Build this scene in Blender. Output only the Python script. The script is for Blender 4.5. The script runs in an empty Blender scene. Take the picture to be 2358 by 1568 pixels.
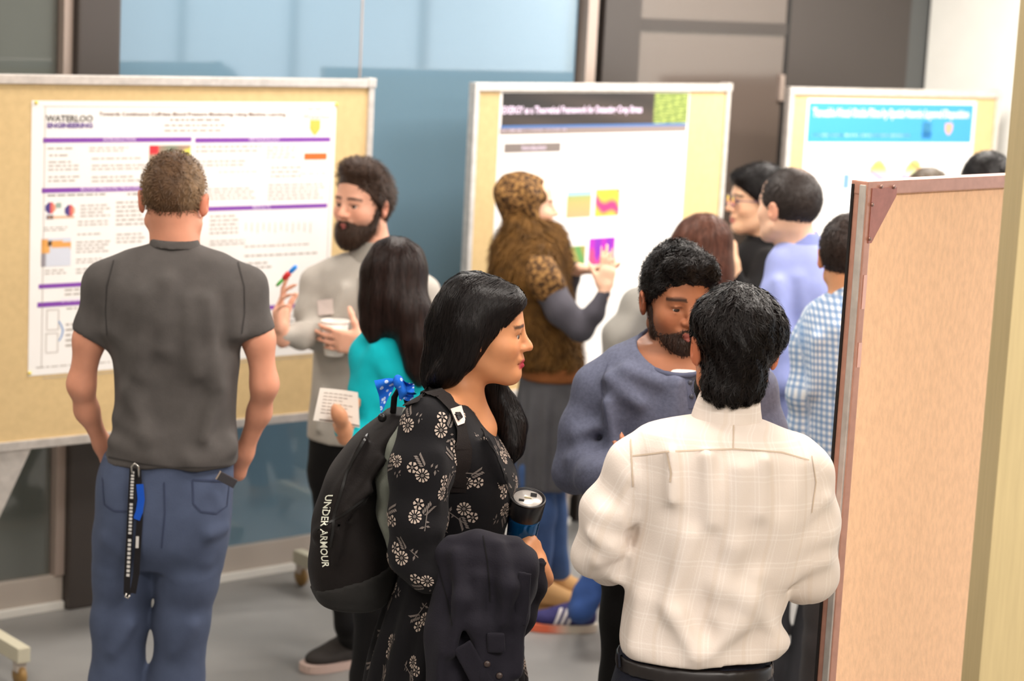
import bpy, bmesh, math, random
import numpy as np
from mathutils import Vector, Matrix
from mathutils.bvhtree import BVHTree

random.seed(7)
rng = np.random.default_rng(7)
scn = bpy.context.scene
COL = scn.collection

# ------------------------------------------------------------------ camera
FPX, CX, CY = 4996.0, 1179.0, 784.0
CAM_H, PITCH, ROLL = 2.30, math.radians(9.4), math.radians(2.9)
FWD = np.array([0, math.cos(PITCH), -math.sin(PITCH)])
R0 = np.array([1.0, 0, 0])
U0 = np.array([0, math.sin(PITCH), math.cos(PITCH)])
RGT = math.cos(ROLL) * R0 + math.sin(ROLL) * U0
UPV = -math.sin(ROLL) * R0 + math.cos(ROLL) * U0
CAMP = np.array([0, 0, CAM_H])
cam_d = bpy.data.cameras.new('camera')
cam = bpy.data.objects.new('camera', cam_d)
COL.objects.link(cam)
cam_d.sensor_width = 23.6
cam_d.lens = 50.0
cam_d.clip_start = 0.1
cam_d.dof.use_dof = True
cam_d.dof.focus_distance = 4.62
cam_d.dof.aperture_fstop = 2.3
m = Matrix(((RGT[0], UPV[0], -FWD[0], CAMP[0]), (RGT[1], UPV[1], -FWD[1], CAMP[1]),
            (RGT[2], UPV[2], -FWD[2], CAMP[2]), (0, 0, 0, 1)))
cam.matrix_world = m
scn.camera = cam

# ------------------------------------------------------------------ world, exposure, lights
world = bpy.data.worlds.new('world')
scn.world = world
world.use_nodes = True
world.node_tree.nodes['Background'].inputs[0].default_value = (0.9, 0.93, 1.0, 1)
world.node_tree.nodes['Background'].inputs[1].default_value = 0.08
scn.view_settings.view_transform = 'Standard'
scn.view_settings.look = 'None'
scn.view_settings.gamma = 1.0
scn.view_settings.use_curve_mapping = False
scn.view_settings.exposure = 0.0
LIGHT_W = 48.0
CEIL_Z = 3.15
# x, y, power factor of each ceiling fixture
LIGHTS = [(-2.4, 5.6, .55), (-0.4, 7.2, .85), (0.4, 4.6, .8), (1.5, 8.6, 1.6), (1.9, 6.2, 1.3),
          (-1.6, 3.0, .65), (1.2, 1.9, 1.9), (2.7, 2.6, 2.2), (3.0, 8.2, 1.5), (-1.0, 0.2, .7), (1.4, -0.4, .7)]


# ------------------------------------------------------------------ pixel helpers (2358 x 1568)
def ray(px, py):
    return FWD + RGT * ((px - CX) / FPX) + UPV * ((CY - py) / FPX)


def P(px, py, Y):
    d = ray(px, py)
    return CAMP + d * (Y / d[1])


def G(px, py, z=0.0):
    d = ray(px, py)
    return CAMP + d * ((z - CAM_H) / d[2])


def pxm(Y, z=1.4):
    """pixels per metre at ground distance Y and height z"""
    return FPX / (Y * math.cos(PITCH) + (CAM_H - z) * math.sin(PITCH))


class VPlane:
    """vertical plane through world point o with horizontal direction u"""
    def __init__(s, o, u):
        s.o = np.array(o, float); s.o[2] = 0
        s.u = np.array([u[0], u[1], 0.0]) / math.hypot(u[0], u[1])
        s.n = np.array([s.u[1], -s.u[0], 0.0])      # towards the camera
        s.yaw = math.atan2(s.u[1], s.u[0])

    def hit(s, px, py):
        d = ray(px, py)
        t = np.dot(s.o - CAMP, s.n) / np.dot(d, s.n)
        p = CAMP + d * t
        return float(np.dot(p - s.o, s.u)), float(p[2])


# ------------------------------------------------------------------ materials
def srgb(r, g, b):
    def f(c):
        c /= 255.0
        return c / 12.92 if c <= 0.04045 else ((c + 0.055) / 1.055) ** 2.4
    return (f(r), f(g), f(b), 1.0)


MATS = {}


def mat(name, col, rough=0.7, metal=0.0, spec=0.4, noise=0.0, nscale=8.0, bump=0.0, bscale=60.0, coat=0.0,
        sheen=0.0, emit=None, estr=0.0, attr=False, ior=None, aniso=None, bdist=0.004, trans=0.0, nstretch=None):
    if name in MATS:
        return MATS[name]
    M = bpy.data.materials.new(name)
    M.use_nodes = True
    nt = M.node_tree
    b = nt.nodes['Principled BSDF']
    if len(col) == 3:
        col = srgb(*col)
    b.inputs['Base Color'].default_value = col
    b.inputs['Roughness'].default_value = rough
    b.inputs['Metallic'].default_value = metal
    b.inputs['Specular IOR Level'].default_value = spec
    if coat: b.inputs['Coat Weight'].default_value = coat; b.inputs['Coat Roughness'].default_value = 0.03
    if sheen: b.inputs['Sheen Weight'].default_value = sheen; b.inputs['Sheen Roughness'].default_value = 0.5
    if ior: b.inputs['IOR'].default_value = ior
    if trans: b.inputs['Transmission Weight'].default_value = trans
    if emit is not None:
        b.inputs['Emission Color'].default_value = srgb(*emit)
        b.inputs['Emission Strength'].default_value = estr
    src = None
    if attr:
        a = nt.nodes.new('ShaderNodeAttribute'); a.attribute_name = 'Col'
        src = a.outputs['Color']
    tc = nt.nodes.new('ShaderNodeTexCoord')
    vec = tc.outputs['Object']
    if nstretch:
        mp = nt.nodes.new('ShaderNodeMapping'); mp.inputs['Scale'].default_value = nstretch
        nt.links.new(vec, mp.inputs['Vector']); vec = mp.outputs['Vector']
    if noise:
        n = nt.nodes.new('ShaderNodeTexNoise'); n.inputs['Scale'].default_value = nscale
        n.inputs['Detail'].default_value = 6
        nt.links.new(vec, n.inputs['Vector'])
        mr = nt.nodes.new('ShaderNodeMapRange')
        mr.inputs['From Min'].default_value = 0.3; mr.inputs['From Max'].default_value = 0.7
        mr.inputs['To Min'].default_value = 1 - noise; mr.inputs['To Max'].default_value = 1 + noise
        nt.links.new(n.outputs['Fac'], mr.inputs['Value'])
        mx = nt.nodes.new('ShaderNodeMix'); mx.data_type = 'RGBA'; mx.blend_type = 'MULTIPLY'
        mx.inputs['Factor'].default_value = 1
        if src is not None: nt.links.new(src, mx.inputs['A'])
        else: mx.inputs['A'].default_value = col
        nt.links.new(mr.outputs['Result'], mx.inputs['B'])
        src = mx.outputs['Result']
    if src is not None:
        nt.links.new(src, b.inputs['Base Color'])
    if bump:
        n2 = nt.nodes.new('ShaderNodeTexNoise'); n2.inputs['Scale'].default_value = bscale
        n2.inputs['Detail'].default_value = 4
        nt.links.new(vec, n2.inputs['Vector'])
        bp = nt.nodes.new('ShaderNodeBump'); bp.inputs['Strength'].default_value = bump
        bp.inputs['Distance'].default_value = bdist
        nt.links.new(n2.outputs['Fac'], bp.inputs['Height'])
        nt.links.new(bp.outputs['Normal'], b.inputs['Normal'])
    MATS[name] = M
    return M


def fabric(name, col, noise=0.08, bump=0.25, rough=0.88, sheen=0.03, bscale=260.0, nscale=14.0, spec=0.2):
    return mat(name, col, rough=rough, spec=spec, noise=noise, nscale=nscale, bump=bump, bscale=bscale, sheen=sheen, bdist=0.002)


# ------------------------------------------------------------------ objects
def tag(o, label=None, cat=None, group=None, kind=None):
    if label: o['label'] = label
    if cat: o['category'] = cat
    if group: o['group'] = group
    if kind: o['kind'] = kind
    return o


def empty(name, loc=(0, 0, 0), yaw=0.0, label=None, cat=None, group=None, kind=None):
    o = bpy.data.objects.new(name, None)
    COL.objects.link(o)
    o.location = loc
    o.rotation_euler = (0, 0, yaw)
    o.empty_display_size = 0.1
    return tag(o, label, cat, group, kind)


def np_mesh(name, V, Fq, material=None, parent=None, smooth=True, col=None, uv=None, off=None):
    """V (n,3) ; Fq list/array of faces with equal vertex count, or a list of arrays of different counts"""
    me = bpy.data.meshes.new(name)
    V = np.asarray(V, np.float32)
    if off is not None:
        V = V - np.asarray(off, np.float32)
    groups = Fq if isinstance(Fq, list) and len(Fq) and isinstance(Fq[0], np.ndarray) else [np.asarray(Fq)]
    me.vertices.add(len(V)); me.vertices.foreach_set('co', V.ravel())
    loops = np.concatenate([g.ravel() for g in groups]).astype(np.int32)
    tot = np.concatenate([np.full(len(g), g.shape[1]) for g in groups]).astype(np.int32)
    start = np.concatenate([[0], np.cumsum(tot)[:-1]]).astype(np.int32)
    me.loops.add(len(loops)); me.loops.foreach_set('vertex_index', loops)
    me.polygons.add(len(tot)); me.polygons.foreach_set('loop_start', start); me.polygons.foreach_set('loop_total', tot)
    me.polygons.foreach_set('use_smooth', np.full(len(tot), smooth))
    me.update(calc_edges=True)
    if col is not None:
        c = np.ones((len(V), 4), np.float32); c[:, :3] = col
        a = me.color_attributes.new('Col', 'FLOAT_COLOR', 'POINT'); a.data.foreach_set('color', c.ravel())
    if uv is not None:
        u = np.zeros((len(V), 3), np.float32); u[:, :uv.shape[1]] = uv
        a = me.attributes.new('puv', 'FLOAT_VECTOR', 'POINT'); a.data.foreach_set('vector', u.ravel())
    if material: me.materials.append(material)
    o = bpy.data.objects.new(name, me)
    COL.objects.link(o)
    if parent is not None: o.parent = parent
    return o


def bm_obj(name, bm, material=None, parent=None, smooth=False, bevel=0.0, loc=None, rot=None):
    me = bpy.data.meshes.new(name)
    if bevel:
        bmesh.ops.bevel(bm, geom=bm.edges[:] + bm.verts[:], offset=bevel, segments=2, profile=0.7, affect='EDGES', clamp_overlap=True)
    bmesh.ops.recalc_face_normals(bm, faces=bm.faces[:])
    if smooth:
        for f in bm.faces: f.smooth = True
    bm.to_mesh(me); bm.free()
    if material: me.materials.append(material)
    o = bpy.data.objects.new(name, me)
    COL.objects.link(o)
    if parent is not None: o.parent = parent
    if loc is not None: o.location = loc
    if rot is not None: o.rotation_euler = rot
    return o


def abox(bm, x0, x1, y0, y1, z0, z1):
    vs = [bm.verts.new((x, y, z)) for x in (x0, x1) for y in (y0, y1) for z in (z0, z1)]
    for f in ((0, 1, 3, 2), (4, 6, 7, 5), (0, 4, 5, 1), (2, 3, 7, 6), (0, 2, 6, 4), (1, 5, 7, 3)):
        bm.faces.new([vs[i] for i in f])


def box(name, x0, x1, y0, y1, z0, z1, material, parent=None, bevel=0.0):
    bm = bmesh.new(); abox(bm, x0, x1, y0, y1, z0, z1)
    return bm_obj(name, bm, material, parent, bevel=bevel)


def quad_m(name, quads, material, parent=None):
    """list of 4-point quads -> one mesh"""
    V = np.array([p for q in quads for p in q], float)
    F = np.arange(len(V)).reshape(-1, 4)
    return np_mesh(name, V, F, material, parent, smooth=False)


def tube_geo(pts, rad, n=10, closed_ends=True):
    pts = [Vector(p) for p in pts]
    if not hasattr(rad, '__len__'): rad = [rad] * len(pts)
    V, F = [], []
    up = None
    for i, p in enumerate(pts):
        t = (pts[min(i + 1, len(pts) - 1)] - pts[max(i - 1, 0)]).normalized()
        if up is None:
            up = t.orthogonal().normalized()
        up = (up - t * up.dot(t)).normalized()
        s = t.cross(up)
        for k in range(n):
            a = 2 * math.pi * k / n
            V.append(p + (up * math.cos(a) + s * math.sin(a)) * rad[i])
    for i in range(len(pts) - 1):
        for k in range(n):
            a, b = i * n + k, i * n + (k + 1) % n
            F.append((a, b, b + n, a + n))
    return V, F


def tube(name, pts, rad, material, parent=None, n=10):
    V, F = tube_geo(pts, rad, n)
    bm = bmesh.new()
    vs = [bm.verts.new(v) for v in V]
    for f in F: bm.faces.new([vs[i] for i in f])
    bm.faces.new(vs[:n][::-1]); bm.faces.new(vs[-n:])
    return bm_obj(name, bm, material, parent, smooth=True)


def lathe(name, prof, material, parent=None, n=32, loc=None, M=None, cap=True):
    """prof list of (r, z); M optional 3x3 rows right,fwd,up -> world"""
    bm = bmesh.new()
    rings = []
    for r, z in prof:
        rings.append([bm.verts.new((r * math.cos(2 * math.pi * k / n), r * math.sin(2 * math.pi * k / n), z)) for k in range(n)])
    for a, b in zip(rings[:-1], rings[1:]):
        for k in range(n):
            bm.faces.new((a[k], a[(k + 1) % n], b[(k + 1) % n], b[k]))
    if cap and prof[0][0] > 1e-4: bm.faces.new(rings[0][::-1])
    if cap and prof[-1][0] > 1e-4: bm.faces.new(rings[-1])
    bmesh.ops.remove_doubles(bm, verts=bm.verts[:], dist=1e-5)
    if M is not None or loc is not None:
        Mt = Matrix([list(r) for r in M]).transposed().to_4x4() if M is not None else Matrix.Identity(4)
        if loc is not None: Mt.translation = Vector(loc)
        bmesh.ops.transform(bm, matrix=Mt, verts=bm.verts[:])
    o = bm_obj(name, bm, material, parent, smooth=True)
    return o


FONTS = {}


def text_obj(name, s, size, material, parent, x, y, z, rot=(math.pi / 2, 0, 0), align='LEFT', width=None, bold=0.0, extrude=0.0):
    cu = bpy.data.curves.new(name, 'FONT')
    cu.body = s
    cu.size = size
    cu.align_x = align
    cu.align_y = 'CENTER'
    cu.resolution_u = 2
    cu.offset = bold
    cu.extrude = extrude
    tmp = bpy.data.objects.new('tmp_text', cu)
    COL.objects.link(tmp)
    dg = bpy.context.evaluated_depsgraph_get()
    me = bpy.data.meshes.new_from_object(tmp.evaluated_get(dg))
    bpy.data.objects.remove(tmp)
    bpy.data.curves.remove(cu)
    me.name = name
    n = len(me.vertices)
    if width and n:
        co = np.empty(n * 3, np.float32); me.vertices.foreach_get('co', co); co = co.reshape(-1, 3)
        w = co[:, 0].max() - co[:, 0].min()
        co[:, 0] *= width / max(w, 1e-6)
        me.vertices.foreach_set('co', co.ravel())
    me.materials.clear()
    me.materials.append(material)
    o = bpy.data.objects.new(name, me)
    COL.objects.link(o)
    o.parent = parent
    o.location = (x, y, z)
    o.rotation_euler = rot
    return o


# ------------------------------------------------------------------ implicit surfaces
def A3(p): return np.asarray(p, np.float32)


def cone(a, b, r1, r2):
    a, b = A3(a), A3(b); ba = b - a; bb = float(ba @ ba) + 1e-9
    rm = max(r1, r2)
    def fn(X, Y, Z):
        x, y, z = X - a[0], Y - a[1], Z - a[2]
        t = np.clip((x * ba[0] + y * ba[1] + z * ba[2]) / bb, 0, 1)
        return np.sqrt((x - t * ba[0]) ** 2 + (y - t * ba[1]) ** 2 + (z - t * ba[2]) ** 2) - (r1 + t * (r2 - r1))
    return fn, np.minimum(a, b) - rm, np.maximum(a, b) + rm


def ell(c, r, M=None):
    c, r = A3(c), A3(r)
    if M is None: M = np.eye(3, dtype=np.float32)
    M = A3(M)
    def fn(X, Y, Z):
        x, y, z = X - c[0], Y - c[1], Z - c[2]
        k0 = 0; k1 = 0
        for i in range(3):
            q = (x * M[i, 0] + y * M[i, 1] + z * M[i, 2]) / r[i]
            k0 = k0 + q * q
            q = q / r[i]
            k1 = k1 + q * q
        k0 = np.sqrt(k0); k1 = np.sqrt(k1) + 1e-6
        return k0 * (k0 - 1) / k1
    e = np.sqrt(((M * r[:, None]) ** 2).sum(0))
    return fn, c - e, c + e


def rbox(c, hx, M=None, rad=0.01):
    c, hx = A3(c), A3(hx)
    if M is None: M = np.eye(3, dtype=np.float32)
    M = A3(M)
    def fn(X, Y, Z):
        x, y, z = X - c[0], Y - c[1], Z - c[2]
        q = [np.abs(x * M[i, 0] + y * M[i, 1] + z * M[i, 2]) - (hx[i] - rad) for i in range(3)]
        o = np.sqrt(sum(np.maximum(v, 0) ** 2 for v in q))
        return o + np.minimum(np.maximum(q[0], np.maximum(q[1], q[2])), 0) - rad
    e = np.abs(M * hx[:, None]).sum(0)
    return fn, c - e, c + e


def smooth_interp(t, ts, vs):
    """monotone-ish cubic interpolation via Catmull-Rom tangents (1-D)"""
    ts = np.asarray(ts, float); vs = np.asarray(vs, float)
    mm = np.gradient(vs, ts)
    i = np.clip(np.searchsorted(ts, t) - 1, 0, len(ts) - 2)
    h = ts[i + 1] - ts[i]
    s = np.clip((t - ts[i]) / h, 0, 1)
    h00 = 2 * s ** 3 - 3 * s ** 2 + 1; h10 = s ** 3 - 2 * s ** 2 + s
    h01 = -2 * s ** 3 + 3 * s ** 2; h11 = s ** 3 - s ** 2
    return h00 * vs[i] + h10 * h * mm[i] + h01 * vs[i + 1] + h11 * h * mm[i + 1]


class Loft:
    """stations: (center3, a_neg, a_pos, b_front(-v), b_back(+v)); axes u (horizontal) and v, swept along z (w=+z).
    sections are superellipses in the horizontal plane, yaw per loft."""
    def __init__(s, st, yaw=0.0, n=2.3, cap=True, w=None):
        s.w = A3(w) if w is not None else A3((0, 0, 1))
        st = sorted(st, key=lambda q: float(np.dot(q[0], s.w)))
        s.t = np.array([np.dot(q[0], s.w) for q in st], float)
        s.c = np.array([q[0] for q in st], float)
        s.a0 = np.array([q[1] for q in st], float); s.a1 = np.array([q[2] for q in st], float)
        s.b0 = np.array([q[3] for q in st], float); s.b1 = np.array([q[4] for q in st], float)
        s.n = n; s.cap = cap
        u = A3((math.cos(yaw), math.sin(yaw), 0))
        u = u - s.w * (u @ s.w); s.u = u / np.linalg.norm(u)
        s.v = np.cross(s.w, s.u)
        s.disp = None
        N = 200
        s.tt = np.linspace(s.t[0], s.t[-1], N)
        s.cc = np.stack([smooth_interp(s.tt, s.t, s.c[:, k]) for k in range(3)], 1)
        s.q = [np.maximum(smooth_interp(s.tt, s.t, arr), 0.004) for arr in (s.a0, s.a1, s.b0, s.b1)]

    def local(s, X, Y, Z):
        t = X * s.w[0] + Y * s.w[1] + Z * s.w[2]
        tc = np.clip(t, s.t[0], s.t[-1])
        cx = np.interp(tc, s.tt, s.cc[:, 0]); cy = np.interp(tc, s.tt, s.cc[:, 1]); cz = np.interp(tc, s.tt, s.cc[:, 2])
        lx, ly, lz = X - cx, Y - cy, Z - cz
        u = lx * s.u[0] + ly * s.u[1] + lz * s.u[2]
        v = lx * s.v[0] + ly * s.v[1] + lz * s.v[2]
        a = np.where(u < 0, np.interp(tc, s.tt, s.q[0]), np.interp(tc, s.tt, s.q[1]))
        b = np.where(v < 0, np.interp(tc, s.tt, s.q[2]), np.interp(tc, s.tt, s.q[3]))
        return t, u, v, a, b

    def prim(s, off=0.0):
        def fn(X, Y, Z):
            t, u, v, a, b = s.local(X, Y, Z)
            a = a + off; b = b + off
            q = (np.abs(u / a) ** s.n + np.abs(v / b) ** s.n) ** (1.0 / s.n) + 1e-6
            # first order distance
            gu = np.abs(u / a) ** (s.n - 1) / a; gv = np.abs(v / b) ** (s.n - 1) / b
            g = np.sqrt(gu * gu + gv * gv) * q ** (1 - s.n) + 1e-5
            d = np.where(q > 0.3, (q - 1) / g, -0.7 * np.minimum(a, b))
            d = np.clip(d, -0.3, 0.5)
            if s.disp is not None:
                d = d - s.disp(np.arctan2(v / b, u / a), t, u, v)
            if s.cap:
                d = np.maximum(d, np.maximum(s.t[0] - off - t, t - s.t[-1] - off))
            return d
        m_ = max(s.a0.max(), s.a1.max(), s.b0.max(), s.b1.max()) + off + 0.02
        lo = s.c.min(0) - m_; hi = s.c.max(0) + m_
        if abs(s.w[2]) > 0.99:
            lo[2] = s.t[0] - off - 0.005; hi[2] = s.t[-1] + off + 0.005
        return fn, lo, hi

    def uv(s, V):
        t, u, v, a, b = s.local(V[:, 0], V[:, 1], V[:, 2])
        am = max(s.a0.max(), s.a1.max()) * 1.02
        return np.arcsin(np.clip(u / am, -1, 1)) * am + np.where(v > 0, .013, 0), t


class Field:
    def __init__(s, lo, hi, h, fine=None, hf=None):
        s.ax = []
        for i in range(3):
            if fine is None:
                s.ax.append(np.arange(lo[i], hi[i] + h, h, dtype=np.float64))
            else:
                xs = [lo[i]]
                while xs[-1] < hi[i]:
                    xs.append(xs[-1] + (hf if fine[0][i] <= xs[-1] <= fine[1][i] else h))
                s.ax.append(np.array(xs))
        s.ax = [a.astype(np.float32) for a in s.ax]
        s.D = np.full([len(a) for a in s.ax], 0.12, np.float32)
        s.h = h

    def sl(s, lo, hi, m):
        r = []
        for i in range(3):
            a = int(np.searchsorted(s.ax[i], lo[i] - m)); b = int(np.searchsorted(s.ax[i], hi[i] + m))
            r.append(slice(a, max(b, a)))
        return tuple(r)

    def ev(s, prim, m):
        fn, lo, hi = prim
        sl = s.sl(lo, hi, m)
        sub = s.D[sl]
        if sub.size == 0: return None, None
        X = s.ax[0][sl[0]][:, None, None]; Y = s.ax[1][sl[1]][None, :, None]; Z = s.ax[2][sl[2]][None, None, :]
        return sl, np.broadcast_to(fn(X, Y, Z), sub.shape).astype(np.float32)

    def add(s, prim, k=0.02):
        sl, d = s.ev(prim, k + 0.02)
        if d is None: return s
        o = s.D[sl]
        if k > 0:
            h = np.maximum(k - np.abs(o - d), 0) / k
            s.D[sl] = np.minimum(o, d) - h * h * k * 0.25
        else:
            s.D[sl] = np.minimum(o, d)
        return s

    def sub(s, prim, k=0.006):
        sl, d = s.ev(prim, k + 0.02)
        if d is None: return s
        o = s.D[sl]; d = -d
        if k > 0:
            h = np.maximum(k - np.abs(o - d), 0) / k
            s.D[sl] = np.maximum(o, d) + h * h * k * 0.25
        else:
            s.D[sl] = np.maximum(o, d)
        return s

    def cut(s, p, n, k=0.0, lo=None, hi=None):
        """remove the half-space in front of plane (p, n), optionally only inside a box"""
        p, n = A3(p), A3(n) / np.linalg.norm(n)
        sl = s.sl(lo, hi, 0) if lo is not None else tuple(slice(0, len(a)) for a in s.ax)
        X = s.ax[0][sl[0]][:, None, None]; Y = s.ax[1][sl[1]][None, :, None]; Z = s.ax[2][sl[2]][None, None, :]
        d = ((X - p[0]) * n[0] + (Y - p[1]) * n[1] + (Z - p[2]) * n[2]).astype(np.float32)
        s.D[sl] = np.maximum(s.D[sl], d)
        return s

    def warp(s, f, band=0.03):
        m_ = np.abs(s.D) < band
        i, j, k = np.nonzero(m_)
        s.D[i, j, k] += f(s.ax[0][i], s.ax[1][j], s.ax[2][k]).astype(np.float32)
        return s

    def mesh(s, smooth=1):
        D = s.D
        D[0] = D[-1] = 0.1; D[:, 0] = D[:, -1] = 0.1; D[:, :, 0] = D[:, :, -1] = 0.1
        S = (D < 0)
        c = np.zeros([n - 1 for n in S.shape], np.uint8)
        for dx in (0, 1):
            for dy in (0, 1):
                for dz in (0, 1):
                    c += S[dx:S.shape[0] - 1 + dx, dy:S.shape[1] - 1 + dy, dz:S.shape[2] - 1 + dz]
        I, J, K = np.nonzero((c > 0) & (c < 8))
        n = len(I)
        idx = np.full(c.shape, -1, np.int32); idx[I, J, K] = np.arange(n)
        acc = np.zeros((n, 3)); cnt = np.zeros(n)
        base = (I, J, K)
        for axis in range(3):
            oth = [a for a in range(3) if a != axis]
            for da in (0, 1):
                for db in (0, 1):
                    p0 = [base[0].copy(), base[1].copy(), base[2].copy()]
                    p0[oth[0]] += da; p0[oth[1]] += db
                    p1 = [q.copy() for q in p0]; p1[axis] += 1
                    v0 = D[p0[0], p0[1], p0[2]].astype(float); v1 = D[p1[0], p1[1], p1[2]].astype(float)
                    x = (v0 < 0) != (v1 < 0)
                    t = np.where(x, v0 / np.where(np.abs(v0 - v1) < 1e-12, 1, v0 - v1), 0)
                    for a in range(3):
                        ca = s.ax[a][p0[a]].astype(float)
                        if a == axis: ca = ca + t * (s.ax[a][p1[a]] - ca)
                        acc[:, a] += np.where(x, ca, 0)
                    cnt += x
        V = acc / cnt[:, None]
        Fs = []
        for axis in range(3):
            o1, o2 = [(1, 2), (2, 0), (0, 1)][axis]
            a0 = [slice(1, -1)] * 3; a1 = [slice(1, -1)] * 3
            a0[axis] = slice(0, -1); a1[axis] = slice(1, None)
            s0, s1 = S[tuple(a0)], S[tuple(a1)]
            q = np.nonzero(s0 != s1)
            flip = s0[q]
            g = [q[0].copy(), q[1].copy(), q[2].copy()]
            g[o1] += 1; g[o2] += 1
            def cell(d1, d2):
                h_ = [g[0].copy(), g[1].copy(), g[2].copy()]
                h_[o1] -= d1; h_[o2] -= d2
                return idx[h_[0], h_[1], h_[2]]
            Q = np.stack([cell(1, 1), cell(0, 1), cell(0, 0), cell(1, 0)], 1)
            Q[~flip] = Q[~flip][:, ::-1]
            Fs.append(Q)
        Fq = np.concatenate(Fs)
        Fq = Fq[(Fq >= 0).all(1)]
        E = np.concatenate([Fq[:, [0, 1]], Fq[:, [1, 2]], Fq[:, [2, 3]], Fq[:, [3, 0]]])
        for it in range(smooth):
            deg = np.bincount(E[:, 0], minlength=n) + np.bincount(E[:, 1], minlength=n)
            nb = np.stack([np.bincount(E[:, 0], V[E[:, 1], k], n) + np.bincount(E[:, 1], V[E[:, 0], k], n) for k in range(3)], 1)
            V = V * 0.45 + 0.55 * nb / np.maximum(deg, 1)[:, None]
        return V.astype(np.float32), Fq.astype(np.int32)


def vnormals(V, F):
    n = np.cross(V[F[:, 2]] - V[F[:, 0]], V[F[:, 3]] - V[F[:, 1]])
    N = np.zeros_like(V)
    for k in range(4):
        for c in range(3):
            N[:, c] += np.bincount(F[:, k], n[:, c], len(V)).astype(np.float32)
    return N / (np.linalg.norm(N, axis=1, keepdims=True) + 1e-9)


def strands(V, F, n, length, flow, lift=0.0, width=0.0022, seg=5, seed=1, wave=0.0, offset=0.001, pick=None, jitter=0.15):
    """ribbon tufts over a mesh. flow(p, nrm) -> direction. returns verts, quads"""
    r = np.random.default_rng(seed)
    N = vnormals(V, F)
    cand = np.arange(len(V)) if pick is None else np.nonzero(pick)[0]
    if len(cand) == 0: return np.zeros((0, 3)), np.zeros((0, 4), int)
    ids = r.choice(cand, n)
    bvh = BVHTree.FromPolygons([Vector(v) for v in V.tolist()], F.tolist())
    OV, OF = [], []
    for i in ids:
        p = Vector(V[i].tolist()); nn = Vector(N[i].tolist())
        L = length * r.uniform(0.6, 1.2)
        step = L / seg
        ph = r.uniform(0, 6.28); jit = Vector(r.normal(0, jitter, 3).tolist())
        h = offset + r.uniform(0, 0.002)
        pts = []; sides = []
        q = p.copy()
        for k in range(seg + 1):
            d = Vector(flow(q, nn)) + jit
            d = d - nn * d.dot(nn)
            if d.length < 1e-5: d = nn.orthogonal()
            d.normalize()
            sd = d.cross(nn)
            u = k / seg
            pts.append(q + nn * (h + lift * L * u * u) + sd * (wave * math.sin(ph + u * 7.0) * u))
            sides.append(sd)
            q = q + d * step
            loc, nrm, _, _ = bvh.find_nearest(q)
            if loc is not None:
                q = loc; nn = nrm
        b = len(OV)
        w0 = width * r.uniform(0.6, 1.3)
        for k in range(seg + 1):
            w = w0 * (1 - 0.85 * (k / seg) ** 2) * (0.6 if k == 0 else 1)
            OV.append(pts[k] + sides[k] * w * 0.5); OV.append(pts[k] - sides[k] * w * 0.5)
        for k in range(seg):
            OF.append((b + 2 * k, b + 2 * k + 1, b + 2 * k + 3, b + 2 * k + 2))
    return np.array([tuple(v) for v in OV]), np.array(OF)

# ================================================================== the room
W0 = G(0, 1418); W1 = G(1330, 1197)
WALL = VPlane(W0, W1 - W0)
U_END = 4.903
m_floor = mat('floor_vinyl', (134, 133, 131), rough=0.42, noise=0.10, nscale=3.0, bump=0.05, bscale=180, spec=0.35)
m_ceil = mat('ceiling_paint', (236, 234, 228), rough=0.9)
m_white = mat('white_wall_paint', (238, 238, 232), rough=0.85, noise=0.02)
m_blue = mat('blue_backpainted_glass', (102, 131, 150), rough=0.06, spec=0.95, noise=0.03, nscale=1.2, coat=0.75)
m_greyglass = mat('grey_glass', (96, 100, 96), rough=0.07, spec=0.9, noise=0.04, nscale=1.5, coat=0.5)
m_dark = mat('dark_bronze_metal', (62, 56, 53), rough=0.45, spec=0.5)
m_black = mat('black_metal', (26, 24, 24), rough=0.5)
m_mull = mat('mullion_aluminium', (176, 160, 150), rough=0.4, metal=0.4)
m_door = mat('door_laminate', (92, 82, 76), rough=0.16, spec=0.8, coat=0.35)
m_base = mat('baseboard_metal', (188, 178, 168), rough=0.4, metal=0.15)
m_cove = mat('cove_strip', (226, 224, 218), rough=0.5)


def struct(o):
    o['kind'] = 'structure'
    return o


fl = struct(box('floor', -7, 9, -4, 15, -0.1, 0, m_floor))
ce = struct(box('ceiling', -7, 9, -4, 15, CEIL_Z, CEIL_Z + 0.1, m_ceil))
w_root = empty('wall_back', (WALL.o[0], WALL.o[1], 0), WALL.yaw, kind='structure')
box('backing', -3.2, U_END + 0.1, 0.06, 0.16, 0, CEIL_Z, m_dark, w_root)
SILL = 0.125
UL = {k: WALL.hit(k, 0)[0] for k in (135, 157, 185, 258, 835, 1335, 1342, 1365, 1385, 1470, 1815, 1824, 2100, 2110)}
box('glass_panel', -3.2, UL[135] - 0.004, 0.0, 0.02, SILL, CEIL_Z, m_greyglass, w_root)
box('glass_panel', UL[258], UL[835] - 0.004, 0.0, 0.02, SILL, CEIL_Z, m_blue, w_root)
box('glass_panel', UL[835] + 0.004, UL[1335] - 0.008, 0.0, 0.02, SILL, CEIL_Z, m_blue, w_root)
box('joint_strip', UL[835] - 0.0035, UL[835] + 0.0035, -0.002, 0.02, SILL, CEIL_Z, m_mull, w_root)
box('mullion', UL[135], UL[157], -0.04, 0.06, SILL, CEIL_Z, m_mull, w_root, bevel=0.003)
box('mullion', UL[1342], UL[1365], -0.04, 0.06, SILL, CEIL_Z, m_mull, w_root, bevel=0.003)
box('column', UL[157] + .002, UL[258] - .002, -0.07, 0.06, 0.001, CEIL_Z, m_dark, w_root, bevel=0.012)
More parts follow.
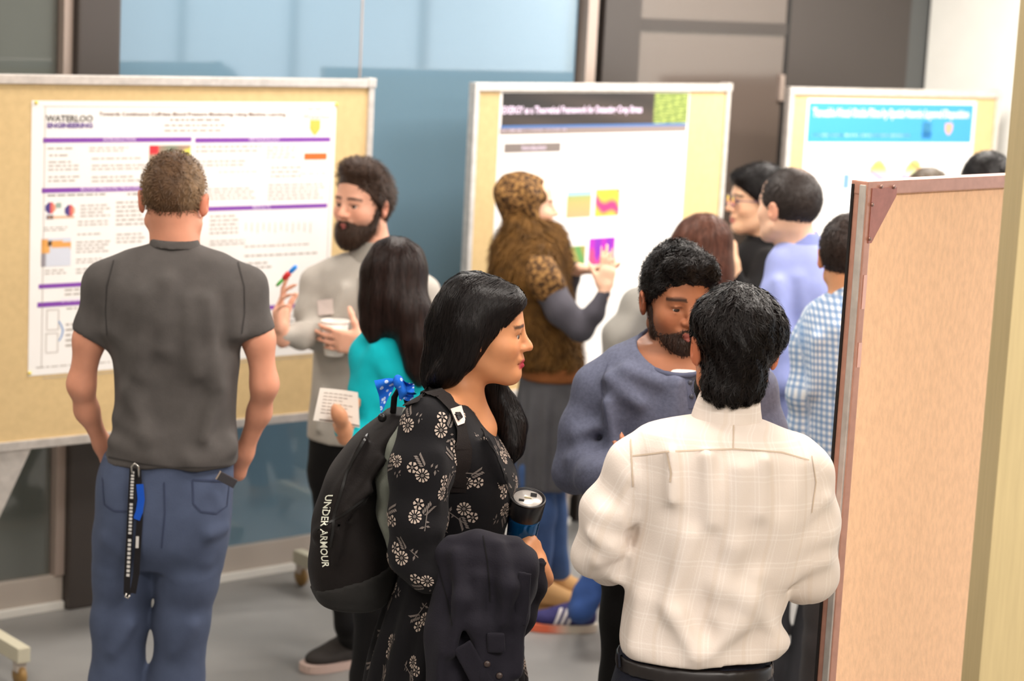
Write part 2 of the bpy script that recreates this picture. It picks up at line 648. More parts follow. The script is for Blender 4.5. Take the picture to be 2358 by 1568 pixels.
box('column', UL[1385], UL[1470] - .003, -0.03, 0.06, 0.001, CEIL_Z, m_dark, w_root, bevel=0.006)
box('column_black_strip', UL[1365], UL[1385], 0.0, 0.06, 0.001, CEIL_Z, m_black, w_root)  # black strip along the column's left edge
zr0 = WALL.hit(1640, 75)[1]; zr1 = WALL.hit(1640, 48)[1]
d_root = empty('door_1', (WALL.o[0], WALL.o[1], 0), WALL.yaw, kind='structure')
box('door_panel', UL[1470], UL[1815] - .004, 0.0, 0.05, 0.02, zr0, m_door, d_root)
box('top_panel', UL[1470], UL[1815] - .004, 0.0, 0.05, zr1, CEIL_Z, m_door, d_root)
box('rail', UL[1470], UL[1815] - .004, -0.012, 0.05, zr0, zr1, m_dark, d_root)
box('frame_gap', UL[1815], UL[1824], 0.0, 0.05, 0.001, CEIL_Z, m_black, d_root)
hg0 = WALL.hit(1806, 232)[1]; hg1 = WALL.hit(1806, 172)[1]
box('hinge', UL[1815] - .03, UL[1815] - .004, -0.02, 0.0, hg0, hg1, m_mull, d_root, bevel=0.004)
box('dark_panel', UL[1824], UL[2100], 0.0, 0.05, 0.001, CEIL_Z, m_dark, w_root)
box('edge_strip', UL[2100] + .002, U_END, 0.01, 0.05, 0.001, CEIL_Z, mat('slate_strip', (84, 86, 86), rough=0.5), w_root)
bb = empty('baseboard_back', (WALL.o[0], WALL.o[1], 0), WALL.yaw, kind='structure')
for a, b in ((-3.2, UL[157]), (UL[258], UL[1365])):
    box('sill', a, b - .001, -0.03, 0.05, 0.03, SILL, m_base, bb, bevel=0.004)
    box('cove', a, b - .001, -0.045, 0.05, 0.0, 0.03, m_cove, bb, bevel=0.004)

# right-hand white wall, square to the back wall, with added glowing panes in its unseen part
e0 = WALL.o + WALL.u * U_END
RW = empty('wall_right', (e0[0], e0[1], 0), WALL.yaw - math.pi / 2, kind='structure')   # local x runs along WALL.n
WIN = (2.6, 8.2, 0.74, 2.62)
box('wall_face', 0, WIN[0], 0.0, 0.15, 0, CEIL_Z, m_white, RW)
box('wall_face', WIN[0], WIN[1], 0.0, 0.15, 0, WIN[2], m_white, RW)
box('wall_face', WIN[0], WIN[1], 0.0, 0.15, WIN[3], CEIL_Z, m_white, RW)
box('wall_face', WIN[1], 14, 0.0, 0.15, 0, CEIL_Z, m_white, RW)
w1 = empty('added_window_1', (e0[0], e0[1], 0), WALL.yaw - math.pi / 2, kind='structure')
m_pane = mat('added_glow_pane', (220, 232, 240), rough=0.3, emit=(222, 230, 240), estr=2.0)  # unseen panes, added so their glow reflects in the blue glass
nw = 4
wd = (WIN[1] - WIN[0]) / nw
for i in range(nw):
    a = WIN[0] + i * wd
    box('pane', a + .03, a + wd - .03, 0.08, 0.09, WIN[2] + .04, WIN[3] - .04, m_pane, w1)
    box('frame_post', a - .03, a + .03, 0.04, 0.12, WIN[2], WIN[3], m_mull, w1)
box('frame_post', WIN[1] - .03, WIN[1] + .03, 0.04, 0.12, WIN[2], WIN[3], m_mull, w1)
box('frame_rail', WIN[0], WIN[1], 0.04, 0.12, WIN[2] - .01, WIN[2] + .04, m_mull, w1)
box('frame_rail', WIN[0], WIN[1], 0.04, 0.12, WIN[3] - .04, WIN[3] + .01, m_mull, w1)
# walls the photo does not show (behind and left of the camera) close the room
m_beige = mat('beige_wall_paint', (205, 195, 180), rough=0.9)
struct(box('wall_left', -5.2, -5.05, -4, 6.0, 0, CEIL_Z, m_beige))
struct(box('wall_front', -5.2, 9, -4, -3.85, 0, CEIL_Z, m_beige))

# ceiling fixtures
m_house = mat('lamp_housing', (230, 230, 228), rough=0.5)
m_diff = mat('lamp_diffuser', (255, 250, 240), rough=0.6, emit=(255, 240, 220), estr=4.0)
for i, (lx, ly, pf) in enumerate(LIGHTS):
    r = empty('ceiling_light', (lx, ly, CEIL_Z), WALL.yaw,
              'flush white ceiling light panel above the visitors, out of frame', 'lamp', 'ceiling light panels')
    box('housing', -.62, .62, -.32, .32, -0.05, 0.0, m_house, r)
    box('diffuser', -.58, .58, -.28, .28, -0.056, -0.051, m_diff, r)
    ld = bpy.data.lights.new('ceiling_light_lamp', 'AREA')
    ld.shape = 'RECTANGLE'; ld.size = 1.15; ld.size_y = 0.55
    ld.energy = LIGHT_W * pf
    ld.color = (1.0, 0.93, 0.87)
    lo = bpy.data.objects.new('ceiling_light_lamp', ld); COL.objects.link(lo)
    lo.parent = r; lo.location = (0, 0, -0.07)

# timber pillar at the right edge
m_timber = mat('pale_timber', (178, 160, 118), rough=0.55, noise=0.06, nscale=6.0, nstretch=(18, 18, 1.0), bump=0.08, bscale=40)
pil = P(2322, 800, 3.75)
pr = empty('trim_1', (pil[0], pil[1], 0), math.radians(8), kind='structure')
box('pillar_board', 0, 0.16, 0, 0.09, 0, CEIL_Z, m_timber, pr, bevel=0.002)
box('pillar_board', 0.161, 0.42, 0.004, 0.09, 0, CEIL_Z, m_timber, pr, bevel=0.002)

# ================================================================== display boards
m_frame = mat('brushed_aluminium', (206, 200, 194), rough=0.38, metal=0.55, noise=0.12, nscale=30, nstretch=(1, 1, 1))
m_cork = mat('beige_board_fabric', (208, 181, 134), rough=0.95, noise=0.05, nscale=40, bump=0.3, bscale=500, spec=0.1)
m_hard = mat('pinkish_hardboard', (250, 205, 166), rough=0.85, noise=0.07, nscale=90, bump=0.35, bscale=320, spec=0.15, nstretch=(1, 1, .45))
m_rframe = mat('copper_tinted_frame', (190, 142, 124), rough=0.4, metal=0.3, noise=0.08, nscale=40)
m_foot = mat('cream_steel', (200, 194, 172), rough=0.45)
m_wheel = mat('amber_caster', (150, 118, 70), rough=0.5)
m_screw = mat('screw_steel', (150, 120, 110), rough=0.3, metal=0.8)
m_pin = mat('yellow_pin', (226, 205, 70), rough=0.5)


def make_board(tl, tr, z, width, label, hard=False, height=1.22, align='left'):
    A, B = G(tl[0], tl[1], z), G(tr[0], tr[1], z)
    pl = VPlane(A, B - A)
    if align == 'left':
        o = A; x0, x1 = 0.0, width
    else:
        L = np.linalg.norm((B - A)[:2]); o = A; x0, x1 = L - width, L
    pl.o = np.array([o[0], o[1], 0.0])
    if width == 1.0:
        width = float(np.linalg.norm((B - A)[:2])); x1 = width
    r = empty('display_board', (o[0], o[1], 0), pl.yaw, label, 'board', 'display boards')
    fw, fd = 0.030, 0.036
    zt, zb = z, z - height
    mf = m_rframe if hard else m_frame
    mp = m_hard if hard else m_cork
    box('panel', x0 + fw * .6, x1 - fw * .6, -0.008, 0.008, zb + fw * .6, zt - fw * .6, mp, r)
    if hard:
        # hollow channel frame with a light stripe on the end face
        box('frame_rail', x0, x1, -0.022, 0.022, zt - fw, zt, mf, r, bevel=0.003)
        box('frame_rail', x0, x1, -0.022, 0.022, zb, zb + fw, mf, r, bevel=0.003)
        box('frame_stile', x0 + .001, x0 + fw * .8, -0.022, 0.022, zb, zt - .002, mf, r, bevel=0.003)
        box('frame_stile', x1 - fw, x1 - .001, -0.022, 0.022, zb, zt - .002, mf, r, bevel=0.003)
        box('edge_channel', x0 - .004, x0 + .003, -0.019, -0.003, zb, zt - .008, m_frame, r, bevel=0.002)
        box('edge_channel', x0 - .004, x0 + .003, 0.013, 0.019, zb, zt - .008, m_black, r, bevel=0.002)
        bm = bmesh.new()
        vs = [bm.verts.new(p) for p in ((x0 + fw * .5, -.0245, zt - fw * .5), (x0 + .105, -.0245, zt - fw * .5), (x0 + .105, -.0245, zt - .034), (x0 + .026, -.0245, zt - .135), (x0 + fw * .5, -.0245, zt - .135))]
        f = bm.faces.new(vs)
        ex = bmesh.ops.extrude_face_region(bm, geom=[f])
        bmesh.ops.translate(bm, vec=(0, .003, 0), verts=[v for v in ex['geom'] if isinstance(v, bmesh.types.BMVert)])
        g = bm_obj('corner_bracket', bm, mat('bracket_copper', (168, 112, 100), rough=0.45, metal=0.35, noise=0.1, nscale=60), r)
        for sx, sz in ((.045, -.012), (.092, -.014), (.017, -.05), (.017, -.125)):
            lathe('screw', [(0.0, 0.002), (.0035, .0015), (.0045, 0), (.0045, -.001)], m_screw, g, n=12,
                  loc=(x0 + sx, -.0265, zt + sz), M=[(1, 0, 0), (0, 0, 1), (0, -1, 0)])
        for z0_, h_ in ((-.205, .075), (-.355, .055)):
            box('tape_strip', x0 + .010, x0 + .022, -.0238, -.0225, zt + z0_ - h_, zt + z0_, mat('clear_tape', (226, 178, 164), rough=0.3), r)
    else:
        box('frame_rail', x0, x1, -fd / 2, fd / 2, zt - fw, zt, mf, r, bevel=0.003)
        box('frame_rail', x0, x1, -fd / 2, fd / 2, zb, zb + fw, mf, r, bevel=0.003)
        box('frame_stile', x0, x0 + fw * .8, -fd / 2 + .001, fd / 2 - .001, zb + fw, zt - fw, mf, r, bevel=0.003)
        box('frame_stile', x1 - fw * .8, x1, -fd / 2 + .001, fd / 2 - .001, zb + fw, zt - fw, mf, r, bevel=0.003)
        box('corner_cap', x1 - .03, x1 + .004, -fd / 2 - .003, fd / 2 + .003, zt - .03, zt + .004, mf, r, bevel=0.004)
    # stands: brace plate, post, foot bar, two casters each
    for k, xs in enumerate((x0 + .05, x1 - .05)):
        s = empty('stand', (xs, 0, 0)); s.parent = r
        box('post', -.02, .02, -.019, .019, .12, zb, m_foot, s, bevel=0.003)
        bm = bmesh.new()
        sg = 1 if k == 0 else -1
        for yy in (-.008, .008):
            vs = [bm.verts.new(p) for p in ((sg * .02, yy, zb), (sg * .16, yy, zb), (sg * .02, yy, zb - .28))]
            bm.faces.new(vs)
        bm.verts.ensure_lookup_table()
        v = bm.verts
        for a, b in ((0, 1), (1, 2), (2, 0)): bm.faces.new((v[a], v[b], v[b + 3], v[a + 3]))
        bm_obj('brace_plate', bm, m_frame, s)
        box('foot_bar', -.022, .022, -.30, .30, .085, .135, m_foot, s, bevel=0.004)
        for sy in (-.27, .27):
            lathe('caster', [(0, -.012), (.030, -.012), (.036, -.006), (.036, .006), (.030, .012), (0, .012)], m_wheel, s, n=20,
                  loc=(0, sy, .036), M=[(0, 1, 0), (0, 0, 1), (1, 0, 0)])
            box('caster_fork', -.017, .017, sy - .016, sy + .016, .05, .087, m_base, s, bevel=0.003)
    return r, pl


def on(pl, x0, y0, x1, y1):
    xm, ym = (x0 + x1) / 2, (y0 + y1) / 2
    return pl.hit(x0, ym)[0], pl.hit(x1, ym)[0], pl.hit(xm, y1)[1], pl.hit(xm, y0)[1]


PY = -0.0090   # sheet front face


class Poster:
    def __init__(s, pl, corners, label, board_y=-0.008):
        s.pl = pl
        (x0, y0, x1, y1) = corners
        s.u0, s.u1, s.z0, s.z1 = x0, x1, y0, y1
        o = pl.o
        s.r = empty('poster', (o[0], o[1], 0), pl.yaw, label, 'poster', 'research posters')
        n = 14
        V, F = [], []
        for j in range(n + 1):
            for i in range(n + 1):
                u = s.u0 + (s.u1 - s.u0) * i / n; z = s.z0 + (s.z1 - s.z0) * j / n
                V.append((u, PY, z))
        for j in range(n):
            for i in range(n):
                a = j * (n + 1) + i
                F.append((a, a + 1, a + n + 2, a + n + 1))
        np_mesh('sheet', V, F, mat('poster_paper', (236, 233, 230), rough=0.5, spec=0.3), s.r)
        s.k = 0

    def rect(s, name, px, material, lift=1):
        u0, u1, z0, z1 = on(s.pl, *px)
        y = PY - 0.0005 * lift
        return quad_m(name, [[(u0, y, z0), (u1, y, z0), (u1, y, z1), (u0, y, z1)]], material, s.r)

    def pic(s, name, px, fn, lift=1, n=16):
        u0, u1, z0, z1 = on(s.pl, *px)
        y = PY - 0.0005 * lift
        V, F, C = [], [], []
        for j in range(n + 1):
            for i in range(n + 1):
                V.append((u0 + (u1 - u0) * i / n, y, z0 + (z1 - z0) * j / n))
                C.append(srgb(*fn(i / n, j / n))[:3])
        for j in range(n):
            for i in range(n):
                a = j * (n + 1) + i
                F.append((a, a + 1, a + n + 2, a + n + 1))
        return np_mesh(name, V, F, mat('poster_print', (255, 255, 255), rough=0.5, attr=True), s.r, smooth=False, col=np.array(C))

    def text(s, name, string, x0, x1, yc, hpx, material, lift=2, bold=0.0):
        u0, z = s.pl.hit(x0, yc); u1 = s.pl.hit(x1, yc)[0]
        zt = s.pl.hit((x0 + x1) / 2, yc - hpx / 2)[1]; zb = s.pl.hit((x0 + x1) / 2, yc + hpx / 2)[1]
        return text_obj(name, string, (zt - zb) * 1.35, material, s.r, u0, PY - 0.0005 * lift, z, width=u1 - u0, bold=bold)

    def lines(s, name, px, rows, material, seed=0, indent=0.0, h=0.38):
        rr = random.Random(seed)
        u0, u1, z0, z1 = on(s.pl, *px)
        dz = (z1 - z0) / rows
        y = PY - 0.0005
        qs = []
        for i in range(rows):
            zc = z1 - dz * (i + .5)
            u = u0 + (indent if i else 0)
            end = u1 - rr.uniform(0, .25) * (u1 - u0)
            while u < end:
                w = rr.uniform(.010, .030)
                qs.append([(u, y, zc - dz * h / 2), (min(u + w, u1), y, zc - dz * h / 2), (min(u + w, u1), y, zc + dz * h / 2), (u, y, zc + dz * h / 2)])
                u += w + .006
        o = quad_m(name, qs, material, s.r)
        o['kind'] = 'stuff'
        return o


m_purple = mat('print_purple', (128, 68, 166), rough=0.5)
m_ptext = mat('print_white', (232, 214, 240), rough=0.5)
m_gtext = mat('print_grey', (112, 108, 104), rough=0.5)
m_ltext = mat('print_light_grey', (168, 160, 152), rough=0.5)
m_btext = mat('print_black', (40, 38, 38), rough=0.5)
m_orange = mat('print_orange', (236, 104, 40), rough=0.5)
m_yellow = mat('print_gold', (228, 186, 84), rough=0.5)
m_tan = mat('print_title_brown', (118, 92, 80), rough=0.5)

b1, pl1 = make_board((0, 170), (858, 182), 1.93, 1.52, 'large beige fabric board carrying the white poster with purple headings', align='right')
b2, pl2 = make_board((1088, 190), (1678, 193), 1.92, 1.0, 'beige fabric board carrying the poster with the black photo header')
b3, pl3 = make_board((1815, 200), (2300, 210), 1.91, 1.0, 'beige fabric board carrying the poster with the bright blue header')
b4, pl4 = make_board((1980, 416), (2325, 400), 1.91, 1.51, 'bare pinkish hardboard panel in the foreground with a copper corner bracket', hard=True, height=1.4)

# ---- poster with purple headings
u0 = pl1.hit(66, 540)[0]; u1 = pl1.hit(762, 500)[0]
p1 = Poster(pl1, (u0, pl1.hit(60, 865)[1], u1, pl1.hit(420, 233)[1]), 'white research poster with purple section bars on the left board')
p1.lines('fine_print', (375, 282, 515, 306), 2, m_ltext, 3)
p1.text('title_text', 'Towards Continuous Cuff-less Blood Pressure Monitoring Using Machine Learning', 225, 655, 262, 9, m_tan, bold=.0004)
p1.lines('authors_line', (388, 271, 505, 280), 1, m_tan, 4)
p1.text('logo_text', 'WATERLOO', 103, 212, 273, 15, m_gtext, bold=.001)
p1.text('logo_text', 'ENGINEERING', 105, 210, 289, 11, mat('print_logo_purple', (108, 84, 150)), bold=.001)
p1.lines('crest_caption', (705, 248, 748, 256), 1, m_ltext, 5)
p1.text('crest_text', 'Waterloo', 694, 756, 268, 15, m_ltext)
cu, cz = pl1.hit(722, 293)
sh = [(-.022, .026), (.022, .026), (.022, -.004), (.012, -.018), (0, -.028), (-.012, -.018), (-.022, -.004)]
np_mesh('crest', [(cu + a, PY - .001, cz + b) for a, b in sh], [list(range(7))[::-1]], m_yellow, p1.r, smooth=False)
for i, (x0, y0, x1, y1, s_, a_, b_) in enumerate([(96, 316, 438, 327, 'INTRODUCTION', 234, 308), (446, 316, 757, 327, 'METHODOLOGY', 570, 640), (93, 429, 436, 440, 'BLOOD PRESSURE MEASUREMENT', 182, 345),
                                      (443, 472, 750, 482, 'RESULTS', 578, 618), (86, 645, 430, 655, '', 0, 0), (83, 686, 428, 697, 'BACKGROUND', 138, 210), (438, 704, 736, 714, '', 0, 0)]):
    p1.rect('section_bar', (x0, y0, x1, y1), m_purple)
    if s_: p1.text('section_text', s_, a_, b_, (y0 + y1) / 2, 9, m_ptext)
p1.rect('orange_bar', (697, 352, 749, 367), m_orange)


def photo1(u, v):
    if u < .22 and v > .78: return (224, 50, 60)
    if abs(v - .25 - .6 * u) < .12: return (222, 214, 96)
    return (150 + 20 * math.sin(9 * u), 138, 118)


p1.pic('photo_print', (340, 334, 435, 425), photo1)
for i, (x0, y0, x1, y1, n_, mt) in enumerate([
    (106, 336, 178, 346, 1, m_ltext), (202, 336, 292, 350, 2, m_ltext), (110, 352, 165, 362, 1, m_ltext), (108, 368, 180, 394, 3, m_ltext),
    (208, 360, 330, 368, 1, m_ltext), (208, 376, 330, 392, 2, m_ltext), (108, 402, 180, 420, 2, m_ltext), (208, 402, 322, 420, 2, m_ltext),
    (448, 332, 600, 352, 2, m_ltext), (610, 334, 680, 366, 4, m_ltext), (450, 366, 570, 384, 2, m_ltext), (500, 392, 590, 398, 1, m_ltext),
    (620, 380, 690, 410, 3, m_ltext), (690, 396, 752, 402, 1, m_ltext), (614, 420, 750, 460, 5, m_ltext), (470, 430, 590, 460, 4, m_ltext),
    (106, 444, 244, 452, 1, m_gtext), (290, 442, 325, 450, 1, m_gtext), (182, 468, 250, 500, 4, m_ltext), (176, 505, 245, 520, 2, m_ltext),
    (264, 460, 330, 520, 6, m_ltext), (98, 520, 152, 532, 2, m_ltext), (175, 534, 230, 542, 1, m_ltext), (172, 552, 250, 582, 4, m_ltext),
    (265, 534, 330, 560, 3, m_ltext), (172, 592, 235, 606, 2, m_ltext), (172, 614, 235, 630, 2, m_ltext), (100, 618, 150, 632, 2, m_ltext),
    (480, 492, 545, 540, 5, m_ltext), (480, 550, 560, 565, 2, m_ltext), (560, 560, 720, 568, 1, m_ltext), (560, 580, 730, 590, 1, m_ltext),
    (540, 600, 630, 620, 2, m_ltext), (146, 660, 230, 680, 2, m_ltext), (148, 740, 170, 800, 5, m_ltext), (80, 836, 250, 842, 1, m_ltext),
    (640, 720, 730, 800, 7, m_ltext), (150, 706, 180, 712, 1, m_gtext)]):
    p1.lines('body_text', (x0, y0, x1, y1), n_, mt, 20 + i)
# bar chart of the results block
for i in range(12):
    x = 562 + i * 13.5
    p1.rect('chart_line', (x, 512, x + 1.6, 530 + (i % 3) * 3), m_ltext)


def heart(u, v):
    d = math.hypot(u - .5, v - .5)
    if d > .48: return (246, 244, 242)
    return (74, 62, 128) if u < .5 else ((206, 96, 96) if u < .72 else (226, 150, 120))


p1.pic('heart_print', (100, 464, 126, 492), heart)
p1.pic('heart_print', (145, 470, 170, 498), heart)
p1.rect('pump_print', (125, 466, 138, 478), mat('print_sage', (150, 170, 160)))
p1.rect('wrist_print', (106, 496, 168, 502), mat('print_skin', (232, 184, 150)))
p1.rect('cuff_print', (104, 495, 120, 504), mat('print_navy', (52, 70, 104)))


def armpic(u, v):
    if v > .72 - .1 * u and v < .93 - .12 * u + .03: return (224, 160, 84) if not (.24 < u < .34) else (40, 40, 44)
    if u < .28 and .45 < v < .75: return (226, 165, 90)
    if u < .16 and v < .45: return (150, 144, 150)
    return (206, 210, 222)


p1.pic('arm_print', (92, 547, 160, 612), armpic)
for (x0, y0, x1, y1) in ((104, 712, 131, 758), (102, 766, 129, 810)):
    for q in ((x0, y0, x1, y0 + 1.6), (x0, y1, x1, y1 + 1.6), (x0, y0, x0 + 1.6, y1), (x1, y0, x1 + 1.6, y1)):
        p1.rect('diagram_line', q, m_ltext)
cp = [(132, 738), (138, 748), (142, 760), (139, 772), (133, 784)]
V = []
for x, y in cp:
    a, z = pl1.hit(x, y); V += [(a - .003, PY - .0006, z), (a + .003, PY - .0006, z)]
np_mesh('diagram_curve', V, [(2 * i, 2 * i + 1, 2 * i + 3, 2 * i + 2) for i in range(4)], mat('print_blue', (110, 150, 200)), p1.r, smooth=False)
for q in ((96, 246, 97.5, 845), (96, 245, 740, 246.5), (96, 843, 736, 844.5), (752, 246, 753.5, 820)):
    p1.rect('border_line', q, m_ltext)
for x, y in ((80, 236), (770, 240), (65, 858)):
    a, z = pl1.hit(x, y)
    lathe('pin', [(0, .004), (.005, .003), (.006, 0), (.003, -.001)], m_pin, p1.r, n=12, loc=(a, PY - .002, z), M=[(1, 0, 0), (0, 0, 1), (0, -1, 0)])

# ---- poster with black header
u0 = pl2.hit(1139, 400)[0]; u1 = pl2.hit(1573, 400)[0]
p2 = Poster(pl2, (u0, pl2.hit(1300, 860)[1], u1, pl2.hit(1360, 211)[1]), 'white research poster with a black photographic title band and heat maps')


def header2(u, v):
    if u > .80:
        g = .5 + .5 * math.sin(141 * u + 5 * math.sin(17 * v + 40 * u)) * math.cos(11 * v + 60 * u)
        return (70 + 110 * g, 92 + 100 * g, 40 + 60 * g)
    k = .5 + .5 * math.sin(6 * u + 2 * v) * math.cos(4 * v + 3 * u)
    return (28 + 40 * k, 24 + 32 * k, 22 + 28 * k)


p2.pic('title_photo', (1152, 213, 1580, 286), header2, n=90)
p2.rect('blue_line', (1149, 286, 1577, 292), mat('print_line_blue', (70, 110, 170)))
p2.rect('grey_band', (1147, 292, 1576, 306), mat('print_band_grey', (138, 124, 120)))
p2.text('title_text', 'EXERGY as a Theoretical Framework for Detecting Crop Stress', 1153, 1474, 254, 17, m_ptext, bold=.0012)
p2.lines('authors_line', (1150, 294, 1305, 304), 1, m_ptext, 71)
p2.rect('section_bar', (1157, 329, 1287, 350), mat('print_box_grey', (122, 112, 108)))
p2.text('section_text', 'Introduction', 1197, 1252, 340, 13, m_ptext)


def field_pic(u, v):
    if v > .86: return (150, 200, 214)
    return (150 + 60 * (1 - v), 170 - 10 * (1 - v), 96 + 20 * (1 - v))


def heat(u, v):
    k = .5 + .5 * math.sin(7 * (v + .6 * u) + 1.2 * math.sin(6 * u))
    return (224, 110 + 90 * k, 60 + 30 * (1 - k)) if k > .25 else (176, 50, 120)


def heat2(u, v):
    k = .5 + .5 * math.sin(14 * u)
    if v < .55 * k + .1: return (214, 70, 120)
    return (126 + 50 * k, 30, 176)


p2.pic('field_photo', (1301, 440, 1357, 500), field_pic)
p2.pic('heat_map', (1367, 435, 1422, 497), heat)
p2.pic('crop_photo', (1299, 566, 1343, 620), lambda u, v: (120 + 40 * math.sin(11 * u + 5 * v), 146, 76))
p2.pic('heat_map', (1352, 547, 1411, 608), heat2)

# ---- poster with blue header
u0 = pl3.hit(1850, 330)[0]; u1 = pl3.hit(2238, 330)[0]
p3 = Poster(pl3, (u0, 0.76, u1, pl3.hit(2040, 229)[1]), 'white research poster with a bright blue title band on the right board')
m_cyan = mat('print_bright_blue', (58, 150, 214), rough=0.5)
p3.rect('title_band', (1857, 238, 2236, 328), m_cyan)
p3.text('title_text', 'Tuneable Metal Oxide Films by Spatial Atomic Layered Deposition', 1869, 2228, 259, 19, m_ptext, bold=.0016)
p3.lines('authors_line', (1868, 304, 2098, 318), 1, mat('print_pale_blue', (176, 214, 238)), 90)
p3.pic('logo_print', (2120, 280, 2142, 318), lambda u, v: (120, 210, 226) if v > .4 else (40, 120, 190))
cu, cz = pl3.hit(2181, 297)
np_mesh('crest', [(cu + a, PY - .0012, cz + b) for a, b in sh], [list(range(7))[::-1]], mat('print_salmon', (222, 160, 130)), p3.r, smooth=False)
p3.pic('photo_print', (1998, 362, 2116, 420), lambda u, v: (214 + 30 * math.sin(19 * u), 190 + 40 * math.sin(13 * u + 9 * v), 150 + 60 * math.sin(7 * v)) if v < .55 + .4 * math.sin(9 * u) else (246, 244, 242), n=24)
p3.pic('molecule_print', (1928, 400, 1962, 434), lambda u, v: (110, 150, 200) if abs(u - .5) < .2 else (236, 240, 240))
p3.pic('molecule_print', (1962, 420, 1980, 436), lambda u, v: (140, 160, 90))

# ================================================================== people: shared builders
def axes(yaw, pitch=0.0, roll=0.0):
    """rows: right, forward, up. yaw 0 looks away from the camera, 90 to the right, 180 at it. pitch>0 looks up, roll>0 tilts to own right"""
    y, p, r = math.radians(yaw), math.radians(pitch), math.radians(roll)
    f = np.array([math.sin(y), math.cos(y), 0]); rt = np.array([math.cos(y), -math.sin(y), 0]); u = np.array([0, 0, 1.0])
    f, u = f * math.cos(p) + u * math.sin(p), u * math.cos(p) - f * math.sin(p)
    rt, u = rt * math.cos(r) - u * math.sin(r), u * math.cos(r) + rt * math.sin(r)
    return np.array([rt, f, u])


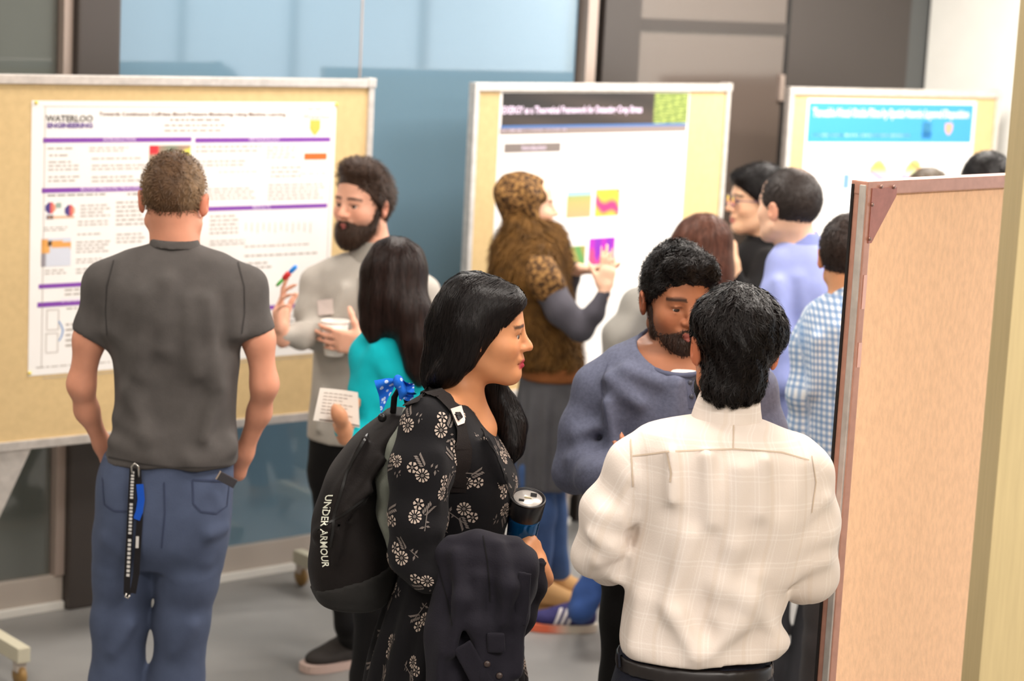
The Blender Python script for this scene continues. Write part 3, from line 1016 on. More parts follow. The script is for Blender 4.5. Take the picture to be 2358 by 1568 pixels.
class Head:
    def __init__(s, c, yaw, pitch=0, roll=0, sc=1.0, female=False, jaw=1.0, nose=1.0, ears=True, plain=False, lid=0.0, brow_w=.0046):
        s.lid = lid; s.brow_w = brow_w
        s.c = np.array(c, float); s.M = axes(yaw, pitch, roll); s.s = sc
        s.female = female; s.jaw = jaw; s.nose = nose; s.ears = ears; s.plain = plain

    def w(s, x, y, z): return s.c + s.s * (s.M[0] * x + s.M[1] * y + s.M[2] * z)

    def loc(s, V): return ((V - s.c) @ s.M.T) / s.s

    def E(s, c, r, tilt=None):
        M = s.M
        if tilt is not None: M = tilt @ s.M
        return ell(s.w(*c), np.array(r) * s.s, M)

    def C(s, a, b, r1, r2): return cone(s.w(*a), s.w(*b), r1 * s.s, r2 * s.s)

    def add(s, F):
        j = s.jaw
        F.add(s.E((0, -.012, .028), (.075, .096, .086)), .0)
        F.add(s.E((0, .036, .045), (.062, .054, .055)), .03)
        F.add(s.E((0, .034, -.030), (.060, .056, .080)), .03)
        F.add(s.E((0, .030, -.072), (.052 * j, .054, .040)), .025)
        F.add(s.E((0, .074, -.098), (.021 * j, .017, .016)), .025)
        for e in (-1, 1):
            F.add(s.C((e * .053 * j, -.002, -.060), (e * .022 * j, .064, -.096), .018, .016), .03)
            F.add(s.E((e * .043, .056, -.028), (.022, .026, .022)), .03)
        if not s.plain:
            F.add(s.C((-.036, .078, .019), (.036, .078, .019), .013, .013), .018)
            for e in (-1, 1):
                F.sub(s.E((e * .032, .100, .001), (.019, .015, .0125)), .012)
            n = s.nose
            F.add(s.C((0, .086, .010), (0, .098 + .008 * n, -.020), .0085, .0100), .014)
            F.add(s.E((0, .102 + .008 * n, -.030), (.0125, .0125, .0105)), .008)
            for e in (-1, 1):
                F.add(s.E((e * .0125, .097, -.033), (.0085, .011, .008)), .006)
            # eyelids
            for e in (-1, 1):
                F.add(s.E((e * .031, .0802, .0078 - s.lid), (.0165, .0127, .0066)), .004)
                F.add(s.E((e * .031, .0790, -.0100), (.0150, .0110, .0055)), .004)
            # lips
            lf = .95 if s.female else 1.0
            F.add(s.E((0, .088, -.058), (.026, .012, .013)), .012)
            for e in (-1, 1):
                F.add(s.C((e * .004, .0985, -.0630), (e * .023, .082, -.0665), .0050 * lf, .0022), .004)
                F.add(s.C((e * .002, .0975, -.0735), (e * .021, .082, -.0690), .0056 * lf, .0022), .004)
            for e in (-1, 1): F.sub(s.C((0, .1035, -.0682), (e * .024, .0850, -.0678), .0022, .0018), .003)
        if s.ears:
            for e in (-1, 1):
                t = axes(e * 22, 0, e * 8) @ np.eye(3)
                F.add(s.E((e * .0835, -.012, -.010), (.0095, .020, .032), t), .008)
                F.sub(s.E((e * .0930, -.006, -.005), (.0065, .010, .018), t), .004)

    def bounds(s):
        return s.c - .16 * s.s, s.c + .16 * s.s

    def colour(s, V, base, lips=(170, 92, 84), brow=(40, 28, 24), stubble=0.0, stub_col=(60, 46, 40), hairless=None, blush=.12):
        q = s.loc(V)
        C = np.tile(np.array(srgb(*base)[:3]), (len(V), 1))
        x, y, z = q[:, 0], q[:, 1], q[:, 2]
        def mix(m_, col):
            nonlocal C
            m_ = np.clip(m_, 0, 1)[:, None]
            C = C * (1 - m_) + np.array(srgb(*col)[:3]) * m_
        near = (np.abs(x) < .11) & (np.abs(y) < .15) & (np.abs(z) < .15)
        red = np.array(base) * np.array((1.02, .80, .74))
        ck = np.exp(-(((np.abs(x) - .045) / .022) ** 2 + ((z + .03) / .022) ** 2)) * (y > .03)
        mix(near * ck * blush * 2, red)
        mix(near * np.exp(-((x / .016) ** 2 + ((z + .03) / .014) ** 2)) * (y > .09) * blush * 2.5, red)
        mix(near * (np.abs(x) > .075) * (np.abs(z + .01) < .045) * .35, np.array(base) * np.array((1.0, .66, .58)))
        if stubble:
            m1 = np.clip((-.048 - z + .30 * np.maximum(np.abs(x) - .03, 0)) / .018, 0, 1) * np.clip((y - .0) / .02, 0, 1) * np.clip((z + .122) / .012, 0, 1)
            lip = np.exp(-((x / .024) ** 4 + ((z + .068) / .0075) ** 4))
            m1 = m1 * (1 - lip * (y > .07))
            side = np.clip((np.abs(x) - .055) / .006, 0, 1) * np.clip((y + .012) / .01, 0, 1) * np.clip((.030 - y) / .018, 0, 1) * (z < .01) * (z > -.1)
            mix(near * np.maximum(m1, side * .8) * stubble, stub_col)
        wz = np.exp(-((np.abs(x) / .0225) ** 6)) * ((y > .070) & (z < -.0575 - .0 * x) & (z > -.0815 + 6 * x * x))
        if lips is not None and not s.plain: mix(near * wz, lips)
        if brow is not None and not s.plain:
            bz = .0245 - 5.0 * (np.abs(x) - .031) ** 2
            bm_ = np.clip(1.4 - ((z - bz) / s.brow_w) ** 2, 0, 1) * (np.abs(x) > .011) * (np.abs(x) < .055) * (y > .035)
            mix(near * bm_ * .9, brow)
            # lash line
            ll = np.clip(1.2 - ((z - .0045 + 8 * (np.abs(x) - .031) ** 2) / .0018) ** 2, 0, 1) * (np.abs(np.abs(x) - .031) < .015) * (y > .065)
            mix(near * ll * .75, (40, 28, 24))
        return C

    def eyes(s, parent, off, gaze=(0, 0), iris=(52, 34, 24)):
        for e in (-1, 1):
            c = s.w(e * .031, .0765, -.0012)
            V, F = [], []
            n, mN = 20, 14
            g = np.array([math.sin(math.radians(gaze[0])), math.cos(math.radians(gaze[0])), math.tan(math.radians(gaze[1]))]); g /= np.linalg.norm(g)
            gx = np.cross(g, (0, 0, 1)); gx /= np.linalg.norm(gx); gz = np.cross(gx, g)
            cols = []
            for i in range(mN + 1):
                a = math.pi * .62 * i / mN
                for k in range(n):
                    b = 2 * math.pi * k / n
                    d = g * math.cos(a) + (gx * math.cos(b) + gz * math.sin(b)) * math.sin(a)
                    V.append(s.c * 0 + c + .0125 * s.s * (s.M.T @ d))
                    cols.append(srgb(10, 8, 8)[:3] if a < .26 else (srgb(*iris)[:3] if a < .60 else srgb(205, 195, 188)[:3]))
            for i in range(mN):
                for k in range(n):
                    F.append((i * n + k, i * n + (k + 1) % n, (i + 1) * n + (k + 1) % n, (i + 1) * n + k))
            np_mesh('eye', np.array(V), np.array(F), mat('eye_wet', (255, 255, 255), rough=0.08, spec=.6, attr=True), parent, col=np.array(cols), off=off)


def hand(F, wrist, d, palm, thumb_side, sc=1.0, curl=(20, 20, 20, 20, 20), spread=6, k=.004, thumb=(40, 25)):
    """wrist point, finger direction d, palm normal, thumb_side +-1 : thumb on +x = cross(d, palm)*side. curl in degrees per joint for
    thumb, index, middle, ring, little"""
    d = np.array(d, float); d /= np.linalg.norm(d)
    n = np.array(palm, float); n -= d * (n @ d); n /= np.linalg.norm(n)
    x = np.cross(d, n) * thumb_side
    w = np.array(wrist, float)
    pt = lambda a, b, c: w + sc * (x * a + d * b + n * c)
    F.add(cone(pt(0, -.03, 0), pt(0, .02, 0), .024 * sc, .025 * sc), .02)
    M = np.array([x, d, n])
    F.add(rbox(pt(0, .052, .0), np.array((.039, .042, .014)) * sc, M, .013 * sc), .012)
    F.add(ell(pt(.026, .032, .008), np.array((.018, .028, .014)) * sc, M), .01)
    lens = {1: (.042, .026, .021), 2: (.046, .029, .022), 3: (.043, .027, .021), 4: (.033, .020, .019)}
    rad = {1: .0092, 2: .0095, 3: .0090, 4: .0080}
    rx = {1: .029, 2: .0095, 3: -.010, 4: -.0285}
    ry = {1: .090, 2: .094, 3: .090, 4: .080}
    for f in (1, 2, 3, 4):
        p = pt(rx[f], ry[f], 0)
        a = 0.0
        sp = math.radians(spread * {1: 1.2, 2: .3, 3: -.5, 4: -1.5}[f])
        fd = d * math.cos(sp) + x * math.sin(sp)
        F.add(cone(pt(rx[f] * .8, ry[f] - .03, 0), p, rad[f] * sc * 1.05, rad[f] * sc), k + .003)
        cj = curl[f] if hasattr(curl[f], '__len__') else (curl[f],) * 3
        for i, L in enumerate(lens[f]):
            a += math.radians(cj[i])
            q = p + (fd * math.cos(a) + n * math.sin(a)) * L * sc
            r0, r1 = rad[f] * (1 - .09 * i), rad[f] * (1 - .09 * (i + 1))
            F.add(cone(p, q, r0 * sc, r1 * sc), k)
            p = q
    # thumb
    p = pt(.034, .030, .006)
    out, bend = [math.radians(v) for v in thumb]
    td = d * math.cos(out) + x * math.sin(out)
    tn = n
    a = math.radians(12)
    for i, L in enumerate((.036, .030, .025)):
        q = p + (td * math.cos(a) + tn * math.sin(a)) * L * sc
        F.add(cone(p, q, (.0125 - .0012 * i) * sc, (.0112 - .0012 * i) * sc), k + .003)
        a += bend
        p = q


class Person:
    def __init__(s, Y, label, base_px, group='visitors at the poster session'):
        s.Y = Y
        b = P(base_px[0], base_px[1], Y)
        s.base = np.array([b[0], b[1], 0.0])
        s.root = empty('person', s.base, 0, label, 'person', group)
        s.prims = {}

    def p(s, px, py, dy=0.0): return P(px, py, s.Y + dy)

    def r(s, n): return n / pxm(s.Y)

    def st(s, py, xl, xr, bf, bb, dy=0.0):
        """loft station from the silhouette edges xl..xr at row py, depth bf towards the camera and bb away (metres)"""
        c = s.p((xl + xr) / 2, py, dy)
        a = (xr - xl) / 2 / pxm(s.Y + dy)
        return (c, a, a, bf, bb)

    def chain(s, pts):
        """[(px, py, dy, r_px)] -> list of cone prims"""
        W = [(s.p(a, b, c), s.r(d)) for a, b, c, d in pts]
        return [cone(W[i][0], W[i + 1][0], W[i][1], W[i + 1][1]) for i in range(len(W) - 1)]

    def emit(s, name, F, material, smooth=1, col=None, uv=None, parent=None):
        V, Q = F.mesh(smooth)
        c = col(V) if callable(col) else col
        u = uv(V) if callable(uv) else uv
        return np_mesh(name, V, Q, material, parent or s.root, True, c, u, s.base), V, Q

    def raw(s, name, V, F, material, parent=None, smooth=True, col=None):
        return np_mesh(name, V, F, material, parent or s.root, smooth, col, None, s.base)

    def wfield(s, prims, h, pad=.03, fine=None, hf=None):
        lo = np.min([q[1] for q in prims], 0) - pad; hi = np.max([q[2] for q in prims], 0) + pad
        return Field(lo, hi, h, fine, hf)


def legs_world(hipL, hipR, footL, footR, r=(.085, .058, .042), kneedir=(0, 0)):
    """two leg chains down to the floor; returns prims list [(left prims), (right prims)] in world metres"""
    out = []
    for hp, ft in ((hipL, footL), (hipR, footR)):
        hp = np.array(hp, float); an = np.array([ft[0], ft[1], .09])
        kn = hp * .47 + an * .53 + np.array([kneedir[0], kneedir[1], 0]); kn[2] = hp[2] * .52 + .03
        out.append([cone(hp, kn, r[0], r[1]), cone(kn, an, r[1] * .98, r[2])])
    return out


def shoe_prims(F, ankle, toe_dir, L=.28, w=.047, h=.07):
    d = np.array([toe_dir[0], toe_dir[1], 0.0]); d /= np.linalg.norm(d)
    a = np.array([ankle[0], ankle[1], 0.0])
    M = np.array([np.cross(d, (0, 0, 1)), d, (0, 0, 1)])
    F.add(ell(a + d * (L * .02) + np.array([0, 0, .052]), (w * .86, L * .22, .055), M), .0)
    F.add(ell(a + d * (L * .40) + np.array([0, 0, .040]), (w, L * .30, .036), M), .035)
    F.add(ell(a + d * (L * .18) + np.array([0, 0, .055]), (w * .9, L * .24, .042), M), .03)
    F.add(cone(a + np.array([0, 0, .07]), a + np.array([0, 0, .115]), .040, .042), .02)
    return d, M


def make_shoe(per, ankle, toe_dir, m_up, m_sole, L=.28, w=.047, res=.006, stripes=None, sole_h=.022, col=None):
    F = Field(np.array([ankle[0] - .3, ankle[1] - .3, -.02]), np.array([ankle[0] + .3, ankle[1] + .3, .18]), res)
    d, M = shoe_prims(F, ankle, toe_dir, L, w)
    F.cut((0, 0, sole_h), (0, 0, -1))
    up, V, Q = per.emit('shoe', F, m_up)
    a = np.array([ankle[0], ankle[1], 0.0])
    # sole outline prism
    pts = []
    for i in range(28):
        t = 2 * math.pi * i / 28
        y = L * .27 + L * .49 * math.sin(t)
        ww = w * (1.08 + .1 * math.sin(t)) * abs(math.cos(t)) ** .6 * (1 if math.cos(t) >= 0 else -1)
        pts.append((ww, y))
    V = []
    for z in (0.001, sole_h):
        for x, y in pts: V.append(a + M[0] * x + d * y + np.array([0, 0, z + (.010 * max(0, (y / L - .55)) if z < .01 else 0)]))
    n = len(pts)
    Fq = np.array([(i, (i + 1) % n, n + (i + 1) % n, n + i) for i in range(n)])
    Ft = [np.array([list(range(n))[::-1]]), np.array([list(range(n, 2 * n))])]
    per.raw('sole', np.array(V), [Fq] + Ft, m_sole, parent=up, smooth=False)
    return up, a, d, M


def add_folds(F, folds, k=.02):
    """folds: (a, b, r) ridges"""
    for a, b, r in folds: F.add(cone(a, b, r, r * .6), k)


HAIRM = {}


def hair_mat(name, col, rough=.34, noise=.25):
    return mat('hair_' + name, col, rough=max(rough, .42), spec=.17, noise=.45, nscale=14, bump=.5, bscale=16, bdist=.004, nstretch=(9, 9, .7))


def attr_uv_mat(name, base, cfg):
    """woven pattern driven by the puv attribute (metres around, metres up)"""
    if name in MATS: return MATS[name]
    M = mat(name, base, rough=.86, spec=.2, bump=.2, bscale=300, bdist=.002, sheen=.1)
    nt = M.node_tree
    b = nt.nodes['Principled BSDF']
    at = nt.nodes.new('ShaderNodeAttribute'); at.attribute_name = 'puv'
    sp = nt.nodes.new('ShaderNodeSeparateXYZ')
    nt.links.new(at.outputs['Vector'], sp.inputs[0])
    def node(op, a, bb=None):
        n = nt.nodes.new('ShaderNodeMath'); n.operation = op
        for i, v in enumerate((a, bb)):
            if v is None: continue
            if isinstance(v, (int, float)): n.inputs[i].default_value = v
            else: nt.links.new(v, n.inputs[i])
        return n.outputs[0]
    def stripes(coord, period, duty, shift=0.0):
        m_ = node('MULTIPLY', node('ADD', coord, 50.0 + shift), 1.0 / period)
        f = node('FRACT', m_)
        return node('LESS_THAN', f, duty)
    src = None
    cur = srgb(*base)
    for (axis, period, duty, shift, colr, fac) in cfg:
        s_ = stripes(sp.outputs[axis], period, duty, shift)
        s_ = node('MULTIPLY', s_, fac)
        mx = nt.nodes.new('ShaderNodeMix'); mx.data_type = 'RGBA'
        nt.links.new(s_, mx.inputs['Factor'])
        if src is None: mx.inputs['A'].default_value = cur
        else: nt.links.new(src, mx.inputs['A'])
        mx.inputs['B'].default_value = srgb(*colr)
        src = mx.outputs['Result']
    nt.links.new(src, b.inputs['Base Color'])
    return M


def sleeve_uv(V, loft, sleeves):
    """puv for a shirt: around/up on the torso, around/along on each sleeve (list of polyline points)"""
    th, t = loft.uv(V)
    uv = np.stack([th, t], 1)
    dt = np.abs(loft.prim()[0](V[:, 0], V[:, 1], V[:, 2]))
    for pl_, rad in sleeves:
        best = np.full(len(V), 9.0); U = np.zeros((len(V), 2)); acc = 0
        for a, b in zip(pl_[:-1], pl_[1:]):
            a, b = np.array(a), np.array(b); ba = b - a; L = np.linalg.norm(ba); w = ba / L
            x = np.cross(w, (0, 1, 0.2)); x /= np.linalg.norm(x); y = np.cross(w, x)
            r = V - a; tt = np.clip(r @ w, 0, L)
            q = r - tt[:, None] * w
            dd = np.linalg.norm(q, axis=1) - rad
            m_ = dd < best
            best[m_] = dd[m_]
            U[m_, 0] = (np.arctan2(q @ y, q @ x) * rad)[m_]; U[m_, 1] = (acc + tt)[m_]
            acc += L
        m_ = best < dt - .004
        uv[m_] = U[m_]
        dt = np.where(m_, best, dt)
    return uv


def inter(pa, pb):
    fa, la, ha = pa; fb, lb, hb = pb
    return (lambda X, Y, Z: np.maximum(fa(X, Y, Z), fb(X, Y, Z))), np.maximum(la, lb), np.minimum(ha, hb)


def shell(pa, t, pb):
    """pa minus (pb): ring-shaped pieces such as collars and cuffs"""
    fa, la, ha = pa; fb = pb[0]
    return (lambda X, Y, Z: np.maximum(fa(X, Y, Z), -(fb(X, Y, Z) + t))), la, ha


def cast(V, Q, px, py, bvh=None):
    bvh = bvh or BVHTree.FromPolygons([Vector(v) for v in V.tolist()], Q.tolist())
    d = Vector(ray(px, py)).normalized()
    loc, n, _, _ = bvh.ray_cast(Vector(CAMP), d)
    return loc, n


def seam(per, name, bvh, pts, width, material, parent, lift=.0020, sub=8):
    """ribbon stitched onto a surface along a pixel polyline"""
    P2 = []
    for (x0, y0), (x1, y1) in zip(pts[:-1], pts[1:]):
        for i in range(sub): P2.append((x0 + (x1 - x0) * i / sub, y0 + (y1 - y0) * i / sub))
    P2.append(pts[-1])
    L = []
    for x, y in P2:
        loc, n, _, _ = bvh.ray_cast(Vector(CAMP), Vector(ray(x, y)).normalized())
        if loc is not None: L.append((loc, n))
    if len(L) < 2: return None
    V, F = [], []
    for i, (p, n) in enumerate(L):
        t = (L[min(i + 1, len(L) - 1)][0] - L[max(i - 1, 0)][0]).normalized()
        sd = t.cross(n).normalized()
        V += [p + n * lift + sd * width / 2, p + n * lift - sd * width / 2]
    for i in range(len(L) - 1): F.append((2 * i, 2 * i + 1, 2 * i + 3, 2 * i + 2))
    return per.raw(name, np.array([tuple(v) for v in V]), np.array(F), material, parent)


def tree(V, Q): return BVHTree.FromPolygons([Vector(v) for v in V.tolist()], Q.tolist())


def polyband(per, name, bvh, poly, material, parent, lift=.0015):
    """flat patch (pixel polygon) laid on a surface"""
    V = []
    for x, y in poly:
        loc, n, _, _ = bvh.ray_cast(Vector(CAMP), Vector(ray(x, y)).normalized())
        if loc is None: return None
        V.append(tuple(loc + n * lift))
    return per.raw(name, np.array(V), [np.array([list(range(len(V)))])], material, parent, smooth=False)


def short_hair(per, H, material, thick=.008, rad=None, hairline=(.6, -.8), p0=(0, .02, -.01), n=1400, L=.025, res=.005, lift=.35, width=.003,
               flow=None, wave=0.0, extra=None, warp=None, col=None, name='hair', seed=3, seg=4, jitter=.25, center=(0, -.012, .030), pickmax=.55):
    F = Field(H.c - .17 * H.s, H.c + .17 * H.s, res)
    rr = rad or (.075 + thick, .096 + thick, .086 + thick)
    F.add(H.E(center, rr), 0)
    if extra:
        for e in extra: F.add(H.E(*e), .025)
    F.cut(H.w(*p0), H.M[1] * hairline[0] + H.M[2] * hairline[1])
    if warp is not None:
        def wf(x, y, z):
            return warp(H.loc(np.stack([x, y, z], 1)))
        F.warp(wf)
    V, Q = F.mesh(1)
    c = col(H.loc(V)) if col else None
    up = H.M[2]; f = H.M[1]
    if flow is None:
        crown = H.w(0, -.045, .11)
        def flow(p, nn): return Vector((np.array(p) - crown).tolist())
    cn = H.M[1] * hairline[0] + H.M[2] * hairline[1]
    SV, SQ = strands(V, Q, n, L, flow, lift=lift, width=width, seg=seg, seed=seed, wave=wave, jitter=jitter, pick=vnormals(V, Q) @ (cn / np.linalg.norm(cn)) < pickmax)
    A = np.concatenate([V, SV]); B = np.concatenate([Q, SQ + len(V)])
    if c is not None:
        # tufts take the colour of their root area
        idx = np.zeros(len(SV), int)
        from mathutils.kdtree import KDTree
        kd = KDTree(len(V))
        for i, v in enumerate(V): kd.insert(v, i)
        kd.balance()
        cs = np.array([c[kd.find(v)[1]] for v in SV])
        c = np.concatenate([c, cs])
    o = np_mesh(name, A, B, material, per.root, True, c, None, per.base)
    return o


def body(per, prims, H=None, res=.008, hf=.0045, skin='skin_light', base=(226, 172, 142), hands=(), kk=.03, **colkw):
    """one continuous skin mesh: torso, limbs, hands and head"""
    lo = np.min([q[1] for q in prims], 0); hi = np.max([q[2] for q in prims], 0)
    for hd in hands:
        lo = np.minimum(lo, np.array(hd['wrist']) - .2); hi = np.maximum(hi, np.array(hd['wrist']) + .2)
    fine = None
    if H is not None:
        a, b = H.bounds(); lo = np.minimum(lo, a); hi = np.maximum(hi, b); fine = [a.copy(), b.copy()]
        for hd in hands:
            pass
    F = Field(lo - .03, hi + .03, res, fine, hf)
    if H is not None: H.add(F)
    for q in prims: F.add(q, kk)
    for hd in hands: hand(F, **hd)
    m_ = mat('skin_' + skin, base, rough=.5, spec=.35, attr=True, noise=.05, nscale=25)
    m_.node_tree.nodes['Principled BSDF'].inputs['Subsurface Weight'].default_value = .12
    m_.node_tree.nodes['Principled BSDF'].inputs['Subsurface Radius'].default_value = (.012, .005, .003)
    def colour(V):
        if H is not None: return H.colour(V, base, **colkw)
        return np.tile(np.array(srgb(*base)[:3]), (len(V), 1))
    o, V, Q = per.emit('body', F, m_, 1, colour)
    return o, V, Q


def clip(prim, p, n):
    """prim limited to the half-space behind plane (p, n)"""
    fa, la, ha = prim
    p = A3(p); n = A3(n) / np.linalg.norm(n)
    return (lambda X, Y, Z: np.maximum(fa(X, Y, Z), (X - p[0]) * n[0] + (Y - p[1]) * n[1] + (Z - p[2]) * n[2])), la, ha


def garment(pe, name, material, lofts=(), tubes=(), res=.008, k=.03, folds=(), subs=(), cuts=(), warp=.002, uv=None, smooth=2, fk=.03, extra=(), parent=None, wfreq=1.0, psubs=()):
    """lofts: Loft list; tubes: lists of cone prims (sleeves, legs); folds/subs: ((px,py,dy),(px,py,dy),r); cuts: (p, n)"""
    allp = [l.prim() for l in lofts] + [q for t in tubes for q in t] + list(extra)
    F = Field(np.min([q[1] for q in allp], 0) - .03, np.max([q[2] for q in allp], 0) + .03, res)
    for i, l in enumerate(lofts): F.add(l.prim(), 0 if i == 0 else k)
    for t in tubes:
        for q in t: F.add(q, k)
    for q in extra: F.add(q, k)
    for a, b, r in folds: F.add(cone(pe.p(*a), pe.p(*b), r * .75, r * .5), fk + .012)
    for a, b, r in subs: F.sub(cone(pe.p(*a), pe.p(*b), r, r), .008)
    for q in psubs: F.sub(q, .006)
    for p, n in cuts: F.cut(p, n)
    if warp:
        w = wfreq
        F.warp(lambda x, y, z: warp * (np.sin(w * (21 * x + 12 * z + 3 * np.sin(11 * z))) * np.cos(w * (15 * z - 8 * x)) + .6 * np.sin(w * (43 * x - 17 * z) + 2 * np.sin(13 * z))))
    return pe.emit(name, F, material, smooth, uv=uv)


def down(pe, px=1000, py=900):
    return pe.p(px, py + 30) - pe.p(px, py)


def trousers(pe, name, material, hip, legs, feet, res=.009, rbot=.055, warp=.002, folds=(), smooth=2, zend=.015):
    """hip loft + pixel leg chains continued to the floor under feet (world xy)"""
    tubes = []
    for pts, ft in zip(legs, feet):
        t = pe.chain(pts)
        a = pe.p(*pts[-1][:3]); b = np.array([ft[0], ft[1], .06])
        if a[2] > .1: t.append(cone(a, b, pe.r(pts[-1][3]), rbot))
        tubes.append(t)
    return garment(pe, name, material, [hip], tubes, res=res, warp=warp, folds=folds, smooth=smooth, cuts=[((0, 0, zend), (0, 0, -1))])


def beard(pe, H, material, big=0.0, n=1500, L=.022, mouth=.0085, seed=6):
    """full beard following the jaw; big adds length at the chin"""
    Fb = Field(H.c - .18, H.c + .18, .005)
    Fb.add(H.E((0, .038, -.080), (.060 + .3 * big, .060 + .3 * big, .046 + .3 * big)), 0)
    Fb.add(H.E((0, .066, -.102 - .5 * big), (.034 + .4 * big, .030 + .4 * big, .022 + .6 * big)), .03)
    Fb.add(H.E((0, .090, -.051), (.028, .015, .009)), .02)
    for e in (-1, 1): Fb.add(H.C((e * .066, .004, -.015), (e * .058, .022, -.07), .010 + .1 * big, .014 + .2 * big), .02)
    Fb.sub(H.E((0, .112, -.067), (.021, .026, mouth)), .005)
    Fb.sub(H.E((0, .10, -.012), (.046, .05, .034)), .02)
    for e in (-1, 1): Fb.sub(H.E((e * .043, .085, -.026), (.028, .045, .030)), .015)
    Fb.cut(H.w(0, .0, -.008), H.M[2]); Fb.cut(H.w(0, -.006, -.05), -H.M[1] + H.M[2] * .2)
    V, Q = Fb.mesh(1)
    SV, SQ = strands(V, Q, n, L, lambda p, n_: Vector((H.M[1] * .25 - H.M[2]).tolist()), lift=.3, width=.0026, seg=3, seed=seed)
    return np_mesh('beard', np.concatenate([V, SV]), np.concatenate([Q, SQ + len(V)]), material, pe.root, True, off=pe.base)


def leg_skin(pe, legs, feet, f=.6):
    out = []
    for pts, ft in zip(legs, feet):
        out += pe.chain([(a, b, c, d * f) for a, b, c, d in pts])
        out.append(cone(pe.p(*pts[-1][:3]), np.array([ft[0], ft[1], .09]), pe.r(pts[-1][3]) * f, .03))
    return out


def long_hair(pe, H, material, cap, falls, flow, n=2600, L=.16, res=.006, width=.0035, seed=5, cut=((0, .062, .02), (.75, -.62)), k=.03, warp=None, wave=.002, lift=.01, seg=7, name='hair', jitter=.07, capc=(0, -.014, .030), fringe=()):
    prs = [H.E(capc, cap)]
    lo = np.min([q[1] for q in falls] + [prs[0][1]], 0); hi = np.max([q[2] for q in falls] + [prs[0][2]], 0)
    F = Field(lo - .03, hi + .03, res)
    F.add(prs[0], 0)
    for e in fringe: F.add(H.E(*e), .02)
    F.cut(H.w(*cut[0]), H.M[1] * cut[1][0] + H.M[2] * cut[1][1])
    for q in falls: F.add(q, k)
    if warp: F.warp(warp)
    V, Q = F.mesh(1)
    cn = H.M[1] * cut[1][0] + H.M[2] * cut[1][1]
    SV, SQ = strands(V, Q, n, L, flow, lift=lift, width=width, seg=seg, seed=seed, wave=wave, jitter=jitter, pick=(vnormals(V, Q) @ (cn / np.linalg.norm(cn)) < .55))
    return np_mesh(name, np.concatenate([V, SV]), np.concatenate([Q, SQ + len(V)]), material, pe.root, True, off=pe.base)

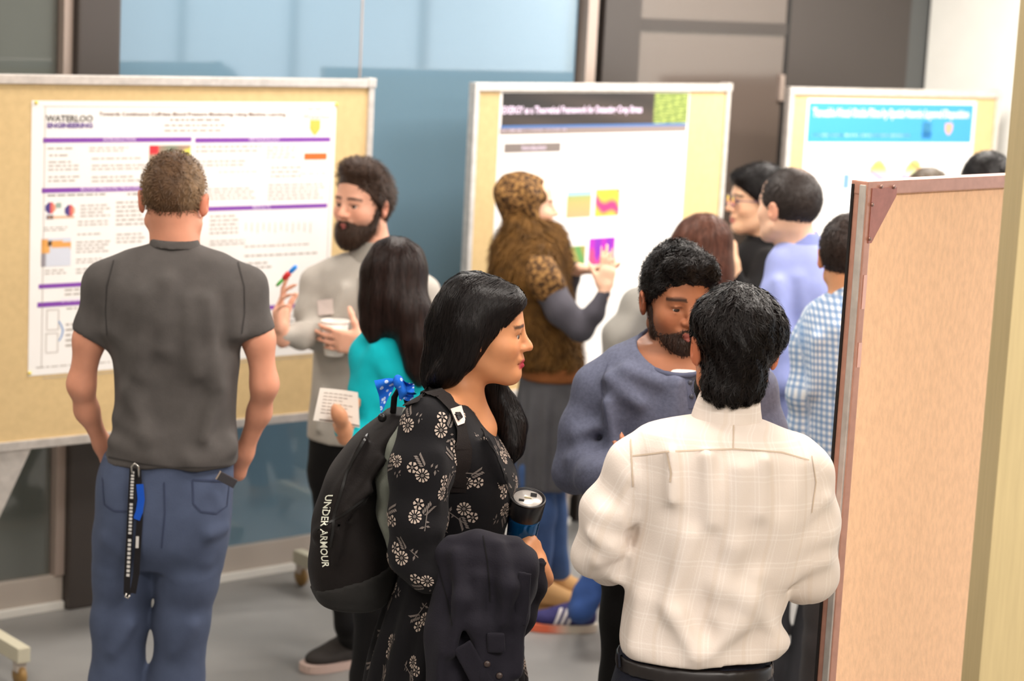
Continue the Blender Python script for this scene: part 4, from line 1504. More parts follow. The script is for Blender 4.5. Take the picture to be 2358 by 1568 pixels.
# ================================================================== man in charcoal t-shirt, seen from behind
def person_tee():
    pe = Person(5.54, 'man in a charcoal t-shirt and slate trousers, seen from behind, hands in pockets', (395, 1090))
    H = Head(pe.p(401, 458, .03), 4, -3, 0, sc=1.0, plain=True, jaw=1.08)
    m_tee = fabric('charcoal_jersey', (84, 80, 78), noise=.12, nscale=18)
    m_pant = fabric('slate_cotton', (74, 84, 108), noise=.10, nscale=16)
    tor = Loft([pe.st(560, 352, 455, .045, .06), pe.st(585, 300, 510, .075, .09), pe.st(620, 245, 558, .10, .11), pe.st(690, 240, 562, .125, .12),
                pe.st(790, 250, 552, .125, .12), pe.st(870, 264, 546, .115, .115), pe.st(960, 266, 545, .11, .115), pe.st(1020, 252, 545, .12, .12), pe.st(1075, 236, 546, .13, .125)], n=2.4)
    slv = [pe.chain([(302, 626, 0, 42), (250, 658, 0, 50), (207, 778, .0, 45)]), pe.chain([(508, 629, 0, 42), (556, 662, 0, 50), (596, 775, .0, 44)])]
    slv[0][-1] = clip(slv[0][-1], pe.p(207, 772), pe.p(196, 802) - pe.p(207, 772)); slv[1][-1] = clip(slv[1][-1], pe.p(594, 768), pe.p(604, 798) - pe.p(594, 768))
    armsp = [pe.chain([(258, 640, 0, 40), (206, 780, 0, 34), (187, 885, .01, 29), (200, 945, .05, 25), (236, 1022, .10, 18), (250, 1062, .12, 20)]),
             pe.chain([(548, 645, 0, 40), (596, 780, 0, 34), (609, 885, .01, 29), (597, 950, .05, 25), (562, 1042, .09, 19), (548, 1090, .11, 20)])]
    # skin
    hipz = pe.p(380, 1150)
    fl_ = (pe.p(262, 1900)[0], pe.Y + .02); fr_ = (pe.p(392, 1900)[0], pe.Y - .02)
    lw = [leg_skin(pe, [[(292, 1240, 0, 74), (271, 1568, 0, 63)], [(438, 1240, 0, 78), (407, 1568, -.01, 62)]], (fl_, fr_))]
    prims = [tor.prim(-.014), cone(H.w(0, -.03, -.05), pe.p(402, 560, .01), .053, .057), cone(pe.p(402, 555, .015), pe.p(402, 600, .02), .050, .050)]
    prims += [q for a in armsp for q in a] + [q for a in lw for q in a] + [ell(pe.p(378, 1150), (.14, .09, .14))]
    body(pe, prims, H, .0085, .0048, 'fair_tee', (214, 150, 122), lips=None, brow=None)
    # hair, faded sides
    def hc(q):
        t = np.clip((q[:, 2] - .015) / .05, 0, 1)[:, None]
        t2 = np.clip((np.abs(q[:, 0]) - .03) / .045, 0, 1)[:, None]
        a = np.array(srgb(94, 68, 45)[:3]); b = np.array(srgb(146, 118, 86)[:3])
        return a * (1 - t2 * .8) + b * t2 * .8
    short_hair(pe, H, mat('hair_crop_brown', (100, 78, 56), rough=.6, attr=True, noise=.25, nscale=40), rad=(.0785, .1025, .0925), n=2600, L=.014, lift=.5, width=.0026, col=hc,
               p0=(0, .02, -.030), hairline=(.52, -.85))
    # t-shirt
    F = Field(np.min([tor.prim()[1]] + [q[1] for a in slv for q in a], 0) - .03, np.max([tor.prim()[2]] + [q[2] for a in slv for q in a], 0) + .03, .0065)
    F.add(tor.prim(), 0)
    for a in slv:
        for q in a: F.add(q, .045)
    f3 = lambda a, b, r: (pe.p(*a), pe.p(*b), r)
    for a, b, r in [((430, 690, -.122), (455, 860, -.112), .010), ((478, 690, -.118), (500, 880, -.098), .010), ((385, 650, -.118), (375, 800, -.122), .010),
                    ((330, 680, -.118), (320, 860, -.110), .010), ((285, 660, -.085), (262, 760, -.085), .010), ((525, 665, -.075), (545, 770, -.07), .010),
                    ((260, 1015, -.07), (350, 1050, -.122), .012), ((530, 1030, -.06), (440, 1062, -.122), .012), ((275, 965, -.06), (330, 1000, -.115), .010),
                    ((300, 900, -.09), (350, 1010, -.115), .010), ((500, 900, -.09), (470, 1010, -.115), .010)]:
        F.add(cone(pe.p(*a), pe.p(*b), r * .7, r * .5), .05)
    F.sub(cone(pe.p(403, 500, .01), pe.p(403, 545, .01), .066, .056), .004)
    F.cut(pe.p(390, 1084, -.12), (pe.p(390, 1100) - pe.p(390, 1080)))
    F.warp(lambda x, y, z: .0036 * np.sin(19 * x + 9 * z + 3 * np.sin(14 * z)) * np.cos(13 * z - 7 * x) + .0026 * np.sin(52 * x + 3 * np.sin(7 * z)) * np.cos(6 * z + 1))
    shirt, V, Q = pe.emit('t_shirt', F, m_tee, 2)
    bt = tree(V, Q)
    Fc = Field(pe.p(320, 590) - .12, pe.p(480, 540) + .12, .005)
    rg = Loft([pe.st(549, 349, 456, .058, .062), pe.st(568, 343, 463, .066, .068)], n=2.0)
    ri = Loft([pe.st(530, 354, 451, .052, .056), pe.st(585, 354, 451, .054, .056)], n=2.0, cap=False)
    Fc.add(shell(rg.prim(), 0, ri.prim()), 0)
    pe.emit('neck_rib', Fc, m_tee, 1, parent=shirt)
    m_st = fabric('charcoal_stitch', (62, 59, 58))
    seam(pe, 'hem_stitch', bt, [(250, 1052), (330, 1068), (400, 1076), (470, 1076), (538, 1072)], .004, m_st, shirt)
    seam(pe, 'sleeve_seam', bt, [(262, 600), (246, 660), (243, 720), (247, 772)], .0035, m_st, shirt)
    seam(pe, 'sleeve_seam', bt, [(548, 604), (562, 660), (563, 720), (556, 768)], .0035, m_st, shirt)
    # trousers
    hip = Loft([pe.st(1045, 240, 538, .115, .11), pe.st(1100, 224, 540, .125, .115), pe.st(1180, 218, 536, .135, .115), pe.st(1250, 218, 526, .125, .11), pe.st(1300, 222, 515, .09, .09)], n=2.4)
    lg = []
    for pts, ft in (([(292, 1240, 0, 74), (284, 1330, 0, 68), (277, 1430, .0, 64), (271, 1568, 0, 63)], fl_), ([(438, 1240, 0, 78), (432, 1330, -.01, 70), (420, 1430, -.01, 62), (407, 1568, -.01, 62)], fr_)):
        lg += pe.chain(pts)
        a = pe.p(pts[-1][0], pts[-1][1], pts[-1][2]); b = np.array([ft[0], ft[1], .05])
        lg.append(cone(a, b, pe.r(62), pe.r(58)))
    F = Field(np.min([hip.prim()[1]] + [q[1] for q in lg], 0) - .03, np.max([hip.prim()[2]] + [q[2] for q in lg], 0) + .03, .007)
    F.add(hip.prim(), 0)
    for q in lg: F.add(q, .03)
    F.cut((0, 0, .012), (0, 0, -1))
    for a, b, r in [((300, 1300, -.07), (350, 1262, -.10), .010), ((470, 1290, -.07), (400, 1262, -.10), .010), ((480, 1230, -.10), (520, 1215, -.05), .009),
                    ((250, 1240, -.09), (300, 1275, -.10), .009), ((440, 1440, -.075), (400, 1500, -.075), .009), ((300, 1440, -.07), (260, 1500, -.07), .009)]:
        F.add(cone(pe.p(*a), pe.p(*b), r, r * .6), .03)
    F.warp(lambda x, y, z: .0022 * np.sin(30 * x + 14 * z) * np.cos(17 * z))
    tr, V, Q = pe.emit('trousers', F, m_pant, 2)
    bt = tree(V, Q)
    m_seam = fabric('slate_stitch', (58, 66, 90))
    seam(pe, 'seam', bt, [(378, 1110), (380, 1180), (372, 1262)], .004, m_seam, tr)
    seam(pe, 'pocket_edge', bt, [(443, 1105), (445, 1160), (462, 1178), (498, 1182), (522, 1165), (528, 1108)], .0045, m_seam, tr)
    seam(pe, 'pocket_edge', bt, [(443, 1105), (528, 1108)], .005, m_seam, tr)
    seam(pe, 'pocket_edge', bt, [(236, 1100), (240, 1160), (262, 1176), (296, 1178), (320, 1160), (326, 1104)], .0045, m_seam, tr)
    m_sh = mat('dark_shoe', (40, 40, 44), rough=.6)
    m_so = mat('white_sole', (225, 222, 214), rough=.6)
    for ft in (fl_, fr_): make_shoe(pe, ft, (.1, 1), m_sh, m_so, res=.009)
    # things in the back pockets
    a = pe.p(503, 1094, -.124)
    ph = empty('phone', a, 0, 'thin phone poking out of the right back trouser pocket', 'phone')
    ph.rotation_euler = (math.radians(8), math.radians(-62), 0)
    box('case', -.012, .012, -.004, .004, -.05, .0, mat('phone_case', (58, 56, 60), rough=.35), ph, bevel=.003)
    box('edge_band', -.0115, .0115, -.0045, .0045, -.001, .002, mat('phone_band', (196, 178, 160), rough=.3, metal=.4), ph, bevel=.001)
    # lanyard
    L = pe.p(308, 1072, -.135)
    ln = empty('lanyard', L, 0, 'black lanyard with white lettering hanging from the left back pocket', 'lanyard')
    m_str = fabric('black_strap', (30, 28, 30), bump=.3)
    w = lambda x, y, dy=-.142: np.array(pe.p(x, y, dy)) - L
    def ribbon(name, pts, wd, mt, parent, th=.0012):
        V, Fq = [], []
        for i, p in enumerate(pts):
            t = np.array(pts[min(i + 1, len(pts) - 1)]) - np.array(pts[max(i - 1, 0)]); t /= np.linalg.norm(t)
            s_ = np.cross(t, (0, 1, 0)); s_ /= np.linalg.norm(s_)
            for dy in (-th, th):
                for e in (-1, 1): V.append(np.array(p) + s_ * e * wd / 2 + np.array([0, dy, 0]))
        for i in range(len(pts) - 1):
            b = 4 * i
            Fq += [(b, b + 1, b + 5, b + 4), (b + 2, b + 6, b + 7, b + 3), (b, b + 4, b + 6, b + 2), (b + 1, b + 3, b + 7, b + 5)]
        e = 4 * (len(pts) - 1)
        Fq += [(0, 2, 3, 1), (e, e + 1, e + 3, e + 2)]
        return np_mesh(name, np.array(V), np.array(Fq), mt, parent, smooth=False)
    s1 = ribbon('strap', [w(306, 1078), w(302, 1150), w(298, 1240), w(293, 1330), w(292, 1366), w(299, 1371, -.144)], .017, m_str, ln)
    s2 = ribbon('strap', [w(318, 1082, -.138), w(322, 1190, -.138), w(318, 1250, -.139), w(314, 1320, -.14), w(306, 1366, -.143)], .016, m_str, ln)
    m_lt = mat('strap_print', (206, 204, 200), rough=.6)
    for y0, y1 in ((1085, 1150), (1158, 1232), (1240, 1330)):
        a_, b_ = w(306 - (y0 - 1078) * .046, y0, -.1445), w(306 - (y1 - 1078) * .046, y1, -.1445)
        q = []
        for i in range(9):
            p0 = a_ + (b_ - a_) * (i + .1) / 9; p1 = a_ + (b_ - a_) * (i + .75) / 9
            q.append([p0 + np.array([-.004, 0, 0]), p0 + np.array([.004, 0, 0]), p1 + np.array([.004, 0, 0]), p1 + np.array([-.004, 0, 0])])
        quad_m('lettering', q, m_lt, s1)['kind'] = 'stuff'
    quad_m('lettering', [[w(313, 1235, -.1425), w(320, 1235, -.1425), w(319, 1262, -.1425), w(312, 1262, -.1425)]], m_lt, s2)
    ribbon('blue_band', [w(322, 1115, -.1395), w(325, 1150, -.1395), w(321, 1178, -.1395), w(314, 1196, -.1395)], .018, fabric('royal_blue_band', (28, 84, 190)), ln)
    m_ch = mat('chrome_clip', (190, 186, 180), rough=.25, metal=.9)
    tube('clip', [w(304, 1090, -.146), w(303, 1074, -.146), w(311, 1067, -.146), w(319, 1074, -.146), w(320, 1098, -.145)], .0028, m_ch, ln, n=8)
    tube('end_ring', [w(292, 1366, -.147), w(288, 1374, -.147), w(295, 1378, -.147), w(299, 1370, -.147)], .0024, m_ch, ln, n=8)


person_tee()

# ================================================================== woman in floral dress with backpack
def flower_print(pe, V, Q, parent, n=230, size=.058, seed=4, mind=.066, zmin=.25):
    r = np.random.default_rng(seed)
    bvh = tree(V, Q)
    N = vnormals(V, Q)
    ids = r.permutation(len(V))
    pts = []; keep = []
    for i in ids:
        p = V[i]
        if p[2] < zmin: continue
        if all((p[0] - q[0]) ** 2 + (p[1] - q[1]) ** 2 + (p[2] - q[2]) ** 2 > mind * mind for q in pts):
            pts.append(p); keep.append(i)
            if len(keep) >= n: break
    # motif in unit square: list of polygons (colour index, points)
    polys = []
    def petal_flower(cx, cy, R, k, ci):
        for j in range(k):
            a = 2 * math.pi * j / k; da = math.pi / k * .72
            polys.append((ci, [(cx + .34 * R * math.cos(a), cy + .34 * R * math.sin(a)), (cx + R * .9 * math.cos(a - da), cy + R * .9 * math.sin(a - da)), (cx + R * math.cos(a), cy + R * math.sin(a)), (cx + R * .9 * math.cos(a + da), cy + R * .9 * math.sin(a + da))]))
        polys.append((2, [(cx + .26 * R * math.cos(t), cy + .26 * R * math.sin(t)) for t in np.linspace(0, 2 * math.pi, 7)[:-1]]))
    def leaf(x0, y0, ang, L, ci, w=.22):
        c, s_ = math.cos(ang), math.sin(ang)
        f = lambda a, b: (x0 + a * c - b * s_, y0 + a * s_ + b * c)
        polys.append((ci, [f(0, 0), f(L * .45, -L * w), f(L, 0), f(L * .45, L * w)]))
    petal_flower(-.30, .12, .27, 11, 0)
    petal_flower(.12, .34, .22, 6, 0)
    for t in range(5):
        leaf(-.02 + .10 * t, -.06 - .02 * t + .03 * t, .9, .20, 1); leaf(-.02 + .10 * t, -.08 - .0 * t, -.5, .18, 1)
    polys.append((1, [(-.42, -.50), (-.39, -.52), (.42, .10), (.40, .13)]))
    leaf(-.30, -.40, 2.6, .22, 1); leaf(-.26, -.40, -1.0, .20, 1); leaf(-.16, -.28, -.9, .18, 1)
    cols = [srgb(178, 162, 150)[:3], srgb(110, 101, 96)[:3], srgb(104, 95, 90)[:3]]
    OV, OF4, OF6, OC = [], [], [], []
    for i in keep:
        p0 = Vector(V[i].tolist()); n0 = Vector(N[i].tolist())
        a = r.uniform(0, 6.28); flip = r.choice([-1, 1])
        t1 = n0.cross(Vector((0, 0, 1)))
        if t1.length < .05: continue
        t1.normalize(); t2 = n0.cross(t1)
        a = r.choice([.5, 2.2, -.9, 3.9]) + r.normal(0, .25)
        u = t1 * math.cos(a) + t2 * math.sin(a); v = (t2 * math.cos(a) - t1 * math.sin(a)) * flip
        sc = size * r.uniform(.9, 1.1)
        for ci, poly in polys:
            b = len(OV)
            for x, y in poly:
                q = p0 + u * x * sc + v * y * sc
                loc, nn, _, _ = bvh.find_nearest(q)
                OV.append(tuple(loc + nn * .0012)); OC.append(cols[ci])
            (OF4 if len(poly) == 4 else OF6).append(list(range(b, b + len(poly))))
    o = np_mesh('floral_print', np.array(OV), [np.array(OF4), np.array(OF6)], mat('print_on_cloth', (255, 255, 255), rough=.85, attr=True), parent, False, np.array(OC), None, pe.base)
    o['kind'] = 'stuff'


def person_floral():
    pe = Person(4.75, 'long-haired woman in profile wearing a black floral dress and carrying a coat', (1050, 1500))
    H = Head(pe.p(1111, 766), 92, 1, 0, sc=.94, female=True, jaw=.82, nose=.9, ears=True, lid=-.0012)
    m_dress = fabric('black_crepe', (17, 16, 19), noise=.08, bump=.2)
    tor = Loft([pe.st(898, 990, 1062, .09, .09), pe.st(925, 968, 1092, .16, .16), pe.st(960, 950, 1112, .185, .18), pe.st(1010, 940, 1152, .19, .18), pe.st(1070, 935, 1184, .175, .17), pe.st(1110, 936, 1194, .165, .16),
                pe.st(1170, 942, 1180, .15, .15), pe.st(1225, 946, 1164, .145, .145), pe.st(1290, 925, 1170, .17, .17), pe.st(1380, 890, 1185, .20, .20), pe.st(1480, 862, 1200, .23, .23), pe.st(1568, 842, 1212, .25, .25), pe.st(1800, 800, 1230, .27, .27), pe.st(1980, 780, 1230, .28, .28)], n=2.2)
    tor.disp = lambda th, t, u, v: .010 * np.sin(15 * th + 2 * np.sin(5 * t)) * np.clip((pe.p(1000, 1280)[2] - t) / .18, 0, 1)
    ra = [(1010, 955, -.13, 48), (988, 985, -.165, 60), (970, 1080, -.20, 67), (962, 1190, -.215, 62), (948, 1275, -.205, 46), (985, 1318, -.235, 42), (1060, 1310, -.25, 38), (1110, 1300, -.24, 34)]
    slv = [pe.chain(ra)]
    la = [(1040, 960, .13, 46), (1075, 1050, .17, 46), (1100, 1200, .17, 42), (1130, 1330, .12, 38), (1178, 1440, -.09, 30), (1222, 1365, -.098, 30), (1241, 1316, -.088, 26)]
    slv.append(pe.chain(la[:4]))
    fl_ = (pe.p(1040, 1500)[0] - .02, pe.Y - .08); fr_ = (pe.p(1040, 1500)[0] + .04, pe.Y + .09)
    lw = legs_world(pe.p(1040, 1400, -.07), pe.p(1040, 1400, .08), fl_, fr_, (.07, .05, .035))
    prims = [tor.prim(-.03), cone(H.w(0, -.028, -.055), pe.p(1048, 920), .046, .050), cone(pe.p(1048, 915), pe.p(1042, 975), .052, .09), cone(pe.p(1048, 930, -.02), pe.p(1010, 950, -.11), .04, .04), cone(pe.p(1070, 950), pe.p(1090, 985), .05, .05)]
    prims += pe.chain([(a, b, c, d * .6) for a, b, c, d in ra]) + pe.chain([(a, b, c, d * .66) for a, b, c, d in la]) + [q for a in lw for q in a]
    tax_t = pe.p(1216, 1146, -.078); tax_b = pe.p(1196, 1262, -.034)
    hw = pe.p(1247, 1312, -.085)
    b_, V, Q = body(pe, prims, H, .0075, .0041, 'tan_floral', (204, 142, 100), lips=(178, 52, 74), brow=(36, 24, 20), blush=.08,
         hands=[dict(wrist=hw, d=(-.45, -.05, .85), palm=(-.8, .5, -.4), thumb_side=-1, sc=.78, curl=(30, 66, 66, 66, 66), thumb=(35, 22), spread=3)])
    H.eyes(b_, pe.base, gaze=(6, -4))
    # hair
    ch = lambda pts: pe.chain(pts)
    falls = ch([(1085, 700, .02, 72), (1062, 760, .02, 74), (1044, 815, .02, 62), (1016, 855, .02, 40), (1000, 874, .02, 24)])
    falls += ch([(1092, 705, -.035, 46), (1080, 765, -.055, 34), (1062, 820, -.062, 28), (1030, 860, -.062, 22), (1000, 876, -.04, 15)])
    falls += ch([(1095, 705, .05, 44), (1100, 790, .072, 30), (1125, 870, .085, 28), (1158, 935, .085, 30), (1178, 985, .06, 30), (1180, 1030, .03, 20), (1178, 1060, .02, 8)])
    dn = np.array([0, 0, -1.0])
    def flow(p, nn):
        q = np.array(p); l = H.loc(q)
        if l[2] < -.10 and q[0] > pe.p(1090, 900)[0]: return Vector((.15, -.1, -1))
        if l[2] > .05: return Vector((H.M[1] * -.55 - H.M[2] * .5 + H.M[0] * (.55 if l[0] > 0 else -.55)).tolist())
        return Vector((H.M[1] * -.42 - H.M[2] * 1.0).tolist())
    long_hair(pe, H, hair_mat('sleek_black', (16, 12, 12), rough=.30), (.084, .104, .100), falls, flow, n=5200, L=.17, res=.005, width=.0024, cut=((0, .046, .013), (.72, -.69)), lift=.006, seg=8, seed=21, fringe=[((0, .034, .068), (.076, .070, .056))],
              warp=lambda x, y, z: .0012 * np.sin(160 * x + 60 * z) + .001 * np.sin(140 * y + 20 * z))
    # dress
    nk = [((1060, 880, -.0), (1058, 930, -.0), .062)]
    F_ = garment(pe, 'floral_dress', m_dress, [tor], slv, res=.0065, k=.03, subs=[((1062, 870, 0), (1060, 925, 0), .060), ((1062, 905, -.01), (1092, 950, -.0), .048), ((1040, 900, -.05), (1040, 905, -.07), .03)],
                 folds=[((960, 1240, -.27), (1005, 1225, -.26), .008), ((935, 1290, -.25), (990, 1280, -.27), .009), ((930, 1270, -.24), (960, 1300, -.26), .008), ((1010, 1050, -.25), (1000, 1150, -.265), .006),
                        ((1120, 1010, -.16), (1165, 1110, -.15), .008), ((1000, 1260, -.25), (960, 1215, -.27), .008), ((985, 1330, -.27), (930, 1300, -.24), .009)], warp=.0016, cuts=[((0, 0, .14), (0, 0, -1))])
    dress, V, Q = F_
    bt = tree(V, Q)
    flower_print(pe, V, Q, dress)
    m_pip = fabric('black_piping', (16, 15, 17))
    seam(pe, 'button_placket', bt, [(1108, 985), (1140, 1040), (1168, 1110), (1178, 1160)], .008, m_pip, dress, lift=.002)
    # other sleeve cuff of the dark cardigan arm
    for ft in (fl_, fr_): make_shoe(pe, ft, (1, .05), mat('dark_shoe', (40, 40, 44), rough=.6), mat('white_sole', (225, 222, 214), rough=.6), L=.24, w=.042, res=.009)

    # ---- backpack
    cb = pe.p(815, 1385)
    bp = empty('backpack', cb, 0, 'black backpack with white lettering worn by the woman in the floral dress', 'backpack')
    m_bp = fabric('black_nylon', (20, 15, 14), noise=.12, bump=.3, rough=.7)
    m_bp2 = fabric('charcoal_nylon', (40, 39, 38), noise=.1, bump=.3)
    bag = Loft([pe.st(948, 888, 952, .05, .05), pe.st(985, 842, 930, .10, .10), pe.st(1025, 799, 906, .125, .125), pe.st(1075, 764, 884, .14, .14), pe.st(1120, 742, 878, .148, .148), pe.st(1190, 722, 886, .152, .152), pe.st(1250, 715, 904, .152, .152),
                pe.st(1310, 714, 912, .15, .15), pe.st(1350, 724, 905, .14, .14), pe.st(1378, 750, 885, .11, .11), pe.st(1392, 790, 850, .05, .05)], n=2.6)
    F = Field(bag.prim()[1] - .03, bag.prim()[2] + .03, .006)
    F.add(bag.prim(), 0)
    for a, b, r in [((840, 1010, -.12), (760, 1180, -.15), .010), ((880, 1060, -.13), (800, 1180, -.155), .008), ((850, 1130, -.15), (760, 1215, -.155), .010), ((760, 1215, -.15), (730, 1235, -.12), .010), ((800, 1180, -.155), (770, 1300, -.155), .007)]:
        F.add(cone(pe.p(*a), pe.p(*b), r, r * .7), .02)
    F.sub(cone(pe.p(852, 1150, -.155), pe.p(720, 1250, -.14), .005, .005), .008)
    F.warp(lambda x, y, z: .003 * np.sin(40 * x + 25 * z) * np.cos(30 * z - 12 * x))
    zc = pe.p(760, 1335)[2]
    V, Q = F.mesh(2)
    bagm = np_mesh('bag_body', V, Q, m_bp, bp, True, off=cb)
    bb = tree(V, Q)
    # lower panel in charcoal
    F2 = Field(bag.prim()[1] - .03, bag.prim()[2] + .03, .007)
    pl_ = pe.p(760, 1322); n_ = pe.p(735, 1322) - pe.p(740, 1340)
    F2.add(clip(bag.prim(.004), pe.p(745, 1325), np.array([-.35, 0, 1.0])), 0)
    V2, Q2 = F2.mesh(1)
    np_mesh('base_panel', V2, Q2, m_bp2, bp, True, off=cb)
    # padded back panel
    bk = Loft([pe.st(945, 925, 962, .06, .06), pe.st(1000, 890, 950, .11, .11), pe.st(1075, 868, 925, .125, .125), pe.st(1130, 868, 920, .128, .128), pe.st(1200, 880, 925, .128, .128), pe.st(1248, 896, 930, .12, .12)], n=3.0)
    F3 = Field(bk.prim()[1] - .03, bk.prim()[2] + .03, .007)
    F3.add(bk.prim(), 0)
    F3.warp(lambda x, y, z: .0035 * np.sin(70 * z + 40 * x) )
    V3, Q3 = F3.mesh(1)
    np_mesh('back_panel', V3, Q3, fabric('grey_mesh_padding', (122, 126, 116), noise=.1, bump=.5, bscale=600), bp, True, off=cb)
    class _B:  # seam target wrapper
        base = cb; root = bp
        def raw(s, name, V, F, material, parent=None, smooth=True, col=None): return np_mesh(name, V, F, material, parent or bp, smooth, col, None, cb)
    B = _B()
    m_zip = mat('zip_black', (14, 13, 13), rough=.35)
    seam(B, 'zip', bb, [(846, 1000), (800, 1085), (770, 1180), (762, 1260)], .006, m_zip, bagm, lift=.002)
    seam(B, 'zip', bb, [(730, 1220), (790, 1185), (850, 1140), (878, 1130)], .005, m_zip, bagm, lift=.002)
    m_wl = mat('white_lettering', (228, 230, 214), rough=.6)
    tobj = text_obj('lettering', 'UNDER ARMOUR', 1.0, m_wl, bagm, 0, 0, 0, rot=(0, 0, 0), bold=.02)
    me = tobj.data
    co = np.empty(len(me.vertices) * 3, np.float32); me.vertices.foreach_get('co', co); co = co.reshape(-1, 3)
    x0, x1 = co[:, 0].min(), co[:, 0].max(); y0, y1 = co[:, 1].min(), co[:, 1].max()
    A_, B_, C_ = np.array([760, 1140.]), np.array([747, 1225.]), np.array([752, 1306.])
    for i in range(len(co)):
        t = (co[i, 0] - x0) / (x1 - x0); h_ = (co[i, 1] - y0) / (y1 - y0)
        c = A_ * (1 - t) ** 2 + 2 * t * (1 - t) * (2 * B_ - (A_ + C_) / 2) + C_ * t * t
        loc, nn, _, _ = bb.ray_cast(Vector(CAMP), Vector(ray(c[0] + (h_ - .5) * 17, c[1])).normalized())
        if loc is None: loc, nn = Vector(pe.p(c[0], c[1], -.14)), Vector((0, -1, 0))
        co[i] = np.array(loc + nn * .002) - cb
    me.vertices.foreach_set('co', co.ravel()); me.update()
    # shoulder strap with label
    st = seam(B, 'shoulder_strap', bt, [(948, 935), (962, 912), (990, 902), (1018, 915), (1042, 945), (1058, 985), (1064, 1035), (1060, 1085), (1048, 1130)], .046, fabric('strap_webbing', (24, 18, 17), bump=.5, bscale=400), bp, lift=.006, sub=8)
    lb = polyband(B, 'strap_label', bt, [(1031, 946), (1055, 938), (1063, 968), (1061, 976), (1046, 981)], mat('label_white', (214, 192, 182), rough=.6), bp, lift=.009)
    for pts in ([(1041, 958), (1046, 953), (1051, 958), (1046, 961)], [(1043, 962), (1048, 961), (1054, 967), (1048, 970)]):
        polyband(B, 'label_mark', bt, pts, m_zip, lb, lift=.0105)
    tube('grab_handle', [np.array(pe.p(*q)) - cb for q in ((905, 950, -.03), (908, 915, -.03), (918, 896, -.03), (932, 905, -.03), (940, 935, -.03))], .007, m_bp, bp)
    lathe('buckle', [(0, .004), (.008, .003), (.010, 0), (.010, -.006)], m_zip, bp, n=14, loc=np.array(pe.p(880, 962, -.08)) - cb, M=[(1, 0, 0), (0, 0, 1), (0, -1, 0)])

    # ---- bandana tied to the handle
    kb = pe.p(915, 890, -.04)
    bd = empty('bandana', kb, 0, 'blue patterned bandana knotted onto the backpack handle', 'bandana')
    m_bd = mat('blue_bandana', (38, 110, 214), rough=.9, spec=.15, bump=.2, bscale=200)
    nt = m_bd.node_tree
    vo = nt.nodes.new('ShaderNodeTexVoronoi'); vo.inputs['Scale'].default_value = 62
    tcn = nt.nodes.new('ShaderNodeTexCoord'); nt.links.new(tcn.outputs['Object'], vo.inputs['Vector'])
    rp = nt.nodes.new('ShaderNodeValToRGB')
    rp.color_ramp.elements[0].position = .0; rp.color_ramp.elements[0].color = srgb(38, 110, 214)
    rp.color_ramp.elements[1].position = .22; rp.color_ramp.elements[1].color = srgb(205, 222, 245)
    e = rp.color_ramp.elements.new(.36); e.color = srgb(34, 104, 208)
    nt.links.new(vo.outputs['Distance'], rp.inputs[0]); nt.links.new(rp.outputs[0], nt.nodes['Principled BSDF'].inputs['Base Color'])
    def bd_part(name, prs, subs=()):
        F = Field(np.min([q[1] for q in prs], 0) - .02, np.max([q[2] for q in prs], 0) + .02, .0035)
        for i, q in enumerate(prs): F.add(q, .008 if i else 0)
        for q in subs: F.sub(q, .006)
        F.warp(lambda x, y, z: .0018 * np.sin(150 * x + 60 * z))
        V, Q = F.mesh(1)
        np_mesh(name, V, Q, m_bd, bd, True, off=kb)
    r_ = lambda n: n / pxm(4.7)
    def sheet(name, c00, c10, c11, c01, amp, fr, seed_):
        V, F = [], []
        n1, n2 = 18, 18
        for side in (-1, 1):
            for j in range(n2 + 1):
                for i in range(n1 + 1):
                    u, v = i / n1, j / n2
                    p = (np.array(pe.p(*c00)) * (1 - u) + np.array(pe.p(*c10)) * u) * (1 - v) + (np.array(pe.p(*c01)) * (1 - u) + np.array(pe.p(*c11)) * u) * v
                    p = p + np.array([.15 * amp * math.sin(5 * v), -amp * math.sin(fr * v + seed_) * (.35 + .65 * u) + side * .0009, .3 * amp * math.sin(4 * u + seed_)])
                    V.append(p)
        m_ = (n1 + 1) * (n2 + 1)
        for j in range(n2):
            for i in range(n1):
                a = j * (n1 + 1) + i
                F.append((a, a + 1, a + n1 + 2, a + n1 + 1)); F.append((m_ + a, m_ + a + n1 + 1, m_ + a + n1 + 2, m_ + a + 1))
        np_mesh(name, np.array(V), np.array(F), m_bd, bd, True, off=kb)
    sheet('tail', (912, 874, -.055), (862, 872, -.060), (880, 948, -.050), (906, 900, -.055), .010, 7.5, .4)
    bd_part('knot', [ell(pe.p(915, 880, -.058), (r_(11), .014, r_(16))), cone(pe.p(922, 876, -.055), pe.p(930, 900, -.058), r_(8), r_(9)), cone(pe.p(925, 900, -.058), pe.p(921, 922, -.058), r_(8), r_(4))])
    sheet('tail', (920, 874, -.055), (944, 876, -.058), (961, 906, -.050), (926, 912, -.055), .012, 9.0, 1.4)
    sheet('loop', (922, 872, -.05), (950, 882, -.045), (955, 915, -.04), (930, 920, -.05), .014, 11.0, 2.6)

    # ---- tumbler
    ax = tax_t - tax_b; Lt = np.linalg.norm(ax); ax /= Lt
    tx = np.cross((0, 1, 0), ax); tx /= np.linalg.norm(tx); ty = np.cross(ax, tx)
    # tip the lid a little towards the camera
    Mt = np.array([tx, ty, ax])
    tb = tax_b - ax * .055
    tm = empty('tumbler', tb, 0, 'blue travel tumbler with a black and silver lid held by the woman', 'tumbler')
    Z = Lt + .055
    m_tb = mat('metallic_blue_steel', (10, 84, 140), rough=.18, metal=.6, coat=.4)
    lathe('cup', [(0, 0), (.028, 0), (.030, .004), (.0355, Z - .055), (.0355, Z - .045)], m_tb, tm, n=40, M=Mt)
